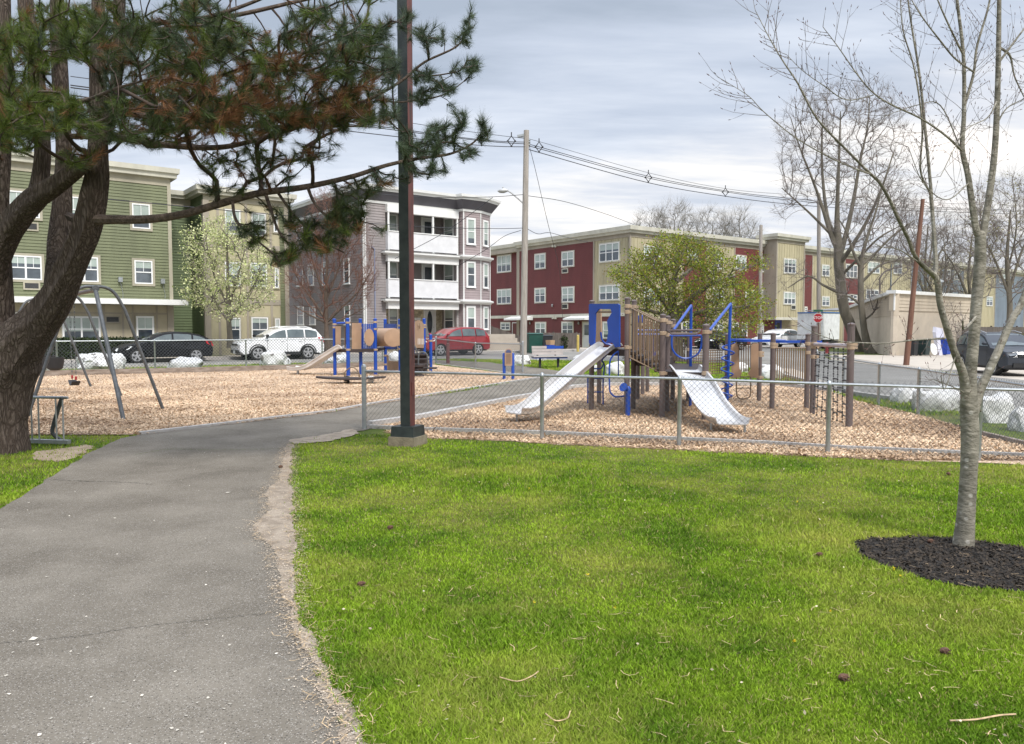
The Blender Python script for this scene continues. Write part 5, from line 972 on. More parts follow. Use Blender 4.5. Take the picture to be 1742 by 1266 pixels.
# ---------------------------------------------------------------- bench
be = thing('park_bench', 'pale slatted park bench with one blue slat and black legs on the grass', 'bench', tuple(G(937, 627)))
gA, gB = G(918, 627), G(958, 627); pl = Pl(W(908, 612, gA.y), W(966, 612, gA.y+.35)-W(908, 612, gA.y)); Lb = (W(966, 612, gA.y+.35)-W(908, 612, gA.y)).length
M_slat = mat('pale plastic slats', (.40, .36, .34), .6, var=.1, scale=4); zS = .46
mb = MB(); [mb.pbox(pl, -.02, Lb, zS, zS+.04, -.05-.13*k, .07-.13*k) for k in range(4)]; mb.build('seat', M_slat, be)
mb = MB(); mb.pbox(pl, .02, Lb-.02, zS-.06, zS-.005, -.42, .03); mb.build('seat_edge', M_blue, be)
for k in range(3):
    o0 = -.50-.03*k; z = zS+.08+.125*k
    if k < 2: mb = MB(); mb.pbox(pl, .06, Lb-.06, z, z+.11, o0, o0+.04); mb.build('back_slat', M_slat, be)
    else:
        mb = MB(); mb.pbox(pl, .06, Lb*.48, z, z+.11, o0, o0+.04); mb.build('back_slat', M_slat, be); mb = MB(); mb.pbox(pl, Lb*.48+.005, Lb-.02, z, z+.11, o0, o0+.04); mb.build('back_slat', M_blue, be)
for a in (.28, Lb-.4): mb = MB(); mb.pbox(pl, a, a+.08, -.05, zS-.06, -.24, -.14); mb.pbox(pl, a, a+.06, zS-.06, zS+.42, -.58, -.53); mb.build('leg', M_rub, be)
# ---------------------------------------------------------------- bollards
M_bol = mat('dark red bollard', (.13, .035, .03), .6, var=.2)
for i, (x, yt, yb, lab) in enumerate(((762, 584, 618.5, 'short round-topped dark red bollard in front of the red car'), (762.5, 573, 608, 'dark red bollard farther back beside the red car'))):
    b = G(x, yb); z = W(x, yt, b.y).z; mb = MB(); mb.lathe(b, [(.085, -.05), (.085, z-.06), (.07, z-.02), (.03, z)], 12); tag(mb.build('bollard', M_bol, smooth=True), lab, 'bollard', 'dark red bollards at the park entrance')
for x, yt, yb in ((983, 583, 603),):
    b = S(14.6, 42.0); b = W(983, 600, 54); z = 1.15; mb = MB(); mb.lathe(Vector((b.x, b.y, 0)), [(.09, 0), (.09, z), (.03, z+.05)], 10); tag(mb.build('bollard', mat('yellow bollard', (.50, .38, .10), .5), smooth=True), 'yellow bollard in front of the red block beside the dark shrub', 'bollard')
# ---------------------------------------------------------------- cars
M_tyre = mat('tyre rubber', (.018, .018, .018), .8, var=.2); M_rim = mat('alloy rim', (.55, .55, .56), .3, var=.05, metal=.7); M_lens = mat('clear lamp lens', (.70, .72, .72), .12, var=.1, scale=9); M_tail = mat('red lamp lens', (.45, .015, .02), .2)
M_cglass = mat('car glass', (.05, .065, .07), .05, col2=(.12, .15, .15), scale=1.2, spec=.9); M_black = mat('black trim', (.015, .015, .016), .5); M_plate = mat('licence plate', (.6, .62, .62), .5)
def paint(n, c): return mat(n, c, .32 if max(c) > .1 else .45, var=.04, scale=1.5, coat=.8 if max(c) > .1 else .25, spec=.5 if max(c) > .1 else .25)
KINDS = dict(
 hatch=dict(L=4.36, W=1.80, lo=[(2.02, .22), (2.16, .36), (2.15, .58), (2.05, .70), (1.78, .84), (1.15, .97), (.9, 1.0), (-1.9, 1.04), (-2.07, .95), (-2.17, .62), (-2.13, .3), (-2.0, .24)], gh=[(1.10, .95), (.42, 1.30), (.08, 1.42), (-.4, 1.465), (-1.0, 1.43), (-1.5, 1.33), (-2.02, 1.10), (-2.0, .98)], wx=(1.33, -1.32), r=.325, win=[(.92, -.22), (-.30, -1.12), (-1.2, -1.75)], sill=.2),
 suv=dict(L=4.57, W=1.84, lo=[(2.08, .30), (2.25, .45), (2.26, .75), (2.15, .93), (1.85, 1.03), (1.15, 1.12), (.9, 1.14), (-1.9, 1.18), (-2.18, 1.12), (-2.28, .75), (-2.26, .42), (-2.1, .32)], gh=[(1.2, 1.08), (.42, 1.52), (.1, 1.62), (-.5, 1.68), (-1.4, 1.66), (-1.82, 1.58), (-2.14, 1.2), (-2.1, 1.12)], wx=(1.38, -1.30), r=.36, win=[(.98, -.12), (-.2, -1.1), (-1.18, -1.85)], sill=.28),
 sedan=dict(L=4.85, W=1.85, lo=[(2.3, .22), (2.42, .38), (2.40, .58), (2.3, .68), (1.95, .82), (1.2, .93), (.9, .95), (-1.9, 1.0), (-2.35, .98), (-2.42, .6), (-2.36, .3), (-2.2, .24)], gh=[(1.2, .9), (.35, 1.30), (0, 1.40), (-.5, 1.45), (-1.1, 1.40), (-1.7, 1.22), (-2.25, .99), (-2.2, .95)], wx=(1.5, -1.4), r=.34, win=[(1.0, -.2), (-.28, -1.25)], sill=.2))
def car(name, label, kind, m, pos, ang, group=None, cladding=False, rails=False, plate=True, scale=1, spokes=5, lens=None):
    K = KINDS[kind]; t = thing(name, label, 'car', (0, 0, 0), group); L, Wd = K['L'], K['W']; lo, gh = K['lo'], K['gh']
    def half(x, z):
        e = max(0, (abs(x)-L*.30)/(L*.20)); w = Wd/2*(1-.13*e*e)
        zb = .95 if kind != 'suv' else 1.1
        if z > zb: w -= (z-zb)*.34
        if z < .5: w -= (.5-z)*.12
        return w
    def arches(x, r): return [(x-r*1.16*math.cos(a), .02+r+r*1.12*math.sin(a)) for a in np.linspace(math.pi, 0, 9)]
    lowz = K['sill']; out_ = list(lo); xr, xf = K['wx'][1], K['wx'][0]; r = K['r']
    ar = [(x, max(z, lowz)) for x, z in [(xr-r*1.18*math.cos(a), r+r*1.16*math.sin(a)) for a in np.linspace(0, math.pi, 11)]]
    af = [(x, max(z, lowz)) for x, z in [(xf-r*1.18*math.cos(a), r+r*1.16*math.sin(a)) for a in np.linspace(0, math.pi, 11)]]
    out_ = lo+ar+af           # closed silhouette: top front to rear, then along the sill
    def loft(mb, o, ys=(-1, -.965, -.88, -.5, 0, .5, .88, .965, 1), shr=(.05, .02, .004, 0, 0, 0, .004, .02, .05), crown=.02):
        n = len(o); cxm = sum(p[0] for p in o)/n; czm = sum(p[1] for p in o)/n; vs = []; fs = []
        for y, sh in zip(ys, shr):
            for k, (x, z) in enumerate(o):
                fx = 1-sh/(L/2); zz = z-(sh*.8 if z > .55 and (k < len(o)) else 0)+crown*(1-y*y)*(1 if z > .8 else 0)
                vs.append((x*fx, y*half(x, z), zz))
        for j in range(len(ys)-1):
            for k in range(n): fs.append((j*n+k, j*n+(k+1) % n, (j+1)*n+(k+1) % n, (j+1)*n+k))
        fs += [tuple(range(n)), tuple(reversed(range((len(ys)-1)*n, len(ys)*n)))]
        mb.add(vs, fs)
    mb = MB(); loft(mb, out_); b = mb.build('body', m, t, smooth=True, sharp=28)
    import bmesh
    bm = bmesh.new(); bm.from_mesh(b.data); bmesh.ops.triangulate(bm, faces=[f for f in bm.faces if len(f.verts) > 4]); bm.to_mesh(b.data); bm.free()
    mb = MB(); loft(mb, gh, shr=(.035, .012, 0, 0, 0, 0, 0, .012, .035)); mb.build('cabin', m, t, smooth=True, sharp=28)
    mb = MB(); mb.box((0, 0, .5), (L-.5, Wd-.42, .5)); mb.build('underbody', M_black, t)
    def ztop(x):
        for i in range(len(gh)-1):
            (xa, za), (xb, zb_) = gh[i], gh[i+1]
            if xb <= x <= xa: return za+(zb_-za)*(xa-x)/(xa-xb)
        return gh[-2][1]
    belt = lambda x: np.interp(x, [q[0] for q in lo[5:8]][::-1], [q[1] for q in lo[5:8]][::-1])+.015
    for xa, xb in K['win']:
        for sg in (-1, 1):
            xs = np.linspace(xa, xb, 8); top = [(x, ztop(x)-.075) for x in xs]; bot = [(x, belt(x)) for x in xs[::-1]]; top = [(x, max(z, belt(x)+.01)) for x, z in top]
            mb = MB(); mb.add([(x, sg*(half(x, z)+.006), z-.015) for x, z in top+bot], [tuple(range(16))]); mb.build('side_window', M_cglass, t, fix=False)
    def cross(pa, pb, ea, eb, name, m_, lift=.012):
        (x0, z0), (x1, z1) = pa, pb; d = Vector((x1-x0, 0, z1-z0)); n = Vector((-d.z, 0, d.x)).normalized(); n = n if n.z > 0 else -n
        p0, p1 = Vector((x0, 0, z0))+d*ea+n*(lift+.01), Vector((x1, 0, z1))-d*eb+n*(lift+.012); w0, w1 = half(p0.x, p0.z)-.10, half(p1.x, p1.z)-.10
        mb = MB(); c = n*.02; mb.add([p0+Vector((0, -w0, 0)), p0+c, p0+Vector((0, w0, 0)), p1+Vector((0, w1, 0)), p1+c, p1+Vector((0, -w1, 0))], [(0, 1, 4, 5), (1, 2, 3, 4)]); return mb.build(name, m_, t, fix=False)
    cross(gh[0], gh[2], .12, .06, 'windscreen', M_cglass, .015); cross(gh[-3], gh[-2], .05, .10, 'rear_window', M_cglass)
    for x in K['wx']:
        for sg in (-1, 1):
            c = Vector((x, sg*(Wd/2-.13), r)); w = MB(); w.lathe(c-Vector((0, .11, 0)), [(r*.62, 0), (r*.95, 0), (r, .03), (r, .19), (r*.95, .22), (r*.62, .22)], 22, axis=(0, 1, 0)); wo = w.build('wheel', M_tyre, t, smooth=True)
            rm = MB(); y = sg*.085; rm.lathe(c+Vector((0, y-.01, 0)), [(r*.72, 0), (r*.74, .02)] if 0 else [(r*.70, 0), (r*.70, .02)], 20, axis=(0, 1, 0)); pass
            rm = MB(); y2 = sg*.118
            for k in range(20):
                a0, a1 = k*math.pi/10, (k+1)*math.pi/10
                rm.add([c+Vector((r*q*math.cos(a), y2, r*q*math.sin(a))) for q, a in ((.62, a0), (.73, a0), (.73, a1), (.62, a1))], [(0, 1, 2, 3)])
            for k in range(spokes):
                a = 2*math.pi*k/spokes+.3; dx, dz = math.cos(a), math.sin(a); px_, pz_ = -dz, dx; hw0, hw1 = r*.10, r*.17
                rm.add([c+Vector((dx*r*.1+px_*s_*h, y2+sg*.006, dz*r*.1+pz_*s_*h)) for s_, h in ((-1, hw0), (1, hw0))]+[c+Vector((dx*r*.66+px_*s_*h, y2+sg*.002, dz*r*.66+pz_*s_*h)) for s_, h in ((1, hw1), (-1, hw1))], [(0, 1, 2, 3)])
            rm.lathe(c+Vector((0, y2-.006, 0)), [(r*.17, 0), (r*.17, .014)], 12, axis=(0, 1, 0)); rm.build('rim', M_rim, wo, fix=False)
    zb = lo[3][1]
    for sg in (-1, 1):
        def sp(x, z, o=.030): return Vector((x, sg*(half(x, z)-.02+o), z))
        xf0 = L/2-.10; zz = lo[3][1]
        mb = MB(); P = [sp(xf0-.05, zz+.0, .0), sp(xf0-.42, zz+.10), sp(xf0-.55, zz+.09), sp(xf0-.38, zz-.06), Vector((xf0+.10, sg*(half(xf0, zz)-.1), zz-.14)), Vector((xf0+.10, sg*(half(xf0, zz)-.38), zz-.10)), Vector((xf0+.03, sg*(half(xf0, zz)-.36), zz+.0))]
        mb.add(P+[sum(P, Vector())/7+Vector((.05, sg*.05, .01))], [(k, (k+1) % 7, 7) for k in range(7)]); mb.build('headlight', lens or M_lens, t, fix=False)
        xr0 = -L/2+.06; zt_ = lo[7][1]-.02
        mb = MB(); P = [sp(xr0+.02, zt_-.03, .0), sp(xr0+.35, zt_+.02), sp(xr0+.30, zt_-.12), sp(xr0+.03, zt_-.26, .0), Vector((xr0-.09, sg*(half(xr0, zt_)-.12), zt_-.26)), Vector((xr0-.09, sg*(half(xr0, zt_)-.30), zt_-.12)), Vector((xr0-.03, sg*(half(xr0, zt_)-.28), zt_-.02))]
        mb.add(P+[sum(P, Vector())/7+Vector((-.05, sg*.04, .01))], [(k, (k+1) % 7, 7) for k in range(7)]); mb.build('tail_light', M_tail, t, fix=False)
        xm = gh[0][0]-.28; mb = MB(); c = Vector((xm, sg*(half(xm, 1)+.12), belt(xm)+.10)); mb.lathe(c-Vector((0, 0, .07)), [(.03, 0), (.085, .03), (.09, .09), (.05, .14)], 10); mb.bar(c-Vector((0, sg*.0, .05)), c-Vector((0, sg*.17, .06)), .05, .04); mb.build('wing_mirror', m if not cladding else M_black, t, smooth=True)
        for x in (K['win'][0][1]+.12, K['win'][1][1]+.15):
            mb = MB(); mb.bar(sp(x, .86 if kind != 'suv' else .98, .03), sp(x+.17, .86 if kind != 'suv' else .98, .03), .03, .025); mb.build('door_handle', m, t)
        for x in (K['win'][0][0]-.1, K['win'][0][1]-.04, K['win'][1][1]-.02):
            zl_, zh_ = K['sill']+.12, belt(x); mb = MB(); mb.add([sp(x-.008, zl_, .025), sp(x+.008, zl_, .025), sp(x+.008, .6, .026), sp(x-.008, .6, .026), sp(x+.008, zh_, .024), sp(x-.008, zh_, .024)], [(0, 1, 2, 3), (3, 2, 4, 5)]); mb.build('door_seam', M_black, t, fix=False)
        if cladding:
            for x in K['wx']:
                mb = MB(); vs = []
                for a in np.linspace(-.1, math.pi+.1, 15):
                    for q in (1.14, 1.30): vs.append(Vector((x+r*q*math.cos(a), sg*(half(x, .6)+.006), r+r*q*math.sin(a)*.99)))
                mb.add(vs, [(2*k, 2*k+1, 2*k+3, 2*k+2) for k in range(14)]); mb.build('arch_trim', M_black, t, fix=False)
            mb = MB(); mb.bar(sp(xf-r*1.2, K['sill']+.06, .025), sp(xr+r*1.2, K['sill']+.06, .025), .02, .16); mb.build('sill_trim', M_black, t)
        if rails: mb = MB(); mb.tube([(.25, sg*(half(0, 1.6)-.09), ztop(.1)+.04), (-.2, sg*(half(0, 1.6)-.1), ztop(-.2)+.085), (-1.2, sg*(half(-1, 1.6)-.1), ztop(-1.2)+.08), (-1.6, sg*(half(-1.5, 1.6)-.09), ztop(-1.6)+.02)], .02, 6); mb.build('roof_rail', M_rim if not cladding else M_white, t, smooth=True)
    mb = MB(); mb.box((L/2-.03, 0, .34+.1*(kind == 'suv')), (.10, Wd*.66, .16)); mb.box((L/2-.04, 0, lo[3][1]-.13), (.10, .86, .09)); mb.build('grille', M_black, t)
    if plate:
        mb = MB(); mb.box((L/2+.03, 0, .42), (.012, .30, .15)); mb.build('licence_plate', M_plate, t); mb = MB(); mb.box((-L/2-.015, 0, .62), (.012, .30, .15)); mb.build('licence_plate', M_plate, t)
    t.location = (pos[0], pos[1], 0.004); t.rotation_euler = (0, 0, ang); t.scale = (scale,)*3; return t
hd = TH+math.pi      # noses point down the street to the left
PK = 'cars parked along the far kerb'
car('parked_car', 'black five-door hatchback parked in front of the green building', 'hatch', paint('black paint', (.005, .0055, .008)), S(8.85, 40.05), hd, PK)
car('parked_car', 'white compact sport utility car with black wheel arches behind the small blue playset', 'suv', paint('white paint', (.84, .84, .84)), S(14.55, 40.0), hd, PK, cladding=True, rails=True)
car('parked_car', 'dark red crossover parked in front of the lilac house', 'suv', paint('dark red paint', (.26, .012, .02)), S(25.35, 39.75), hd, PK, scale=1.02)
car('parked_car', 'dark hatchback parked behind the low deck of the big play structure', 'hatch', paint('charcoal paint', (.02, .022, .025)), S(44.6, 39.9), hd, PK)
car('parked_car', 'black sport utility car with a front licence plate behind the blue climbing pole', 'suv', paint('black paint', (.005, .0055, .008)), S(47.7, 36.7), hd, PK, scale=.9)
car('parked_car', 'dark green hatchback parked between the black car and the white sedan', 'hatch', paint('dark green paint', (.015, .03, .025)), S(51.3, 39.9), hd, PK)
car('parked_car', 'white fastback sedan parked by the passage of the red and beige block', 'sedan', paint('white paint', (.84, .84, .84)), S(57.6, 38.6), hd, PK, scale=1.1)
car('parked_car', 'dark grey sport utility car parked nose-on at the right edge by the garage apron', 'suv', paint('graphite paint', (.035, .04, .05)), (17.5, 27.4), math.radians(-97), None, scale=.88, plate=False, cladding=False, rails=True, lens=mat('smoked lamp lens', (.16, .17, .18), .15))
# ---------------------------------------------------------------- utility poles, street lamp and wires
M_wood = mat('weathered pole wood', (.27, .24, .21), .9, col2=(.40, .36, .32), scale=3, stretch=(6, 6, .4), bump=.4, bs=30); M_woodb = mat('red brown pole wood', (.12, .055, .035), .85, col2=(.18, .09, .06), scale=3, stretch=(6, 6, .4))
M_cable = mat('black cable', (.03, .03, .035), .6); M_lampg = mat('lamp grey', (.45, .45, .45), .4, metal=.3)
def upole(label, base, top, r0, r1, m, group='wooden utility poles'):
    t = thing('utility_pole', label, 'utility pole', tuple(base), group); mb = MB(); mb.tube([Vector(base)-Vector((0, 0, .2)), (Vector(base)+Vector(top))/2, Vector(top)], [r0, (r0+r1)/2, r1], 12); mb.build('pole', m, t, smooth=True); return t
pb = W(890, 600, 43); pb.z = 0; ptp = W(895.5, 222, 43)
t = upole('tall grey utility pole with a street lamp arm between lilac house and red block', pb, ptp, .20, .145, M_wood)
def on(px, py, D=43): return W(px, py, D)
mb = MB(); mb.tube(catmull([on(890, 346), on(880, 337), on(868, 327), on(860, 323)], 5), .045, 7); mb.build('lamp_arm', M_lampg, t, smooth=True)
c = on(855, 323.5); mb = MB(); mb.lathe(c-Vector((.28, 0, .05)), [(.03, 0), (.12, .12), (.14, .35), (.07, .55), (.04, .6)], 10, axis=(1, 0, .05)); mb.lathe(c+Vector((.02, 0, .06)), [(.05, 0), (.05, .1), (.02, .13)], 8); mb.build('lamp_head', M_lampg, t, smooth=True)
mb = MB(); mb.bar(on(895, 229), on(880, 232), .12, .12); mb.bar(on(895, 234), on(881, 233), .05, .05); mb.build('bracket', M_metal, t)
for y in (241, 246): mb = MB(); mb.lathe(on(900, y+2), [(.04, 0), (.09, .04), (.05, .09), (.09, .14), (.04, .18)], 8); mb.build('insulator', M_metal, t)
def wires(label, runs, r=.018, kind='overhead_cable', group='overhead cables'):
    mb = MB(); mb.tube(catmull(runs, 8), r, 4); return tag(mb.build(kind, M_cable), label, 'cable', group)
def Lp(pts): return [W(x, y, D) for x, y, D in pts]
xs_R = [(900, 0), (917, 3), (1103, 27), (1234, 44), (1393, 62), (1560, 78), (1760, 95)]
for k, (y0, lab) in enumerate(((238, 'topmost'), (245, 'second'), (249, 'third'), (254, 'lowest'))):
    yy = {0: [238, 241, 294, 321, 331, 341, 352], 1: [245, 250, 300, 324.5, 337, 348, 360], 2: [248, 253, 303, 326.5, 340, 351, 362], 3: [253, 259.5, 311, 334, 347, 356, 366]}[k]
    wires('%s overhead wire of the spaced bundle running right from the tall pole' % lab, Lp([(x, y, D) for x, y, D in zip((897, 917, 1103, 1234, 1340, 1480, 1790), yy, (43, 43.6, 49.5, 54, 58, 64, 78))]), .022 if k else .014)
    yl = {0: (238, 230, 226, 200), 1: (244, 240, 238, 215), 2: (247, 242, 240, 219), 3: (252, 249, 249, 232)}[k]
    wires('%s overhead wire of the spaced bundle running left from the tall pole' % lab, Lp([(895, yl[0]-2, 43), (845, yl[1], 41.2), (770, yl[2]-6, 38.5), (500, yl[3]-20, 32), (120, yl[3]-70, 25)]), .02 if k else .013)
for (x, y, D) in ((870, 240, 42.1), (917, 250, 43.6), (1103, 302, 49.5), (1234, 327, 54), (900, 262, 43)):
    if x == 900: continue
    t2 = thing('cable_spacer', {870: 'diamond cable spacer left of the tall pole', 917: 'diamond cable spacer just right of the tall pole', 1103: 'cable spacer above the roof corner of the red block', 1234: 'rightmost diamond cable spacer above the far bare trees'}[x], 'cable spacer', tuple(W(x, y, D)), 'cable spacers on the overhead bundle')
    c = W(x, y, D); h = .27; mb = MB(); Pp = [c+Vector((0, 0, h)), c+Vector((.2, 0, 0)), c-Vector((0, 0, h)), c-Vector((.2, 0, 0))]; mb.tube(Pp, .035, 5, closed=True); mb.tube([c+Vector((0, 0, h)), c+Vector((0, 0, h+.2))], .03, 5); mb.build('frame', M_cable, t2)
    mb = MB(); [mb.lathe(p-Vector((0, 0, .05)), [(.03, 0), (.06, .05), (.03, .1)], 6) for p in Pp[1:]]; mb.build('clips', M_cable, t2)
for lab, pts in (('thick low cable running right from the lamp arm to the red block roof', [(897, 333, 43), (960, 343, 45), (1030, 364, 50), (1078, 382, 60)]),
                 ('low cable running left from the pole to the lilac cornice', [(893, 331, 43), (838, 335, 42), (760, 336, 42.5), (690, 334, 42.5), (560, 322, 40)]),
                 ('lower cable sagging right from the pole towards the red wall', [(896, 389, 43), (915, 398, 44), (935, 396, 46), (965, 404, 52), (1000, 412, 62)]),
                 ('lower cable running left from the pole across the lilac house', [(893, 388, 43), (840, 389, 42), (700, 385, 38), (430, 362, 31), (170, 338, 27)]),
                 ('thin drop wire running down left across the lilac porches', [(838, 336, 42), (790, 372, 42.2), (745, 402, 42.5), (672, 440, 43)]),
                 ('thin guy wire slanting down right from the top of the tall pole', [(900, 247, 43), (911, 290, 43.6), (932, 380, 45), (952, 462, 52), (957, 543, 61.5)]),
                 ('slack drop wire falling left below the tall pole lamp', [(886, 392, 43), (858, 402, 42), (826, 425, 42), (780, 452, 43)])):
    wires(lab, Lp(pts), .016)
b = W(1393, 590, 60); b.z = 0; upole('distant grey utility pole behind the stop sign', b, W(1393, 329, 60), .17, .13, M_wood)
b = W(1293, 590, 66); b.z = 0; upole('short brown utility pole in front of the red cladding by the leafy tree', b, W(1294.5, 383, 66), .17, .14, M_wood)
b = G(1541, 621.5); upole('leaning red-brown utility pole in front of the cream garage', b, W(1570, 339, b.y+.2), .125, .08, M_woodb)
# ---------------------------------------------------------------- signs, hydrant, bins
sg_ = thing('stop_sign', 'red octagonal stop sign with a green street name plate at the corner', 'sign', (21, 52, 0))
D = 52; b = W(1391.5, 600, D); b.z = 0; c = W(1391.5, 541, D); M_sred = mat('sign red', (.38, .012, .02), .4, var=.04); R8 = .33
fr_ = (Vector((0, 0, HC))-Vector((c.x, c.y, HC))); fr_.z = 0; fr_.normalize(); pl = Pl((c.x, c.y), (-fr_.y, fr_.x)); 
if pl.n.dot(fr_) < 0: pl = Pl((c.x, c.y), (fr_.y, -fr_.x))
mb = MB(); mb.tube([b-Vector((0, 0, .1)), Vector((b.x, b.y, c.z+.55))], .035, 6); mb.build('post', mat('brown sign post', (.12, .06, .05), .6), sg_)
def octo(r): return [(r*math.cos(math.pi/8+k*math.pi/4), r*math.sin(math.pi/8+k*math.pi/4)) for k in range(8)]
mb = MB(); mb.prism([pl.pt(a, c.z+z, .05) for a, z in octo(R8)], pl.n*.012); mb.build('sign_border', M_white, sg_)
mb = MB(); mb.prism([pl.pt(a, c.z+z, .063) for a, z in octo(R8*.93)], pl.n*.004); face = mb.build('sign_face', M_sred, sg_)
def lettering(par, txt, pl, a, z, o, size, m, name='lettering'):
    cu = bpy.data.curves.new('t', 'FONT'); cu.body = txt; cu.size = size; cu.align_x = 'CENTER'; cu.align_y = 'CENTER'; cu.extrude = .002; cu.offset = size*.012
    ob = bpy.data.objects.new('t', cu); COL.objects.link(ob); bpy.context.view_layer.update(); me = bpy.data.meshes.new_from_object(ob.evaluated_get(bpy.context.evaluated_depsgraph_get())); bpy.data.objects.remove(ob)
    M4 = Matrix((( pl.d.x, 0, pl.n.x, 0), (pl.d.y, 0, pl.n.y, 0), (0, 1, 0, 0), (0, 0, 0, 1))); M4.translation = pl.pt(a, z, o)-OFF[par.name]; me.transform(M4)
    me.materials.clear(); me.materials.append(m); me.name = name; o_ = bpy.data.objects.new(name, me); COL.objects.link(o_); o_.parent = par; OFF[o_.name] = OFF[par.name]; return o_
lettering(face, 'STOP', pl, 0, c.z, .0695, .25, M_white)
mb = MB(); mb.pbox(pl, -.3, .3, c.z+.42, c.z+.56, -.01, .01); mb.build('street_name_plate', mat('sign green', (.01, .10, .05), .5), sg_)
hy = thing('fire_hydrant', 'dark red fire hydrant on the grass corner behind the chain net', 'hydrant', tuple(W(1407, 600, 50).xy)+(0,)); c = W(1407, 600, 50); c.z = 0
M_hy = mat('hydrant red', (.20, .03, .03), .5, var=.2); mb = MB(); mb.lathe(c, [(.17, 0), (.17, .06), (.12, .08), (.12, .5), (.15, .53), (.15, .57), (.11, .66), (.04, .72), (.04, .76)], 12); mb.build('barrel', M_hy, hy, smooth=True)
for s_ in (-1, 1): mb = MB(); mb.lathe(c+Vector((.1*s_, 0, .42)), [(.06, 0), (.06, .1), (.03, .12)], 8, axis=(s_, 0, 0)); mb.build('outlet', M_hy, hy)
def bin_(label, px, py, D, w, h, m, ang=TH, lid=True, group='wheeled bins'):
    c = W(px, py, D); c.z = .0; t = thing('wheeled_bin', label, 'bin', tuple(c), group); mb = MB(); R = Matrix.Rotation(ang, 3, 'Z'); a, b_ = w*.42, w*.5
    mb.hexa([c+R@Vector((x*a, y*a, .06)) for x, y in ((-1, -1), (1, -1), (1, 1), (-1, 1))]+[c+R@Vector((x*b_, y*b_, h)) for x, y in ((-1, -1), (1, -1), (1, 1), (-1, 1))]); mb.build('body', m, t)
    mb = MB(); mb.hexa([c+R@Vector((x*b_*1.06, y*b_*1.08, h)) for x, y in ((-1, -1), (1, -1), (1, 1), (-1, 1))]+[c+R@Vector((x*b_*.9, y*b_*.9, h+.07)) for x, y in ((-1, -1), (1, -1), (1, 1), (-1, 1))]); mb.build('lid', m, t)
    mb = MB(); q = c+R@Vector((0, b_*1.1, h-.05)); mb.bar(q-R@Vector((b_*.8, 0, 0)), q+R@Vector((b_*.8, 0, 0)), .03); mb.build('handle', M_rub, t)
    for s_ in (-1, 1): mb = MB(); mb.lathe(c+R@Vector((s_*a*.95-.03, a, .12)), [(.12, 0), (.12, .06)], 12, axis=tuple(R@Vector((1, 0, 0)))); mb.build('wheel', M_rub, t)
    return t
M_bg = mat('bin green', (.01, .06, .045), .45, var=.1); M_bk = mat('bin black', (.016, .017, .02), .5, var=.1); M_bb = mat('recycling blue', (.01, .05, .35), .5)
bin_('large dark green wheeled bin behind the tall utility pole', 906, 597, 50.5, 1.05, 1.28, M_bg, TH-.2); bin_('black wheeled bin leaning beside the large green bin', 925, 597, 51.2, .85, 1.15, M_bk, TH)
bin_('narrow black wheeled bin against the cream garage wall', 1551.5, 606, 45.3, .5, .92, M_bk); bin_('dark green wheeled bin in the middle of the garage wall', 1570, 606, 45.8, .62, .95, mat('bin dark green', (.012, .03, .03), .5)); bin_('bright blue wheeled bin beside the leaning mattress', 1607, 604, 46.8, .55, .95, M_bb)
def crate(name, label, cat, px, py, D, z0, w, d, h, m, ang, rim=True):
    c = W(px, py, D); c.z = z0; R = Matrix.Rotation(ang, 3, 'Z'); mb = MB(); a, b_ = .44, .5
    mb.hexa([c+R@Vector((x*w*a, y*d*a, 0)) for x, y in ((-1, -1), (1, -1), (1, 1), (-1, 1))]+[c+R@Vector((x*w*b_, y*d*b_, h)) for x, y in ((-1, -1), (1, -1), (1, 1), (-1, 1))])
    if rim: mb.box(c+Vector((0, 0, h)), (w*1.05, d*1.05, .05), ang)
    return tag(mb.build(name, m), label, cat)
crate('recycling_box', 'bright blue recycling box on the pavement beside the black bin', 'recycling box', 935.5, 597, 49.6, .14, .46, .4, .4, M_bb, TH)
crate('cardboard_box', 'brown cardboard box piled above the blue recycling box', 'cardboard box', 936, 597, 49.75, .58, .46, .42, .3, mat('cardboard', (.42, .27, .15), .8), TH+.2, False)
mt_ = thing('mattress', 'pale mattress leaning against the cream garage wall', 'mattress', tuple(W(1596, 603, 47).xy)+(0,)); c = W(1596, 603, 46.9); c.z = 0
mb = MB(); R = Matrix.Rotation(TH, 3, 'Z'); pr = [(-.5, 0), (.45, 0), (.5, 1.5), (.42, 1.65), (-.35, 1.72), (-.52, 1.4)]; mb.prism([c+R@Vector((x, -.28+.16*z, z)) for x, z in pr], R@Vector((0, .2, .03))); mb.build('cover', mat('mattress ticking', (.62, .62, .70), .8, var=.1), mt_)
c = W(1580, 605, 46.2); c.z = 0; tb = thing('folding_table', 'white round-topped table tipped on its side by the bins', 'table', tuple(c)); mb = MB(); mb.lathe(c+Vector((.25, 0, .38)), [(.36, 0), (.36, .05)], 18, axis=(.5, -.8, .2)); mb.build('tabletop', M_white, tb)
mb = MB(); mb.bar(c+Vector((-.6, 0, .85)), c+Vector((.2, .1, .5)), .04); mb.build('leg', M_white, tb); mb = MB(); mb.bar(c+Vector((-.5, .1, .05)), c+Vector((.2, .1, .4)), .04); mb.build('leg', M_white, tb)
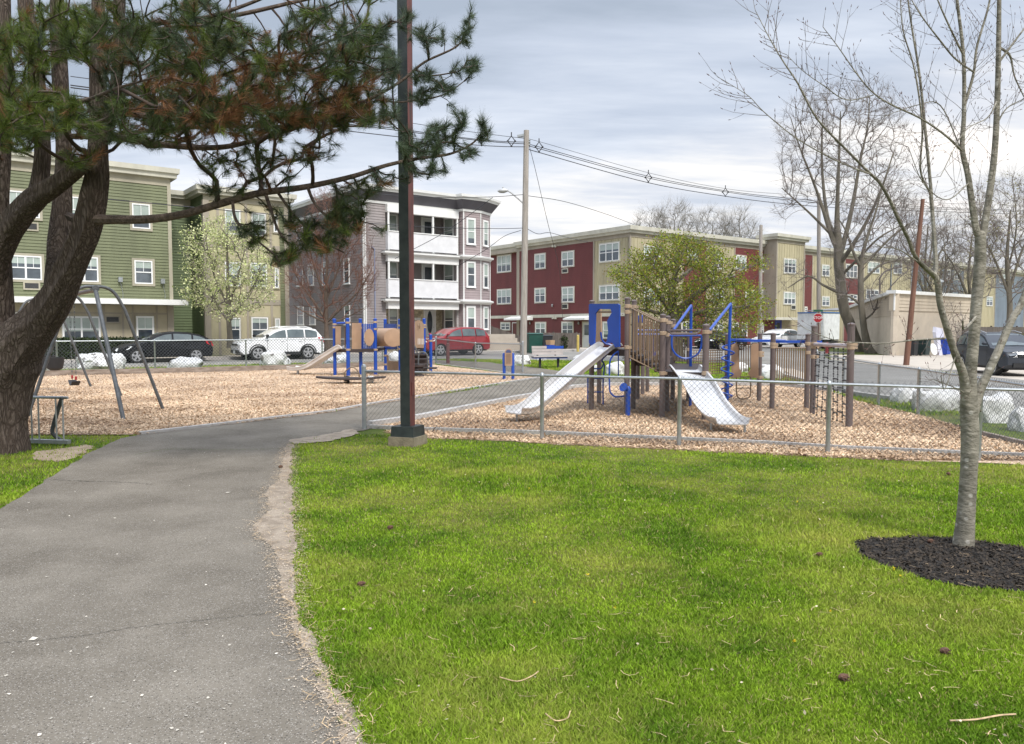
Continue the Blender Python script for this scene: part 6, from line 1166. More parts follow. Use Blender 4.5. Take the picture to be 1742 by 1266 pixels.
# white box truck body and flatbed seen behind the big tree
bt = thing('box_truck', 'white truck box standing by the far end of the garage', 'truck', (24.5, 60, 0)); Pt_ = Pl(W(1398, 560, 62).xy.to_3d(), U); a1 = Pt_.loc(1428, 560)[0]
zt = Pt_.loc(1415, 533)[1]; mb = MB(); mb.pbox(Pt_, 0, a1, .75, zt, -2.2, 0); mb.build('cargo_box', mat('truck white', (.70, .71, .72), .5), bt)
mb = MB(); mb.pbox(Pt_, -.04, a1+.04, zt, zt+.1, -2.2, .04); mb.build('roof_rail', mat('blue strip', (.05, .14, .35), .5), bt); mb = MB(); mb.pbox(Pt_, 0, a1, .45, .75, -2.1, -.1); mb.build('chassis', M_black, bt)
for q in (.7, a1-.8): mb = MB(); mb.lathe(Pt_.pt(q, .42, -.3), [(.42, 0), (.42, .25)], 18, axis=tuple(Pt_.n)); mb.build('wheel', M_tyre, bt)
# ---------------------------------------------------------------- white painted boulders
M_rock = mat('whitewashed rock', (.50, .49, .47), .85, col2=(.76, .76, .75), scale=3, bump=.5, bs=18, detail=7)
t_, b_, L__ = nodes_of(M_rock); src = b_.inputs['Base Color'].links[0].from_socket; tcn = t_.nodes.new('ShaderNodeTexCoord'); nn_ = t_.nodes.new('ShaderNodeTexNoise'); nn_.inputs['Scale'].default_value = 3.2; nn_.inputs['Detail'].default_value = 8; L__(tcn.outputs['Object'], nn_.inputs[0])
r_ = t_.nodes.new('ShaderNodeMapRange'); r_.inputs['From Min'].default_value = .57; r_.inputs['From Max'].default_value = .66; L__(nn_.outputs[0], r_.inputs[0]); x_ = t_.nodes.new('ShaderNodeMix'); x_.data_type = 'RGBA'; L__(r_.outputs[0], x_.inputs[0]); L__(src, x_.inputs[6]); x_.inputs[7].default_value = (.17, .155, .14, 1); L__(x_.outputs[2], b_.inputs['Base Color'])
import mathutils
def rock(label, px0, px1, yt, yb, seed, depth=.75, D=None):
    c = G((px0+px1)/2, yb); D = c.y; w = (px1-px0)*D/FPX/2; h = W(0, yt, D+.2).z; c.y += w*depth*.8; rr = random.Random(seed); import bmesh
    bm = bmesh.new(); bmesh.ops.create_icosphere(bm, subdivisions=4, radius=1); off = Vector((rr.uniform(-9, 9),)*3)
    for v in bm.verts:
        n = v.co.normalized(); k = 1+.34*mathutils.noise.noise(n*1.3+off)+.11*mathutils.noise.noise(n*3.1+off)+.03*mathutils.noise.noise(n*8+off)
        q = n*k; s = [math.copysign(abs(e)**.84, e) for e in q]; cell = mathutils.noise.cell(n*2.2+off)*.05
        v.co = Vector((s[0]*w*1.0, s[1]*w*depth, (s[2]+.35)*h*.78*(1+cell)))
    zmax = max(v.co.z for v in bm.verts); xm = max(abs(v.co.x) for v in bm.verts)
    for v in bm.verts: v.co.z *= h/zmax; v.co.x *= w/xm; v.co.z = max(v.co.z, -.1)
    me = bpy.data.meshes.new('boulder'); bm.to_mesh(me); bm.free(); me.materials.append(M_rock); me.shade_smooth(); me.set_sharp_from_angle(angle=math.radians(24)); o = bpy.data.objects.new('boulder', me); COL.objects.link(o); o.location = (c.x, c.y, 0)
    tag(o, label, 'boulder', 'white painted boulders round the park')
rock('large white painted boulder behind the swing set', 117, 203, 600, 630, 1); rock('low white painted boulder in front of the black hatchback', 275, 339, 607, 629, 2); rock('white painted boulder in front of the white car wheel', 436, 487, 596, 622, 3, .9)
rock('white painted boulder peeking past the pine trunk at the left', 56, 84, 617, 632, 4); rock('white painted boulder just behind the small slide', 548, 590, 604, 622, 5); rock('white painted boulder between the blue posts of the small playset', 574, 592, 599, 618, 6); rock('white painted boulder behind the tube panel of the small playset', 661, 684, 597, 613, 7)
rock('white painted boulder at the foot of the tall utility pole', 866, 905, 604, 621, 8); rock('white painted boulder behind the park bench', 912, 930, 606, 614, 18); rock('low white painted boulder on the grass right of the bench', 975, 1012, 603, 612, 9); rock('round white painted boulder behind the blue ladder', 1031, 1066, 614, 638, 10, .9); rock('small white painted boulder left of the ladder on the grass', 1008, 1020, 620, 633, 11)
rock('far white painted boulder seen over the round one by the ladder', 1050, 1066, 599, 611, 12); rock('broad white painted boulder seen through the hooped railing', 1292, 1338, 619, 645, 13); rock('white painted boulder seen through the tan hoop panel', 1250, 1276, 616, 634, 14)
rock('smaller white painted boulder at the left end of the row by the cross street', 1522, 1572, 655, 686, 15); rock('long white painted boulder left of the young tree trunk', 1562, 1650, 655, 700, 16, .6); rock('largest white painted boulder right of the young tree trunk', 1661, 1742, 667, 720, 17, .7); rock('white painted boulder cut by the right edge of the photo', 1728, 1790, 690, 735, 19)
# ---------------------------------------------------------------- trees
M_bark = bark_mat('pine bark', (.035, .024, .018), (.25, .20, .165), .20, 21, .04); M_bark2 = mat('pine limb bark', (.05, .035, .026), .95, col2=(.15, .11, .085), scale=16, bump=1, bs=60, detail=8)
M_twig = mat('pine twig', (.06, .04, .03), .9, var=.3); M_grey = mat('grey bark', (.115, .105, .078), .85, col2=(.27, .245, .195), scale=7, stretch=(1, 1, 1.7), bump=.7, bs=26, detail=8)
speckle(M_grey, 16, .3, (.40, .38, .33), .7); M_greytw = mat('grey twig', (.13, .105, .09), .85, var=.25)
M_fbark = mat('dark grey bark', (.10, .088, .066), .9, col2=(.17, .15, .115), scale=2.5, stretch=(1, 1, .4), bump=.6, bs=12); M_ftw = mat('bare twigs', (.165, .14, .125), .9, var=.25)
M_redtw = mat('reddish twigs', (.17, .085, .06), .9, var=.25)
def leafmat(n, c, var=.35, tr=.35, island=.45): return mat(n, c, .6, var=var, scale=.9, island=island, trans=tr, spec=.3)
M_nd = [leafmat('pine needles green', (.055, .080, .022), .3, .25, .55), leafmat('pine needles fresh', (.10, .14, .022), .3, .25, .5), leafmat('dead pine needles', (.21, .10, .045), .3, .2, .45), leafmat('pine needles blue green', (.075, .105, .062), .3, .2, .5)]
class Tree:
    def __init__(s, name, label, base, group=None, cat='tree'):
        s.t = thing(name, label, cat, tuple(base), group); s.P = []; s.par = []; s.pl = []; s.lim = MB(); s.twr = .012; s.K = 0; s.base = Vector(base)
    def limb(s, pts, r, n=10, k=6, ridged=0.0, nodes=True, seed=0):
        """pts: 3D points, r: radii at these points; interpolated smoothly"""
        C = catmull(pts, k); rr = [float(np.interp(i/k, range(len(r)), r)) for i in range(len(C))]; m = len(C); rings = []; ref = None
        for i, p in enumerate(C):
            d = (C[min(i+1, m-1)]-C[max(i-1, 0)]).normalized()
            if ref is None: ref = d.cross(Vector((0, 1, 0)) if abs(d.y) < .9 else Vector((1, 0, 0))).normalized()
            ref = (ref-d*ref.dot(d)).normalized(); y = d.cross(ref); rg = []
            for q in range(n):
                a = 2*math.pi*q/n; e = (ref*math.cos(a)+y*math.sin(a)); w_ = 1
                if ridged: w_ = 1+ridged*(mathutils.noise.noise(Vector((e.x*2.2+seed, e.y*2.2, p.z*.8+e.z)))*1.3+mathutils.noise.noise(Vector((e.x*7+seed, e.y*7, p.z*2.2)))*.6)
                rg.append(p+e*(rr[i]*w_))
            rings.append(rg)
        vs = [v for g in rings for v in g]; fs = [(i*n+q, i*n+(q+1) % n, (i+1)*n+(q+1) % n, (i+1)*n+q) for i in range(m-1) for q in range(n)]; fs += [tuple(reversed(range(n))), tuple((m-1)*n+q for q in range(n))]
        s.lim.add(vs, fs)
        if nodes:
            # attach the limb's nodes to what is already there
            k0 = len(s.P); L0 = 0; pr = -1
            if s.P:
                A = np.array(s.P); j = int(np.argmin(np.linalg.norm(A-np.array(C[0]), axis=1))); L0 = s.pl[j]; pr = j
            for i, p in enumerate(C): s.P.append(tuple(p)); s.par.append(pr if i == 0 else k0+i-1); L0 += (C[i]-C[i-1]).length if i else 0; s.pl.append(L0)
            s.K = len(s.P)
        return C
    def twigs(s, T, bf=.3, seg=.25, rng=RNG, wob=.03, grav=0.0, minz=None, skip=0, curve=.32):
        T = np.asarray(T); N0 = len(s.P); cap = N0+len(T)*14+2000; A = np.zeros((cap, 3)); A[:N0] = s.P; L_ = np.zeros(cap); L_[:N0] = s.pl; par = np.full(cap, -1); par[:N0] = s.par; n = N0
        L_[:skip] += 1e6
        D0 = np.min(np.linalg.norm(T[:, None, :]-A[None, skip:N0:3, :], axis=2), axis=1); order = np.argsort(D0); tips = []
        for i in order:
            t = T[i]; d = np.linalg.norm(A[:n]-t, axis=1); j = int(np.argmin(d+bf*L_[:n])); dist = d[j]; m = max(2, min(12, int(dist/seg)+1)); p0 = A[j]; pd = p0-A[par[j]] if par[j] >= 0 else np.array([0, 0, 1.]); ln = np.linalg.norm(pd); pd = pd/ln if ln > 1e-6 else np.array([0, 0, 1.])
            c = p0+((1-curve)*(t-p0)+curve*pd*dist)*.55+np.array([0, 0, grav*dist])+rng.normal(0, wob*dist, 3); q = j
            for k in range(1, m+1):
                u = k/m; v = (1-u)**2*p0+2*u*(1-u)*c+u*u*t
                if k < m: v = v+rng.normal(0, wob*.25*dist/m, 3)
                A[n] = v; par[n] = q; L_[n] = L_[q]+np.linalg.norm(v-A[q]); q = n; n += 1
                if n >= cap-1: break
            tips.append(n-1)
            if n >= cap-20: break
        s.A = A[:n]; s.Par = par[:n]; s.tips = np.array(tips); s.N0 = N0; return s
    def finish(s, m_trunk, m_twig, rmin=.006, pw=.42, rmax=.2, k=4, name='branches', trunk='trunk', ridged=True):
        s.lim.build(trunk, m_trunk, s.t, smooth=True, fix=False)
        n = len(s.A); cnt = np.zeros(n); ends = np.ones(n); 
        cnt[s.tips] += 1
        for i in range(n-1, s.N0-1, -1): cnt[s.Par[i]] += cnt[i]
        r = np.minimum(rmax, rmin*np.maximum(cnt, 1)**pw); idx = np.arange(s.N0, n); p0 = s.A[s.Par[idx]]; p1 = s.A[idx]; r0 = np.minimum(r[s.Par[idx]], r[idx]*1.25); r0 = np.where(s.Par[idx] < s.N0, r[idx]*1.15, r0)
        dd = p1-p0; V, F = ribbons(p0-dd*.04, p1+dd*.04, (r0, r[idx]), k); return npmesh(name, V, F, m_twig, s.t, smooth=True)
def crossn(v):
    ref = np.where(np.abs(v[:, 2:3]) < .9, np.array([[0, 0, 1.]]), np.array([[1., 0, 0]])); x = np.cross(v, ref); x /= np.linalg.norm(x, axis=1, keepdims=True); return x, np.cross(v, x)
def needles(name, par, base, dirs, mi, nper=80, L0=.13, wd=.0022, brush=.14, mats=None, spread=.95):
    n = len(base); dirs = dirs/np.linalg.norm(dirs, axis=1, keepdims=True); x, y = crossn(dirs); B = np.repeat(base, nper, 0); Dm = np.repeat(dirs, nper, 0); X_ = np.repeat(x, nper, 0); Y_ = np.repeat(y, nper, 0); N_ = n*nper
    a = RNG.uniform(0, 2*np.pi, N_); s_ = RNG.uniform(0, 1, N_); el = spread*(1-.45*s_)*RNG.uniform(.55, 1.15, N_); rad = X_*np.cos(a)[:, None]+Y_*np.sin(a)[:, None]
    nd = Dm*np.cos(el)[:, None]+rad*np.sin(el)[:, None]; L_ = L0*RNG.uniform(.65, 1.1, N_)*np.repeat(RNG.uniform(.8, 1.15, n), nper); p = B-Dm*((1-s_)*brush)[:, None]; tip = p+nd*L_[:, None]; tip[:, 2] -= L_*.06
    sd_ = np.cross(nd, RNG.normal(size=(N_, 3))); sd_ /= np.linalg.norm(sd_, axis=1, keepdims=True); sd_ *= wd
    V = np.stack([p-sd_, p+sd_, tip+sd_*.3], 1).reshape(-1, 3); F = np.arange(N_*3).reshape(-1, 3); return npmesh(name, V, F, mats or M_nd, par, mi=np.repeat(mi, nper))
def leaves(name, par, C, size, mats, mi=None, flat=.0, aspect=.6):
    n = len(C); u = RNG.normal(size=(n, 3)); u[:, 2] *= (1-flat); u /= np.linalg.norm(u, axis=1, keepdims=True); v = np.cross(u, RNG.normal(size=(n, 3))); v /= np.linalg.norm(v, axis=1, keepdims=True); s_ = (size*RNG.uniform(.55, 1.25, n))[:, None]
    V = np.stack([C-u*s_, C-v*s_*aspect+u*s_*.1, C+u*s_, C+v*s_*aspect+u*s_*.1], 1).reshape(-1, 3); k = np.arange(n)*4; return npmesh(name, V, np.stack([k, k+1, k+2, k+3], 1), mats, par, mi=mi)
def blobpts(bl, rng=RNG):
    """blobs in photo pixels with depth: (px, py, rx, ry, D, dD, n)"""
    out_ = []; tagi = []
    for i, b in enumerate(bl):
        px, py, rx_, ry_, D, dD, n = b[:7]
        a = rng.uniform(0, 2*np.pi, n); r = np.sqrt(rng.random(n)); dz_ = rng.uniform(-1, 1, n)*dD
        for q in range(n): out_.append(tuple(W(px+rx_*r[q]*math.cos(a[q]), py+ry_*r[q]*math.sin(a[q]), D+dz_[q]))); tagi.append(i)
    return np.array(out_), np.array(tagi)
# --- the big pine at the left
def wl(pts): return [W(*p) for p in pts]
def rp(pts): return [r*p[2]/FPX for p, r in pts]
pine = Tree('pine_tree', 'large many-stemmed pine at the left with dark green and rusty needles', (-6.75, 9.9, 0))
def plimb(L_, n=14, ridged=.16, seed=0, nodes=True): return pine.limb([W(p[0], p[1], p[2]) for p in L_], [p[3]*(.93 if p[3] > 9 else 1)*p[2]/FPX for p in L_], n=n, k=7, ridged=ridged, seed=seed, nodes=nodes)
plimb([(2, 800, 9.95, 72), (0, 770, 9.9, 50), (-2, 720, 9.9, 43), (2, 660, 9.9, 46), (14, 612, 9.87, 50), (38, 577, 9.84, 42), (70, 543, 9.8, 32), (96, 506, 9.72, 27), (115, 470, 9.66, 25), (131, 435, 9.6, 24), (149, 388, 9.55, 22.5), (160, 330, 9.5, 20.5), (166, 280, 9.5, 17.5), (167, 200, 9.5, 15), (166, 100, 9.5, 12.5), (168, 0, 9.6, 11), (172, -160, 9.8, 8), (170, -380, 10, 4)], n=30, ridged=.15)
plimb([(-5, 640, 9.9, 42), (-12, 590, 9.9, 36), (-2, 530, 9.9, 23), (0, 460, 9.9, 19), (0, 400, 10, 14), (4, 300, 10, 12), (8, 150, 10.1, 11), (6, 0, 10.2, 10), (0, -250, 10.5, 6)], n=20, seed=3)
plimb([(-14, 560, 9.9, 28), (-18, 480, 9.8, 23), (2, 412, 9.7, 23), (28, 372, 9.6, 22), (60, 338, 9.5, 19), (92, 318, 9.4, 16), (130, 290, 9.3, 13), (160, 262, 9.2, 11), (185, 215, 9.15, 10), (200, 120, 9.1, 10), (203, 0, 9.1, 9), (206, -200, 9.2, 6)], n=20, seed=5)
plimb([(60, 345, 9.5, 18), (68, 310, 9.5, 15), (72, 240, 9.5, 13), (62, 120, 9.55, 12.5), (45, 20, 9.6, 12), (40, -150, 9.8, 8)], n=16, seed=7)
plimb([(94, 510, 9.95, 20), (98, 460, 10.1, 20), (101, 410, 10.3, 18.5), (106, 340, 10.4, 15), (108, 250, 10.5, 13), (102, 130, 10.6, 13), (97, 0, 10.7, 11), (95, -200, 10.9, 7)], n=18, seed=9)
plimb([(118, 368, 10.2, 7), (135, 375, 9.9, 7), (150, 378, 9.6, 6)], n=8, seed=2, nodes=False)
brs = [[(160, 374, 9.5, 9), (200, 374, 9.3, 7.5), (255, 373, 9.1, 7), (310, 365, 8.95, 6.6), (370, 348, 8.8, 6.6), (440, 329, 8.7, 6), (520, 318, 8.6, 5), (600, 300, 8.6, 4.2), (655, 282, 8.6, 3.4), (710, 270, 8.6, 2.8), (765, 262, 8.6, 2.2), (805, 243, 8.6, 1.6), (826, 216, 8.6, 1.1)],
 [(165, 232, 9.5, 7), (220, 237, 9.3, 5.5), (290, 248, 9.2, 5), (370, 251, 9.1, 4.6), (430, 240, 9, 4.2), (480, 225, 9, 3.8), (540, 205, 8.9, 3.2), (593, 184, 8.8, 3), (640, 163, 8.7, 2.8), (684, 137, 8.7, 2.5), (722, 106, 8.7, 2.2), (778, 78, 8.6, 1.6), (799, 42, 8.6, 1)],
 [(200, 190, 9.1, 6), (280, 200, 8.8, 5), (360, 190, 8.6, 4.6), (420, 165, 8.5, 4), (470, 125, 8.5, 3.4), (520, 88, 8.5, 2.6), (570, 66, 8.5, 1.8), (620, 40, 8.4, 1.2)],
 [(168, 100, 9.5, 6), (240, 60, 9.8, 4.6), (330, 40, 10.1, 4), (430, 20, 10.2, 3.4), (540, -5, 10.2, 2.6), (640, -20, 10.1, 1.6)],
 [(203, 60, 9.1, 5), (270, 40, 8.4, 4), (350, 30, 7.9, 3.4), (440, 0, 7.6, 2.5), (520, -40, 7.5, 1.5)],
 [(100, 180, 10.6, 5), (180, 165, 11.2, 4), (280, 150, 11.7, 3.4), (390, 125, 12, 3), (500, 90, 12, 2.2), (600, 100, 11.8, 1.4)],
 [(60, 150, 9.55, 5), (90, 165, 8.6, 4), (130, 175, 7.8, 3), (200, 150, 7.3, 2.3), (270, 130, 7.1, 1.4)],
 [(5, 200, 10, 5), (40, 190, 8.9, 4), (60, 200, 8, 3), (85, 205, 7.3, 2)],
 [(110, 232, 10.5, 5), (180, 232, 10.8, 4), (280, 220, 11, 3.6), (400, 215, 11, 3), (520, 215, 10.8, 2.4), (620, 215, 10.5, 1.5)],
 [(450, 325, 8.7, 3.4), (462, 360, 8.6, 2.8), (475, 395, 8.5, 2.2), (500, 425, 8.4, 1.5)], [(395, 340, 8.75, 3), (402, 375, 8.6, 2.4), (432, 405, 8.5, 1.8), (470, 435, 8.4, 1.2)],
 [(523, 318, 8.6, 3), (535, 345, 8.5, 2.5), (560, 370, 8.4, 2), (600, 380, 8.3, 1.2)], [(470, 324, 8.7, 2.6), (500, 365, 8.6, 2.1), (540, 405, 8.5, 1.8), (585, 430, 8.4, 1.2)],
 [(720, 130, 8.7, 1.6), (745, 128, 8.7, 1.3), (780, 122, 8.6, 1)], [(695, 172, 8.75, 1.6), (730, 168, 8.7, 1.4), (762, 158, 8.6, 1.1), (790, 138, 8.6, .8)], [(640, 170, 8.7, 1.6), (675, 174, 8.7, 1.5), (700, 172, 8.75, 1.4)]]
pine.skip0 = len(pine.P)
pine.lim.mi = 1
for i, b in enumerate(brs): plimb(b, n=8, ridged=.08, seed=20+i)
PB = [(801, 32, 12, 22, 8.6, .3, 7), (787, 62, 14, 20, 8.6, .3, 7), (735, 62, 26, 20, 8.6, .4, 14), (793, 112, 24, 18, 8.6, .4, 15), (722, 125, 24, 16, 8.6, .4, 12), (764, 148, 24, 10, 8.6, .4, 10), (722, 160, 28, 12, 8.7, .4, 12), (694, 40, 14, 30, 8.6, .4, 10), (653, 52, 16, 30, 8.7, .5, 12),
 (778, 200, 14, 22, 8.6, .4, 10), (752, 228, 26, 24, 8.6, .5, 24), (824, 220, 11, 22, 8.6, .3, 9), (799, 258, 18, 12, 8.6, .3, 8), (730, 250, 24, 20, 8.6, .5, 18), (698, 258, 18, 22, 8.6, .5, 14), (730, 287, 34, 10, 8.6, .5, 12), (655, 305, 44, 14, 8.6, .6, 16), (690, 225, 12, 14, 8.7, .4, 6),
 (560, 55, 85, 50, 8.6, 1.6, 90), (625, 115, 60, 45, 8.8, 1.4, 60), (500, 150, 110, 50, 8.8, 1.6, 110), (400, 120, 90, 75, 8.9, 2, 120), (330, 55, 85, 60, 9, 2, 110), (250, 120, 85, 80, 9, 2.2, 120), (180, 55, 80, 55, 9.4, 2, 80), (95, 55, 80, 55, 9.6, 2, 80), (30, 100, 60, 60, 9.4, 2, 70),
 (60, 190, 85, 38, 8, 1.2, 100), (215, 205, 100, 38, 9.2, 2, 90), (330, 190, 80, 42, 9, 2, 90), (430, 198, 90, 36, 9, 1.8, 90), (560, 195, 80, 30, 9, 1.6, 60), (630, 185, 50, 28, 8.8, 1, 36), (500, 255, 90, 24, 8.9, 1, 34), (400, 275, 80, 20, 8.9, 1, 26), (300, 245, 60, 16, 9.1, 1, 20), (140, 268, 45, 18, 9, .8, 22), (25, 235, 40, 24, 8.8, 1, 26),
 (460, 300, 60, 14, 8.7, .5, 14), (592, 362, 32, 32, 8.4, .5, 44), (600, 322, 40, 16, 8.5, .5, 12), (540, 398, 56, 32, 8.4, .5, 52), (430, 398, 28, 18, 8.5, .4, 15), (482, 432, 24, 18, 8.4, .4, 18), (380, 318, 40, 14, 8.8, .5, 9), (650, 390, 6, 6, 8.3, .2, 2), (470, 365, 50, 26, 8.5, .5, 14),
 (250, -60, 250, 50, 9.4, 2, 90), (600, -40, 100, 40, 9, 1.4, 30), (-60, 150, 60, 150, 9.5, 2, 60)]
PB = [b[:6]+(int(b[6]*(2.0 if b[0] < 660 and b[1] < 240 else 1.25)),) for b in PB]; T, ti = blobpts(PB)
pine.twigs(T, bf=.26, seg=.16, wob=.06, grav=-.10, skip=0)
pine.finish([M_bark, M_bark2], M_twig, rmin=.0042, pw=.40, rmax=.03, k=4, name='twigs')
A_, Pr_ = pine.A, pine.Par; tp_ = pine.tips; d1 = A_[tp_]-A_[Pr_[tp_]]; d1 /= np.linalg.norm(d1, axis=1, keepdims=True)+1e-9; d1[:, 2] += .35
order_t = np.argsort(np.min(np.linalg.norm(T[:, None, :]-np.array(pine.P)[None, ::3, :], axis=2), axis=1))[:len(tp_)]; pxx, pyy = proj(A_[tp_])
bz = .5+.5*np.sin(pxx*.021+1.2)*np.cos(pyy*.033+.6)
brown = (RNG.random(len(tp_)) < np.clip(.52*np.exp(-((pxx-430)/170)**2-((pyy-170)/80)**2)+.10*bz, 0, .7)) & (pxx < 690); fresh = (pxx < 150) & (RNG.random(len(tp_)) < .7) | (RNG.random(len(tp_)) < .15)
mi = np.where(brown, 2, np.where(fresh & (pxx < 660), 1, np.where((pxx > 640) | (RNG.random(len(tp_)) < .25), 3, 0)))
needles('needles', pine.t, A_[tp_], d1, mi, nper=90, L0=.135, wd=.0018, brush=.15)
sel = np.array([i for i in range(pine.N0, len(A_)) if (i*7919) % 100 < 13]); d2 = A_[sel]-A_[Pr_[sel]]; d2 /= np.linalg.norm(d2, axis=1, keepdims=True)+1e-9; d2[:, 2] += .4; p2x, p2y = proj(A_[sel])
needles('needles', pine.t, A_[sel], d2, np.where((RNG.random(len(sel)) < .4) & (p2x < 680), 2, 0), nper=40, L0=.12, wd=.0017, brush=.08)
# --- the young bare tree at the right
yt = Tree('young_tree', 'young bare tree with mottled grey bark in the mulch bed', tuple(G(1638, 935)))
def ylimb(L_, n=9, D0=5.55, rs=1.0, nodes=True, seed=0):
    return yt.limb([W(p[0], p[1], p[2] if len(p) > 3 else D0) for p in L_], [p[-1]*rs*(p[2] if len(p) > 3 else D0)/FPX for p in L_], n=n, k=6, ridged=.05, seed=seed, nodes=nodes)
ylimb([(1639, 948, 5.55, 24), (1639, 930, 5.55, 17.5), (1643, 880, 5.55, 14.6), (1648, 800, 5.55, 13.6), (1650, 740, 5.55, 14.5), (1648, 690, 5.55, 14), (1651, 635, 5.56, 9.5), (1656, 586, 5.57, 8.5), (1661, 520, 5.58, 8.5), (1667, 450, 5.6, 9), (1668, 400, 5.6, 8.5)], n=18)
ylimb([(1645, 700, 5.54, 9), (1639, 640, 5.5, 7.5), (1624, 600, 5.45, 6), (1609, 553, 5.4, 5.2), (1599, 515, 5.38, 5), (1595, 480, 5.36, 5), (1587, 466, 5.35, 4.5)], n=12)
ylimb([(1652, 716, 5.56, 10), (1664, 672, 5.6, 8), (1679, 638, 5.62, 7), (1701, 591, 5.68, 6.2), (1722, 543, 5.74, 5.6), (1738, 515, 5.78, 5.2), (1765, 440, 5.8, 4.6), (1790, 330, 5.8, 3.6), (1800, 200, 5.8, 2.4)], n=12)
A1 = [(1590, 470, 5.35, 4.4), (1560, 441, 5.2, 3.4), (1545, 406, 5.1, 3), (1528, 372, 5.0, 2.9), (1517, 347, 4.95, 2.8), (1498, 313, 4.9, 2.6), (1479, 294, 4.85, 2.3), (1441, 256, 4.8, 2), (1390, 202, 4.75, 1.7), (1359, 145, 4.7, 1.4), (1330, 101, 4.7, 1.1), (1308, 63, 4.7, .8), (1285, 18, 4.7, .5)]
ylimb(A1); ylimb([(1481, 296, 4.85, 1.6), (1450, 285, 4.8, 1.3), (1410, 267, 4.75, 1.2), (1353, 234, 4.7, 1), (1299, 190, 4.6, .8), (1274, 164, 4.6, .6), (1235, 139, 4.6, .4)], n=6)
ylimb([(1591, 470, 5.35, 4), (1592, 448, 5.4, 3.6), (1589, 400, 5.45, 3), (1583, 316, 5.5, 2.6), (1574, 221, 5.5, 2.3), (1564, 126, 5.5, 1.9), (1549, 32, 5.5, 1.4), (1540, -40, 5.5, 1)], n=8)
ylimb([(1583, 330, 5.5, 2), (1566, 290, 5.45, 1.8), (1569, 215, 5.4, 1.7), (1556, 120, 5.35, 1.4), (1536, 50, 5.3, 1.1), (1531, -20, 5.3, .8)], n=6)
ylimb([(1668, 400, 5.6, 7), (1660, 388, 5.6, 5.4), (1647, 300, 5.6, 4.6), (1637, 253, 5.6, 4), (1640, 190, 5.6, 3.4), (1639, 95, 5.6, 2.8), (1628, 0, 5.6, 2.2), (1620, -80, 5.6, 1.6)], n=10)
ylimb([(1668, 400, 5.6, 7), (1674, 388, 5.62, 5.8), (1691, 269, 5.65, 5.0), (1697, 158, 5.68, 4.4), (1699, 63, 5.7, 3.8), (1700, -20, 5.7, 3.2), (1702, -120, 5.7, 2.4)], n=10)
ylimb([(1636, 256, 5.6, 2.4), (1609, 231, 5.45, 1.8), (1567, 202, 5.3, 1.6), (1520, 180, 5.2, 1.5), (1489, 161, 5.15, 1.3), (1463, 133, 5.1, 1.1), (1425, 79, 5.1, .8), (1400, 46, 5.1, .5)], n=6)
ylimb([(1640, 182, 5.6, 2.8), (1656, 126, 5.6, 2.4), (1662, 79, 5.6, 2.1), (1681, 13, 5.6, 1.8), (1690, -40, 5.6, 1.4)], n=6)
ylimb([(1658, 124, 5.6, 1.6), (1625, 100, 5.5, 1.4), (1600, 70, 5.4, 1.3), (1568, 28, 5.3, 1), (1545, -10, 5.3, .8)], n=6)
ylimb([(1638, 92, 5.6, 1.8), (1622, 60, 5.5, 1.5), (1600, 12, 5.4, 1.2), (1588, -20, 5.4, .9)], n=6)
ylimb([(1700, 105, 5.7, 2.2), (1715, 85, 5.7, 1.8), (1745, 45, 5.7, 1.4)], n=6); ylimb([(1699, 80, 5.7, 2.4), (1718, 95, 5.8, 1.8), (1726, 130, 5.8, 1.2), (1742, 165, 5.8, .9)], n=6)
ylimb([(1694, 215, 5.68, 1.4), (1712, 185, 5.7, 1.1), (1742, 168, 5.7, .8)], n=5); ylimb([(1486, 162, 5.15, .9), (1440, 170, 5.1, .9), (1400, 145, 5, .8), (1365, 120, 5, .6), (1338, 93, 5, .4)], n=5)
ylimb([(1607, 576, 5.4, 1.8), (1580, 577, 5.1, 1.5), (1550, 579, 4.9, 1.3), (1506, 584, 4.7, 1.1), (1462, 583, 4.6, .9), (1425, 580, 4.5, .8), (1385, 566, 4.45, .6), (1358, 552, 4.4, .4)], n=6)
ylimb([(1660, 540, 5.55, 2.4), (1640, 560, 5.2, 1.6), (1638, 545, 5.1, 1.2)], n=6); ylimb([(1669, 700, 5.6, 1.6), (1640, 668, 5.5, 1), (1600, 650, 5.3, .8), (1585, 645, 5.3, .5)], n=5)
ylimb([(1626, 604, 5.45, 1.4), (1608, 660, 5.3, .9), (1600, 640, 5.2, .6)], n=5); ylimb([(1568, 450, 5.25, 1.3), (1530, 425, 5, 1), (1500, 420, 4.9, .7), (1470, 405, 4.8, .4)], n=5)
ylimb([(1697, 170, 5.68, 1.4), (1680, 200, 5.5, 1), (1640, 225, 5.3, .8), (1600, 300, 5.2, .6)], n=5)
ylimb([(1636, 258, 5.6, 1.2), (1600, 180, 5.7, 1), (1560, 179, 5.6, .8), (1500, 200, 5.5, .5)], n=5); ylimb([(1650, 310, 5.6, 1.2), (1610, 340, 5.4, .9), (1570, 310, 5.3, .7), (1545, 250, 5.2, .5)], n=5)
NP = np.array(yt.P); nn = len(NP); E0, E1, R0, R1, tipv, tipd = [], [], [], [], [], []
def twig(p, d, L_, r, lvl):
    n_ = 4; up = np.array([0, 0, .16]); kids = []
    for k in range(n_):
        q = p+d*L_/n_; E0.append(p); E1.append(q); R0.append(r*(1-.18*k)); R1.append(r*(1-.18*(k+1))); p = q; kids.append((p.copy(), d.copy())); d = d+up*.5+RNG.normal(0, .07, 3); d /= np.linalg.norm(d)
    tipv.append(p); tipd.append(d)
    if lvl:
        for kp, kd in kids[:-1]:
            if RNG.random() < .6: sd_ = kd+RNG.normal(0, .65, 3); sd_ /= np.linalg.norm(sd_); twig(kp, sd_, L_*RNG.uniform(.25, .5), r*.7, lvl-1)
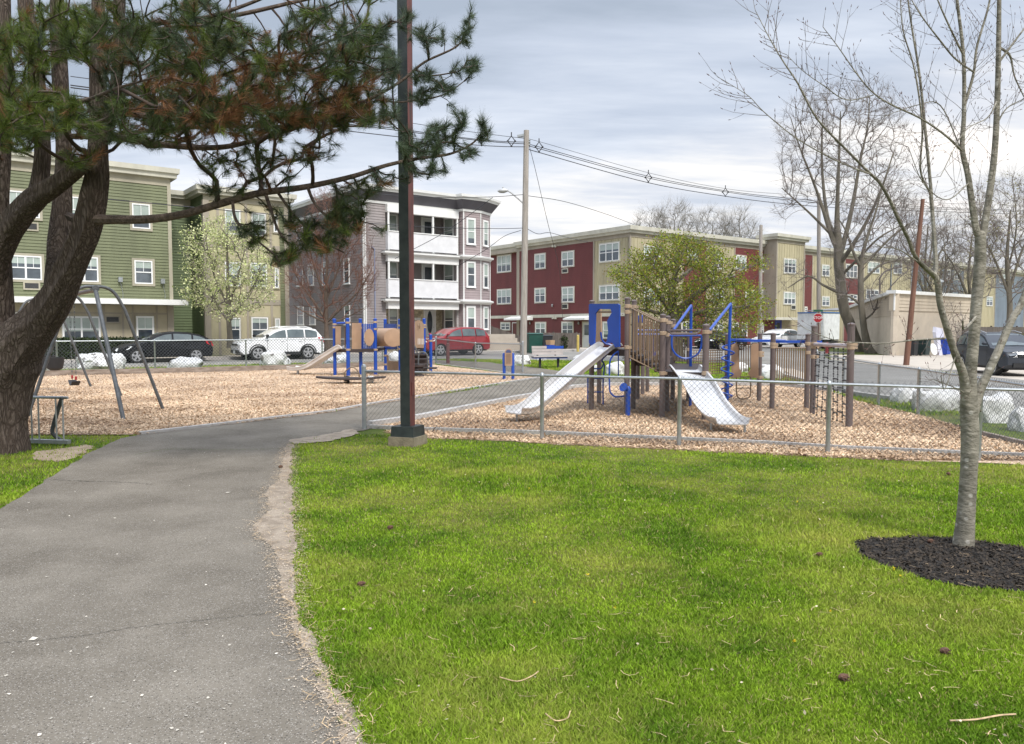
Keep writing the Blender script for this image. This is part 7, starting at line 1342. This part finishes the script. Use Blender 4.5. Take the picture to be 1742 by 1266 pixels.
for i in range(60, nn):
    if RNG.random() < .8:
        p = NP[i]; d = p-NP[yt.par[i]]; d /= np.linalg.norm(d)+1e-9; ax = np.cross(d, RNG.normal(size=3)); ax /= np.linalg.norm(ax)+1e-9; d = ax*.75+d*.75; d[2] += .1; d /= np.linalg.norm(d)
        L_ = RNG.uniform(.05, .34)*(1 if p[2] > 2.2 else .5); twig(p.copy(), d, L_, .0019, 1 if L_ > .14 else 0)
yt.lim.build('trunk', M_grey, yt.t, smooth=True, fix=False)
V, F = ribbons(E0, E1, (np.array(R0), np.array(R1)), 4); npmesh('twigs', V, F, M_greytw, yt.t, smooth=True)
bt_ = np.array(tipv); dd_ = np.array(tipd); V, F = ribbons(bt_-dd_*.004, bt_+dd_*.013, (np.full(len(bt_), .0027), np.full(len(bt_), .001)), 5); npmesh('buds', V, F, mat('brown red buds', (.10, .045, .035), .7), yt.t)['kind'] = 'stuff'
# --- bare trees: limbs from pixel paths, crown from targets
def bare(name, label, D, limbs, crown, n, m_t=None, m_w=None, bf=.35, seg=.6, rmin=.014, group=None, dD=2.5, grav=.08, pw=.45, rmax=.3, wob=.025, extra=None):
    t = Tree(name, label, tuple(W(limbs[0][0][0], 560, D).xy)+(0,), group)
    for i, L_ in enumerate(limbs): t.limb([W(p[0], p[1], D+(p[3] if len(p) > 3 else 0)) for p in L_], [p[2]*(.82 if p[2] < 7 else .92)*D/FPX for p in L_], n=9, k=4, ridged=.06, seed=i)
    bl = [(c[0], c[1], c[2], c[3], D, dD, int(n*c[4])) for c in crown]; T, _ = blobpts(bl); n_t = len(T); t.twigs(T, bf=bf, seg=seg, wob=wob, grav=grav, skip=0); t.finish(m_t or M_fbark, m_w or M_ftw, rmin=rmin, pw=pw, rmax=rmax, k=3, name='branches')
    # fine sprays at the branch ends
    tp = np.concatenate([t.tips, RNG.integers(t.N0, len(t.A), len(t.tips))]); d = t.A[tp]-t.A[t.Par[tp]]; d /= np.linalg.norm(d, axis=1, keepdims=True)+1e-9; m_ = 3; B_ = np.repeat(t.A[tp], m_, 0); D_ = np.repeat(d, m_, 0)+RNG.normal(0, .5, (len(tp)*m_, 3)); D_[:, 2] += .35; D_ /= np.linalg.norm(D_, axis=1, keepdims=True); L_ = (seg*RNG.uniform(.5, 1.7, len(B_)))[:, None]
    V, F = ribbons(B_, B_+D_*L_, (np.full(len(B_), rmin*.62), np.full(len(B_), rmin*.3)), 3); npmesh('fine_twigs', V, F, m_w or M_ftw, t.t); return t
g_ = 'bare street trees at the right'
bare('bare_tree', 'tall bare tree with a broad fan of branches behind the net climber', 54, [[(1462, 602, 13), (1455, 580, 10), (1445, 550, 9.5), (1435, 522, 9.5), (1428, 463, 9), (1426, 420, 8.5), (1424, 380, 5.5), (1425, 330, 4), (1428, 250, 2.2), (1430, 190, 1)], [(1432, 500, 4), (1400, 485, 2.5), (1375, 470, 2), (1340, 490, 1)], [(1427, 430, 6), (1412, 395, 4.5), (1398, 350, 3.4), (1380, 300, 2.4), (1360, 250, 1.4), (1345, 200, .8)], [(1427, 440, 6), (1440, 395, 4.8), (1452, 340, 3.8), (1462, 280, 2.6), (1475, 220, 1.5), (1480, 165, .8)], [(1428, 450, 5), (1452, 415, 4, -1), (1478, 370, 3, -1.5), (1500, 320, 2.2, -2), (1520, 260, 1.2, -2)], [(1426, 415, 5), (1408, 370, 3.8, 1), (1400, 310, 3, 2), (1398, 250, 2, 2), (1400, 190, 1, 2)], [(1415, 400, 3.2), (1385, 370, 2.4), (1358, 345, 1.7), (1330, 320, .9)], [(1430, 470, 3.4), (1460, 440, 2.6, -1), (1495, 405, 1.9, -2), (1530, 385, 1, -2)]],
     [(1420, 170, 60, 35, .11), (1480, 175, 50, 40, .10), (1370, 215, 50, 50, .12), (1430, 250, 70, 55, .15), (1510, 240, 40, 60, .12), (1345, 280, 28, 45, .07), (1380, 320, 50, 40, .08), (1470, 330, 60, 50, .1), (1530, 330, 30, 50, .07), (1335, 350, 20, 30, .02), (1350, 470, 40, 30, .03), (1500, 420, 50, 30, .03)], 1350, bf=.42, seg=.5, rmin=.0085, group=g_)
bare('bare_tree', 'smaller leaning bare tree against the cream garage wall', 50, [[(1482, 604, 11), (1476, 590, 8), (1470, 560, 6.6), (1465, 515, 6.2), (1464, 470, 5.4), (1466, 440, 4.5), (1475, 405, 3), (1490, 360, 2), (1500, 320, 1)], [(1466, 520, 3), (1445, 505, 2), (1420, 500, 1)], [(1466, 460, 4), (1450, 425, 2.6), (1440, 395, 1.8), (1425, 370, .9)], [(1467, 450, 3.6), (1490, 430, 2.6), (1520, 400, 1.8), (1555, 375, 1)], [(1470, 545, 2.2), (1487, 530, 1.6), (1495, 505, .9)], [(1466, 480, 3), (1500, 450, 2), (1545, 440, 1.2), (1575, 430, .7)]],
     [(1500, 350, 60, 40, .25), (1550, 390, 50, 40, .22), (1440, 400, 40, 40, .15), (1520, 440, 60, 30, .2), (1430, 480, 30, 30, .08), (1490, 500, 25, 30, .1)], 700, bf=.4, seg=.5, rmin=.008, group=g_)
g2 = 'bare trees far behind the red and beige block'
for i, (x, yb, yt_, w_, n_, lab) in enumerate(((1105, 470, 352, 30, 140, 'leftmost small round bare tree beyond the roof of the red block'), (1147, 480, 342, 45, 330, 'largest round-headed bare tree beyond the roof of the red block'), (1212, 480, 352, 38, 240, 'middle bare tree beyond the roof, left of the short pole'), (1258, 480, 354, 34, 240, 'rightmost pale budding bare tree beyond the roof of the red block'))):
    h = yb-yt_; bare('bare_tree', lab, 112, [[(x, 580, 4), (x, yb-25, 3), (x+1, yb-h*.45, 2.2), (x, yt_+h*.25, 1)], [(x, yb-h*.3, 2), (x-w_*.5, yb-h*.6, 1.2), (x-w_*.75, yt_+h*.25, .5)], [(x, yb-h*.3, 2), (x+w_*.5, yb-h*.6, 1.2), (x+w_*.75, yt_+h*.25, .5)]],
        [(x, yt_+h*.25, w_*.75, h*.24, .45), (x-w_*.55, yt_+h*.42, w_*.45, h*.25, .27), (x+w_*.55, yt_+h*.42, w_*.45, h*.25, .28)], n_, m_t=mat('distant bark', (.24, .23, .22), .9), m_w=mat('distant twigs', (.30, .28, .26), .9), bf=.45, seg=1.2, rmin=.018, group=g2, dD=3)
g3 = 'bare trees beyond the garage at the right edge'
for i, (x, D, yt_, w_, n_, lab) in enumerate(((1575, 74, 330, 55, 520, 'bare tree rising behind the leaning red-brown pole'), (1650, 60, 350, 60, 520, 'bare tree behind the young tree stems beyond the garage'), (1715, 46, 300, 70, 800, 'budding bare tree at the right edge beyond the parked grey car'), (1600, 66, 400, 45, 300, 'low bare tree just above the garage roof'))):
    yb = 590; h = yb-yt_; t_ = bare('bare_tree', lab, D, [[(x, yb+5, 5*60/D), (x+3, yb-h*.25, 4*60/D), (x-2, yb-h*.5, 3*60/D), (x+4, yt_+h*.2, 1.2)], [(x+2, yb-h*.3, 3), (x-w_*.4, yb-h*.55, 2), (x-w_*.8, yt_+h*.3, .8)], [(x+2, yb-h*.33, 3), (x+w_*.4, yb-h*.6, 2), (x+w_*.8, yt_+h*.3, .8)], [(x, yb-h*.45, 2.2), (x+w_*.2, yb-h*.7, 1.4), (x+w_*.1, yt_, .6)]],
        [(x, yt_+h*.18, w_*.8, h*.2, .35), (x-w_*.6, yt_+h*.38, w_*.5, h*.22, .25), (x+w_*.6, yt_+h*.38, w_*.5, h*.22, .25), (x, yt_+h*.55, w_, h*.15, .15)], int(n_*.85), bf=.42, seg=.7, rmin=.009*D/60, group=g3, dD=3)
    if i >= 2:
        c = t_.A[t_.tips]; c = np.repeat(c, 3, 0)+RNG.normal(0, .12, (len(c)*3, 3)); leaves('leaf_buds', t_.t, c, .05 if i == 2 else .07, leafmat('pale spring buds', (.26, .24, .10)))['kind'] = 'stuff'
bare('bare_tree', 'upright bare tree with reddish twigs in front of the lilac side wall', 43.2, [[(557, 600, 7), (556, 575, 5.5), (555, 545, 4.6), (555, 500, 3.6), (556, 450, 2.6), (558, 390, 1.4), (560, 340, .7)], [(555, 545, 3), (535, 515, 2), (510, 480, 1.4), (495, 450, .8)], [(556, 548, 3), (580, 525, 2.1), (610, 495, 1.5), (632, 460, .8)], [(555, 515, 2.6), (540, 470, 1.8), (525, 420, 1.2), (518, 370, .6)], [(555, 510, 2.6), (573, 465, 1.8), (592, 415, 1.2), (605, 370, .6)], [(556, 550, 2.4), (525, 535, 1.5), (500, 520, .8)], [(556, 552, 2.4), (590, 540, 1.5), (618, 525, .8)]],
     [(560, 370, 40, 50, .2), (520, 420, 30, 50, .16), (600, 420, 34, 50, .17), (560, 430, 45, 40, .12), (505, 480, 22, 35, .1), (625, 470, 20, 40, .1), (560, 480, 60, 30, .08), (530, 520, 45, 20, .04), (600, 515, 35, 20, .04)], 1100, m_t=mat('brown bark', (.11, .08, .06), .9, var=.3), m_w=M_redtw, bf=.5, seg=.4, rmin=.007, dD=1.8, grav=.16, pw=.42)
# --- leafing trees
def leafy(name, label, D, limbs, crown, n, dD, lm, per, spread, size, m_t=None, m_w=None, seg=.35, rmin=.01, bf=.3, grav=.05, mi=None, group=None):
    t = Tree(name, label, tuple(W(limbs[0][0][0], 560, D).xy)+(0,), group)
    for i, L_ in enumerate(limbs): t.limb([W(p[0], p[1], D+(p[3] if len(p) > 3 else 0)) for p in L_], [p[2]*D/FPX for p in L_], n=9, k=4, ridged=.08, seed=i)
    T, _ = blobpts([(c[0], c[1], c[2], c[3], D, dD, int(n*c[4])) for c in crown]); t.twigs(T, bf=bf, seg=seg, wob=.12, grav=grav); t.finish(m_t or M_fbark, m_w or M_fbark, rmin=rmin, pw=.42, rmax=.12, k=3, name='branches')
    c = t.A[t.tips]; C_ = np.repeat(c, per, 0)+RNG.normal(0, spread, (len(c)*per, 3))*np.array([1, 1, .7]); leaves('foliage', t.t, C_, size, lm, mi=RNG.integers(0, len(lm), len(C_)) if isinstance(lm, list) else None); return t
leafy('flowering_tree', 'pale blossoming street tree in front of the green building', 40.2, [[(391, 592, 6), (391, 570, 4.6), (389, 540, 4.2), (388, 500, 3.2), (387, 450, 2.2), (386, 400, 1)], [(390, 548, 2.8), (370, 520, 2), (345, 480, 1.2), (330, 450, .7)], [(390, 546, 2.8), (412, 515, 2), (435, 480, 1.2), (448, 450, .7)], [(388, 520, 2.4), (365, 470, 1.6), (350, 410, .8)], [(389, 520, 2.4), (405, 470, 1.6), (418, 420, .8)]],
      [(385, 395, 35, 28, .12), (345, 430, 36, 40, .17), (410, 440, 50, 45, .2), (345, 490, 38, 32, .16), (415, 495, 48, 35, .18), (385, 525, 42, 16, .06), (450, 470, 20, 32, .06), (322, 400, 14, 14, .02), (352, 385, 10, 14, .02)], 620, 1.9, [leafmat('blossom', (.64, .65, .36), .2, .35), leafmat('blossom', (.64, .65, .36)), leafmat('young blossom leaves', (.48, .52, .22), .25, .35), leafmat('blossom leaves', (.24, .30, .09), .3, .3)], 17, .20, .056, m_w=M_ftw)
leafy('leafy_tree', 'wide spreading tree in yellow-green spring leaf behind the play structure', 37.5, [[(1153, 612, 12), (1152, 590, 9.5), (1150, 560, 9), (1146, 530, 8), (1143, 500, 6), (1150, 460, 4), (1165, 420, 2.2)], [(1150, 545, 6), (1120, 500, 4.2), (1090, 465, 2.6), (1065, 455, 1.2)], [(1150, 535, 7), (1180, 505, 5, -.5), (1215, 480, 3.4, -1), (1250, 470, 2, -1)], [(1147, 505, 5), (1130, 460, 3.4, 1), (1110, 425, 2, 1)], [(1155, 545, 5), (1195, 530, 3.6, -1), (1235, 525, 2.4, -1.4), (1275, 520, 1.2, -1.5)], [(1150, 480, 4), (1185, 450, 2.6, 1), (1210, 430, 1.6, 1)], [(1148, 540, 4), (1110, 530, 2.8, -1), (1080, 525, 1.4, -1)]],
      [(1150, 415, 40, 20, .09), (1110, 440, 42, 24, .11), (1190, 435, 40, 24, .10), (1075, 470, 34, 24, .08), (1150, 470, 55, 32, .14), (1230, 462, 36, 28, .11), (1110, 510, 46, 30, .12), (1190, 515, 50, 34, .12), (1250, 505, 36, 34, .12), (1290, 525, 20, 36, .05), (1240, 555, 50, 26, .08), (1150, 560, 60, 20, .05), (1285, 450, 14, 16, .02), (1052, 460, 14, 10, .015)], 860, 2.6, [leafmat('spring leaves', (.25, .29, .028), .25, .4), leafmat('green spring leaves', (.12, .17, .02), .3, .35), leafmat('spring leaves', (.25, .29, .028)), leafmat('bronze spring leaves', (.24, .17, .05), .3, .4)], 25, .21, .055)
# --- hedge and shrubs
def shrub(name, label, cat, boxes, n, size, lm, group=None, core=None):
    c0 = boxes[0][0]; t = thing(name, label, cat, (c0[0], c0[1], 0), group); C_ = []
    for c, r in boxes:
        k = int(n/len(boxes)); u = RNG.normal(size=(k, 3)); u /= np.linalg.norm(u, axis=1, keepdims=True); u = np.sign(u)*np.abs(u)**.6; rad = RNG.uniform(.75, 1.02, k)[:, None]; C_.append(np.array(c)+u*rad*np.array(r)+RNG.normal(0, .03, (k, 3)))
    C_ = np.concatenate(C_); C_ = C_[C_[:, 2] > .02]; leaves('foliage', t, C_, size, lm)
    mb = MB()
    for c, r in boxes:
        for q in range(5): mb.tube([Vector((c[0], c[1], 0)), Vector((c[0]+(q-2)*r[0]*.3, c[1]+((q*3) % 5-2)*r[1]*.2, c[2]+r[2]*.6))], [.03, .008], 4)
    mb.build('stems', M_twig, t); return t
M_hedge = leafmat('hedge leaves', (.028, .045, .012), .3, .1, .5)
P = front(43.3); x0, x1 = X2(P, 60), X2(P, 252); n_ = 9
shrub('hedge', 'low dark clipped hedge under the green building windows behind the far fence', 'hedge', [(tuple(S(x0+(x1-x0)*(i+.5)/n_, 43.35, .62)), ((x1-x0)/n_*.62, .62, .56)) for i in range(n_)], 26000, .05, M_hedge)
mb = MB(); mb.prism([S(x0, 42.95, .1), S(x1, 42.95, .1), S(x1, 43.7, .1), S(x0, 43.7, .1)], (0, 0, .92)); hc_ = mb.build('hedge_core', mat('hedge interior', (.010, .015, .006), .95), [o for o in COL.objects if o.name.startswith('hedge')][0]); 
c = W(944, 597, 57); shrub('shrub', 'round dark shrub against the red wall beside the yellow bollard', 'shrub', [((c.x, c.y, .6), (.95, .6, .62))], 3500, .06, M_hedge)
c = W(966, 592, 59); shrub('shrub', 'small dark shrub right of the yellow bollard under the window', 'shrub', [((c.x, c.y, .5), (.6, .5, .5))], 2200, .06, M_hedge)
c = W(1722, 590, 40); shrub('shrub', 'brown-green bush behind the hood of the parked grey car', 'shrub', [((c.x, c.y, .6), (1.6, 1, .75)), ((c.x+2.2, c.y+.6, .6), (1.5, 1, .7))], 7000, .07, leafmat('dull bush leaves', (.10, .10, .03), .4, .2))
c = W(1632, 600, 44); t_ = Tree('bare_shrub', 'tangled bare brown shrub at the corner of the cream garage', (c.x, c.y, 0), cat='shrub')
t_.limb([Vector((c.x, c.y, 0)), Vector((c.x+.1, c.y, .5)), Vector((c.x, c.y, 1.0))], [.06, .05, .03], n=6, k=3); T, _ = blobpts([(1622, 540, 22, 36, 44, .8, 110), (1638, 560, 24, 30, 44, .8, 80)]); t_.twigs(T, bf=.2, seg=.3, wob=.15); t_.finish(M_ftw, M_ftw, rmin=.006, pw=.38, k=3)
# --- small things on the ground: cones, dandelions, twigs, leaves
M_cone = mat('pine cone', (.10, .05, .03), .9, var=.4, scale=30); rr = random.Random(5)
def cone(px, py, lab):
    c = G(px, py); mb = MB(); mb.lathe(c+Vector((-.03, 0, .025)), [(.005, 0), (.013, .008), (.016, .018), (.014, .034), (.009, .046), (.003, .052)], 9, axis=(.9, .3, .1))
    for k in range(16): a = k*2.4; h = .008+.0028*k; r_ = .0155-.0005*k; p = c+Vector((-.03+h*.9, math.cos(a)*r_, .025+math.sin(a)*r_)); mb.box(p, (.008, .009, .003), a)
    tag(mb.build('pine_cone', M_cone, fix=False), lab, 'pine cone', 'fallen pine cones')
for px, py, lab in ((478, 798, 'pine cone on the right edge of the path nearest the worn corner'), (665, 903, 'pine cone in the lawn below the lamp post'), (616, 1001, 'pine cone in the lawn near the middle of the path edge'), (1438, 1163, 'pine cone low in the lawn left of the mulch bed'), (1610, 1117, 'pine cone in the lawn below the mulch bed'), (1585, 927, 'pine cone lying on the dark mulch'), (1396, 950, 'pine cone in the grass left of the mulch bed'), (1615, 810, 'pine cone in the grass behind the young tree'), (1370, 778, 'pine cone on the spilt chips by the fourth fence post')): cone(px, py, lab)
def clump(name, pts, m, size, z, label=None):
    P_ = np.array([[*G(x, y).xy, z] for x, y in pts]); C_ = np.repeat(P_, 9, 0)+RNG.normal(0, .008, (len(P_)*9, 3))*np.array([1, 1, .3]); o = leaves(name, None, C_, size, m, flat=.5); tag(o, kind='stuff')
X, Y = scatter_pts(34, 0, 8, 3, 10, 1.3, RNG); ok = lawn_mask(X, Y); P_ = np.stack([X[ok], Y[ok], np.full(ok.sum(), .04)], 1)
tag(leaves('dandelions', None, np.repeat(P_, 10, 0)+RNG.normal(0, .004, (len(P_)*10, 3)), .006, mat('dandelion yellow', (.75, .55, .02), .7), flat=.6), kind='stuff')
X, Y = scatter_pts(420, -1, 9, 2.8, 10.5, 1.4, RNG); ok = lawn_mask(X, Y); P_ = np.stack([X[ok], Y[ok], np.full(ok.sum(), .035)], 1)
tag(leaves('fallen_bits', None, P_, .009, mat('pale dry bits', (.50, .43, .30), .8, var=.4, scale=9, island=.4), flat=.7), kind='stuff')
def stick(pts, r, lab): mb = MB(); mb.tube(catmull([G(x, y, .03) for x, y in pts], 4), r, 5); tag(mb.build('fallen_twig', M_straw), lab, 'twig', 'fallen twigs in the lawn')
stick([(1616, 1226), (1660, 1224), (1700, 1217), (1728, 1215)], .004, 'long pale twig in the lawn at the lower right corner'); stick([(928, 1214), (945, 1226), (965, 1222), (970, 1210)], .003, 'crooked white twig near the bottom middle of the lawn'); stick([(850, 1152), (880, 1159), (905, 1150), (916, 1142)], .003, 'curved brown twig in the lower middle of the lawn')
q = G(734, 738); mb = MB(); mb.tube(catmull([q, q+Vector((.02, 0, .03)), q+Vector((.05, .01, .09)), q+Vector((.10, .01, .11))], 4), [.012]*5+[.010]*4+[.006]*4, 6); tag(mb.build('bark_piece', M_board), 'dark curl of bark sticking up beside the lamp post footing', 'bark')
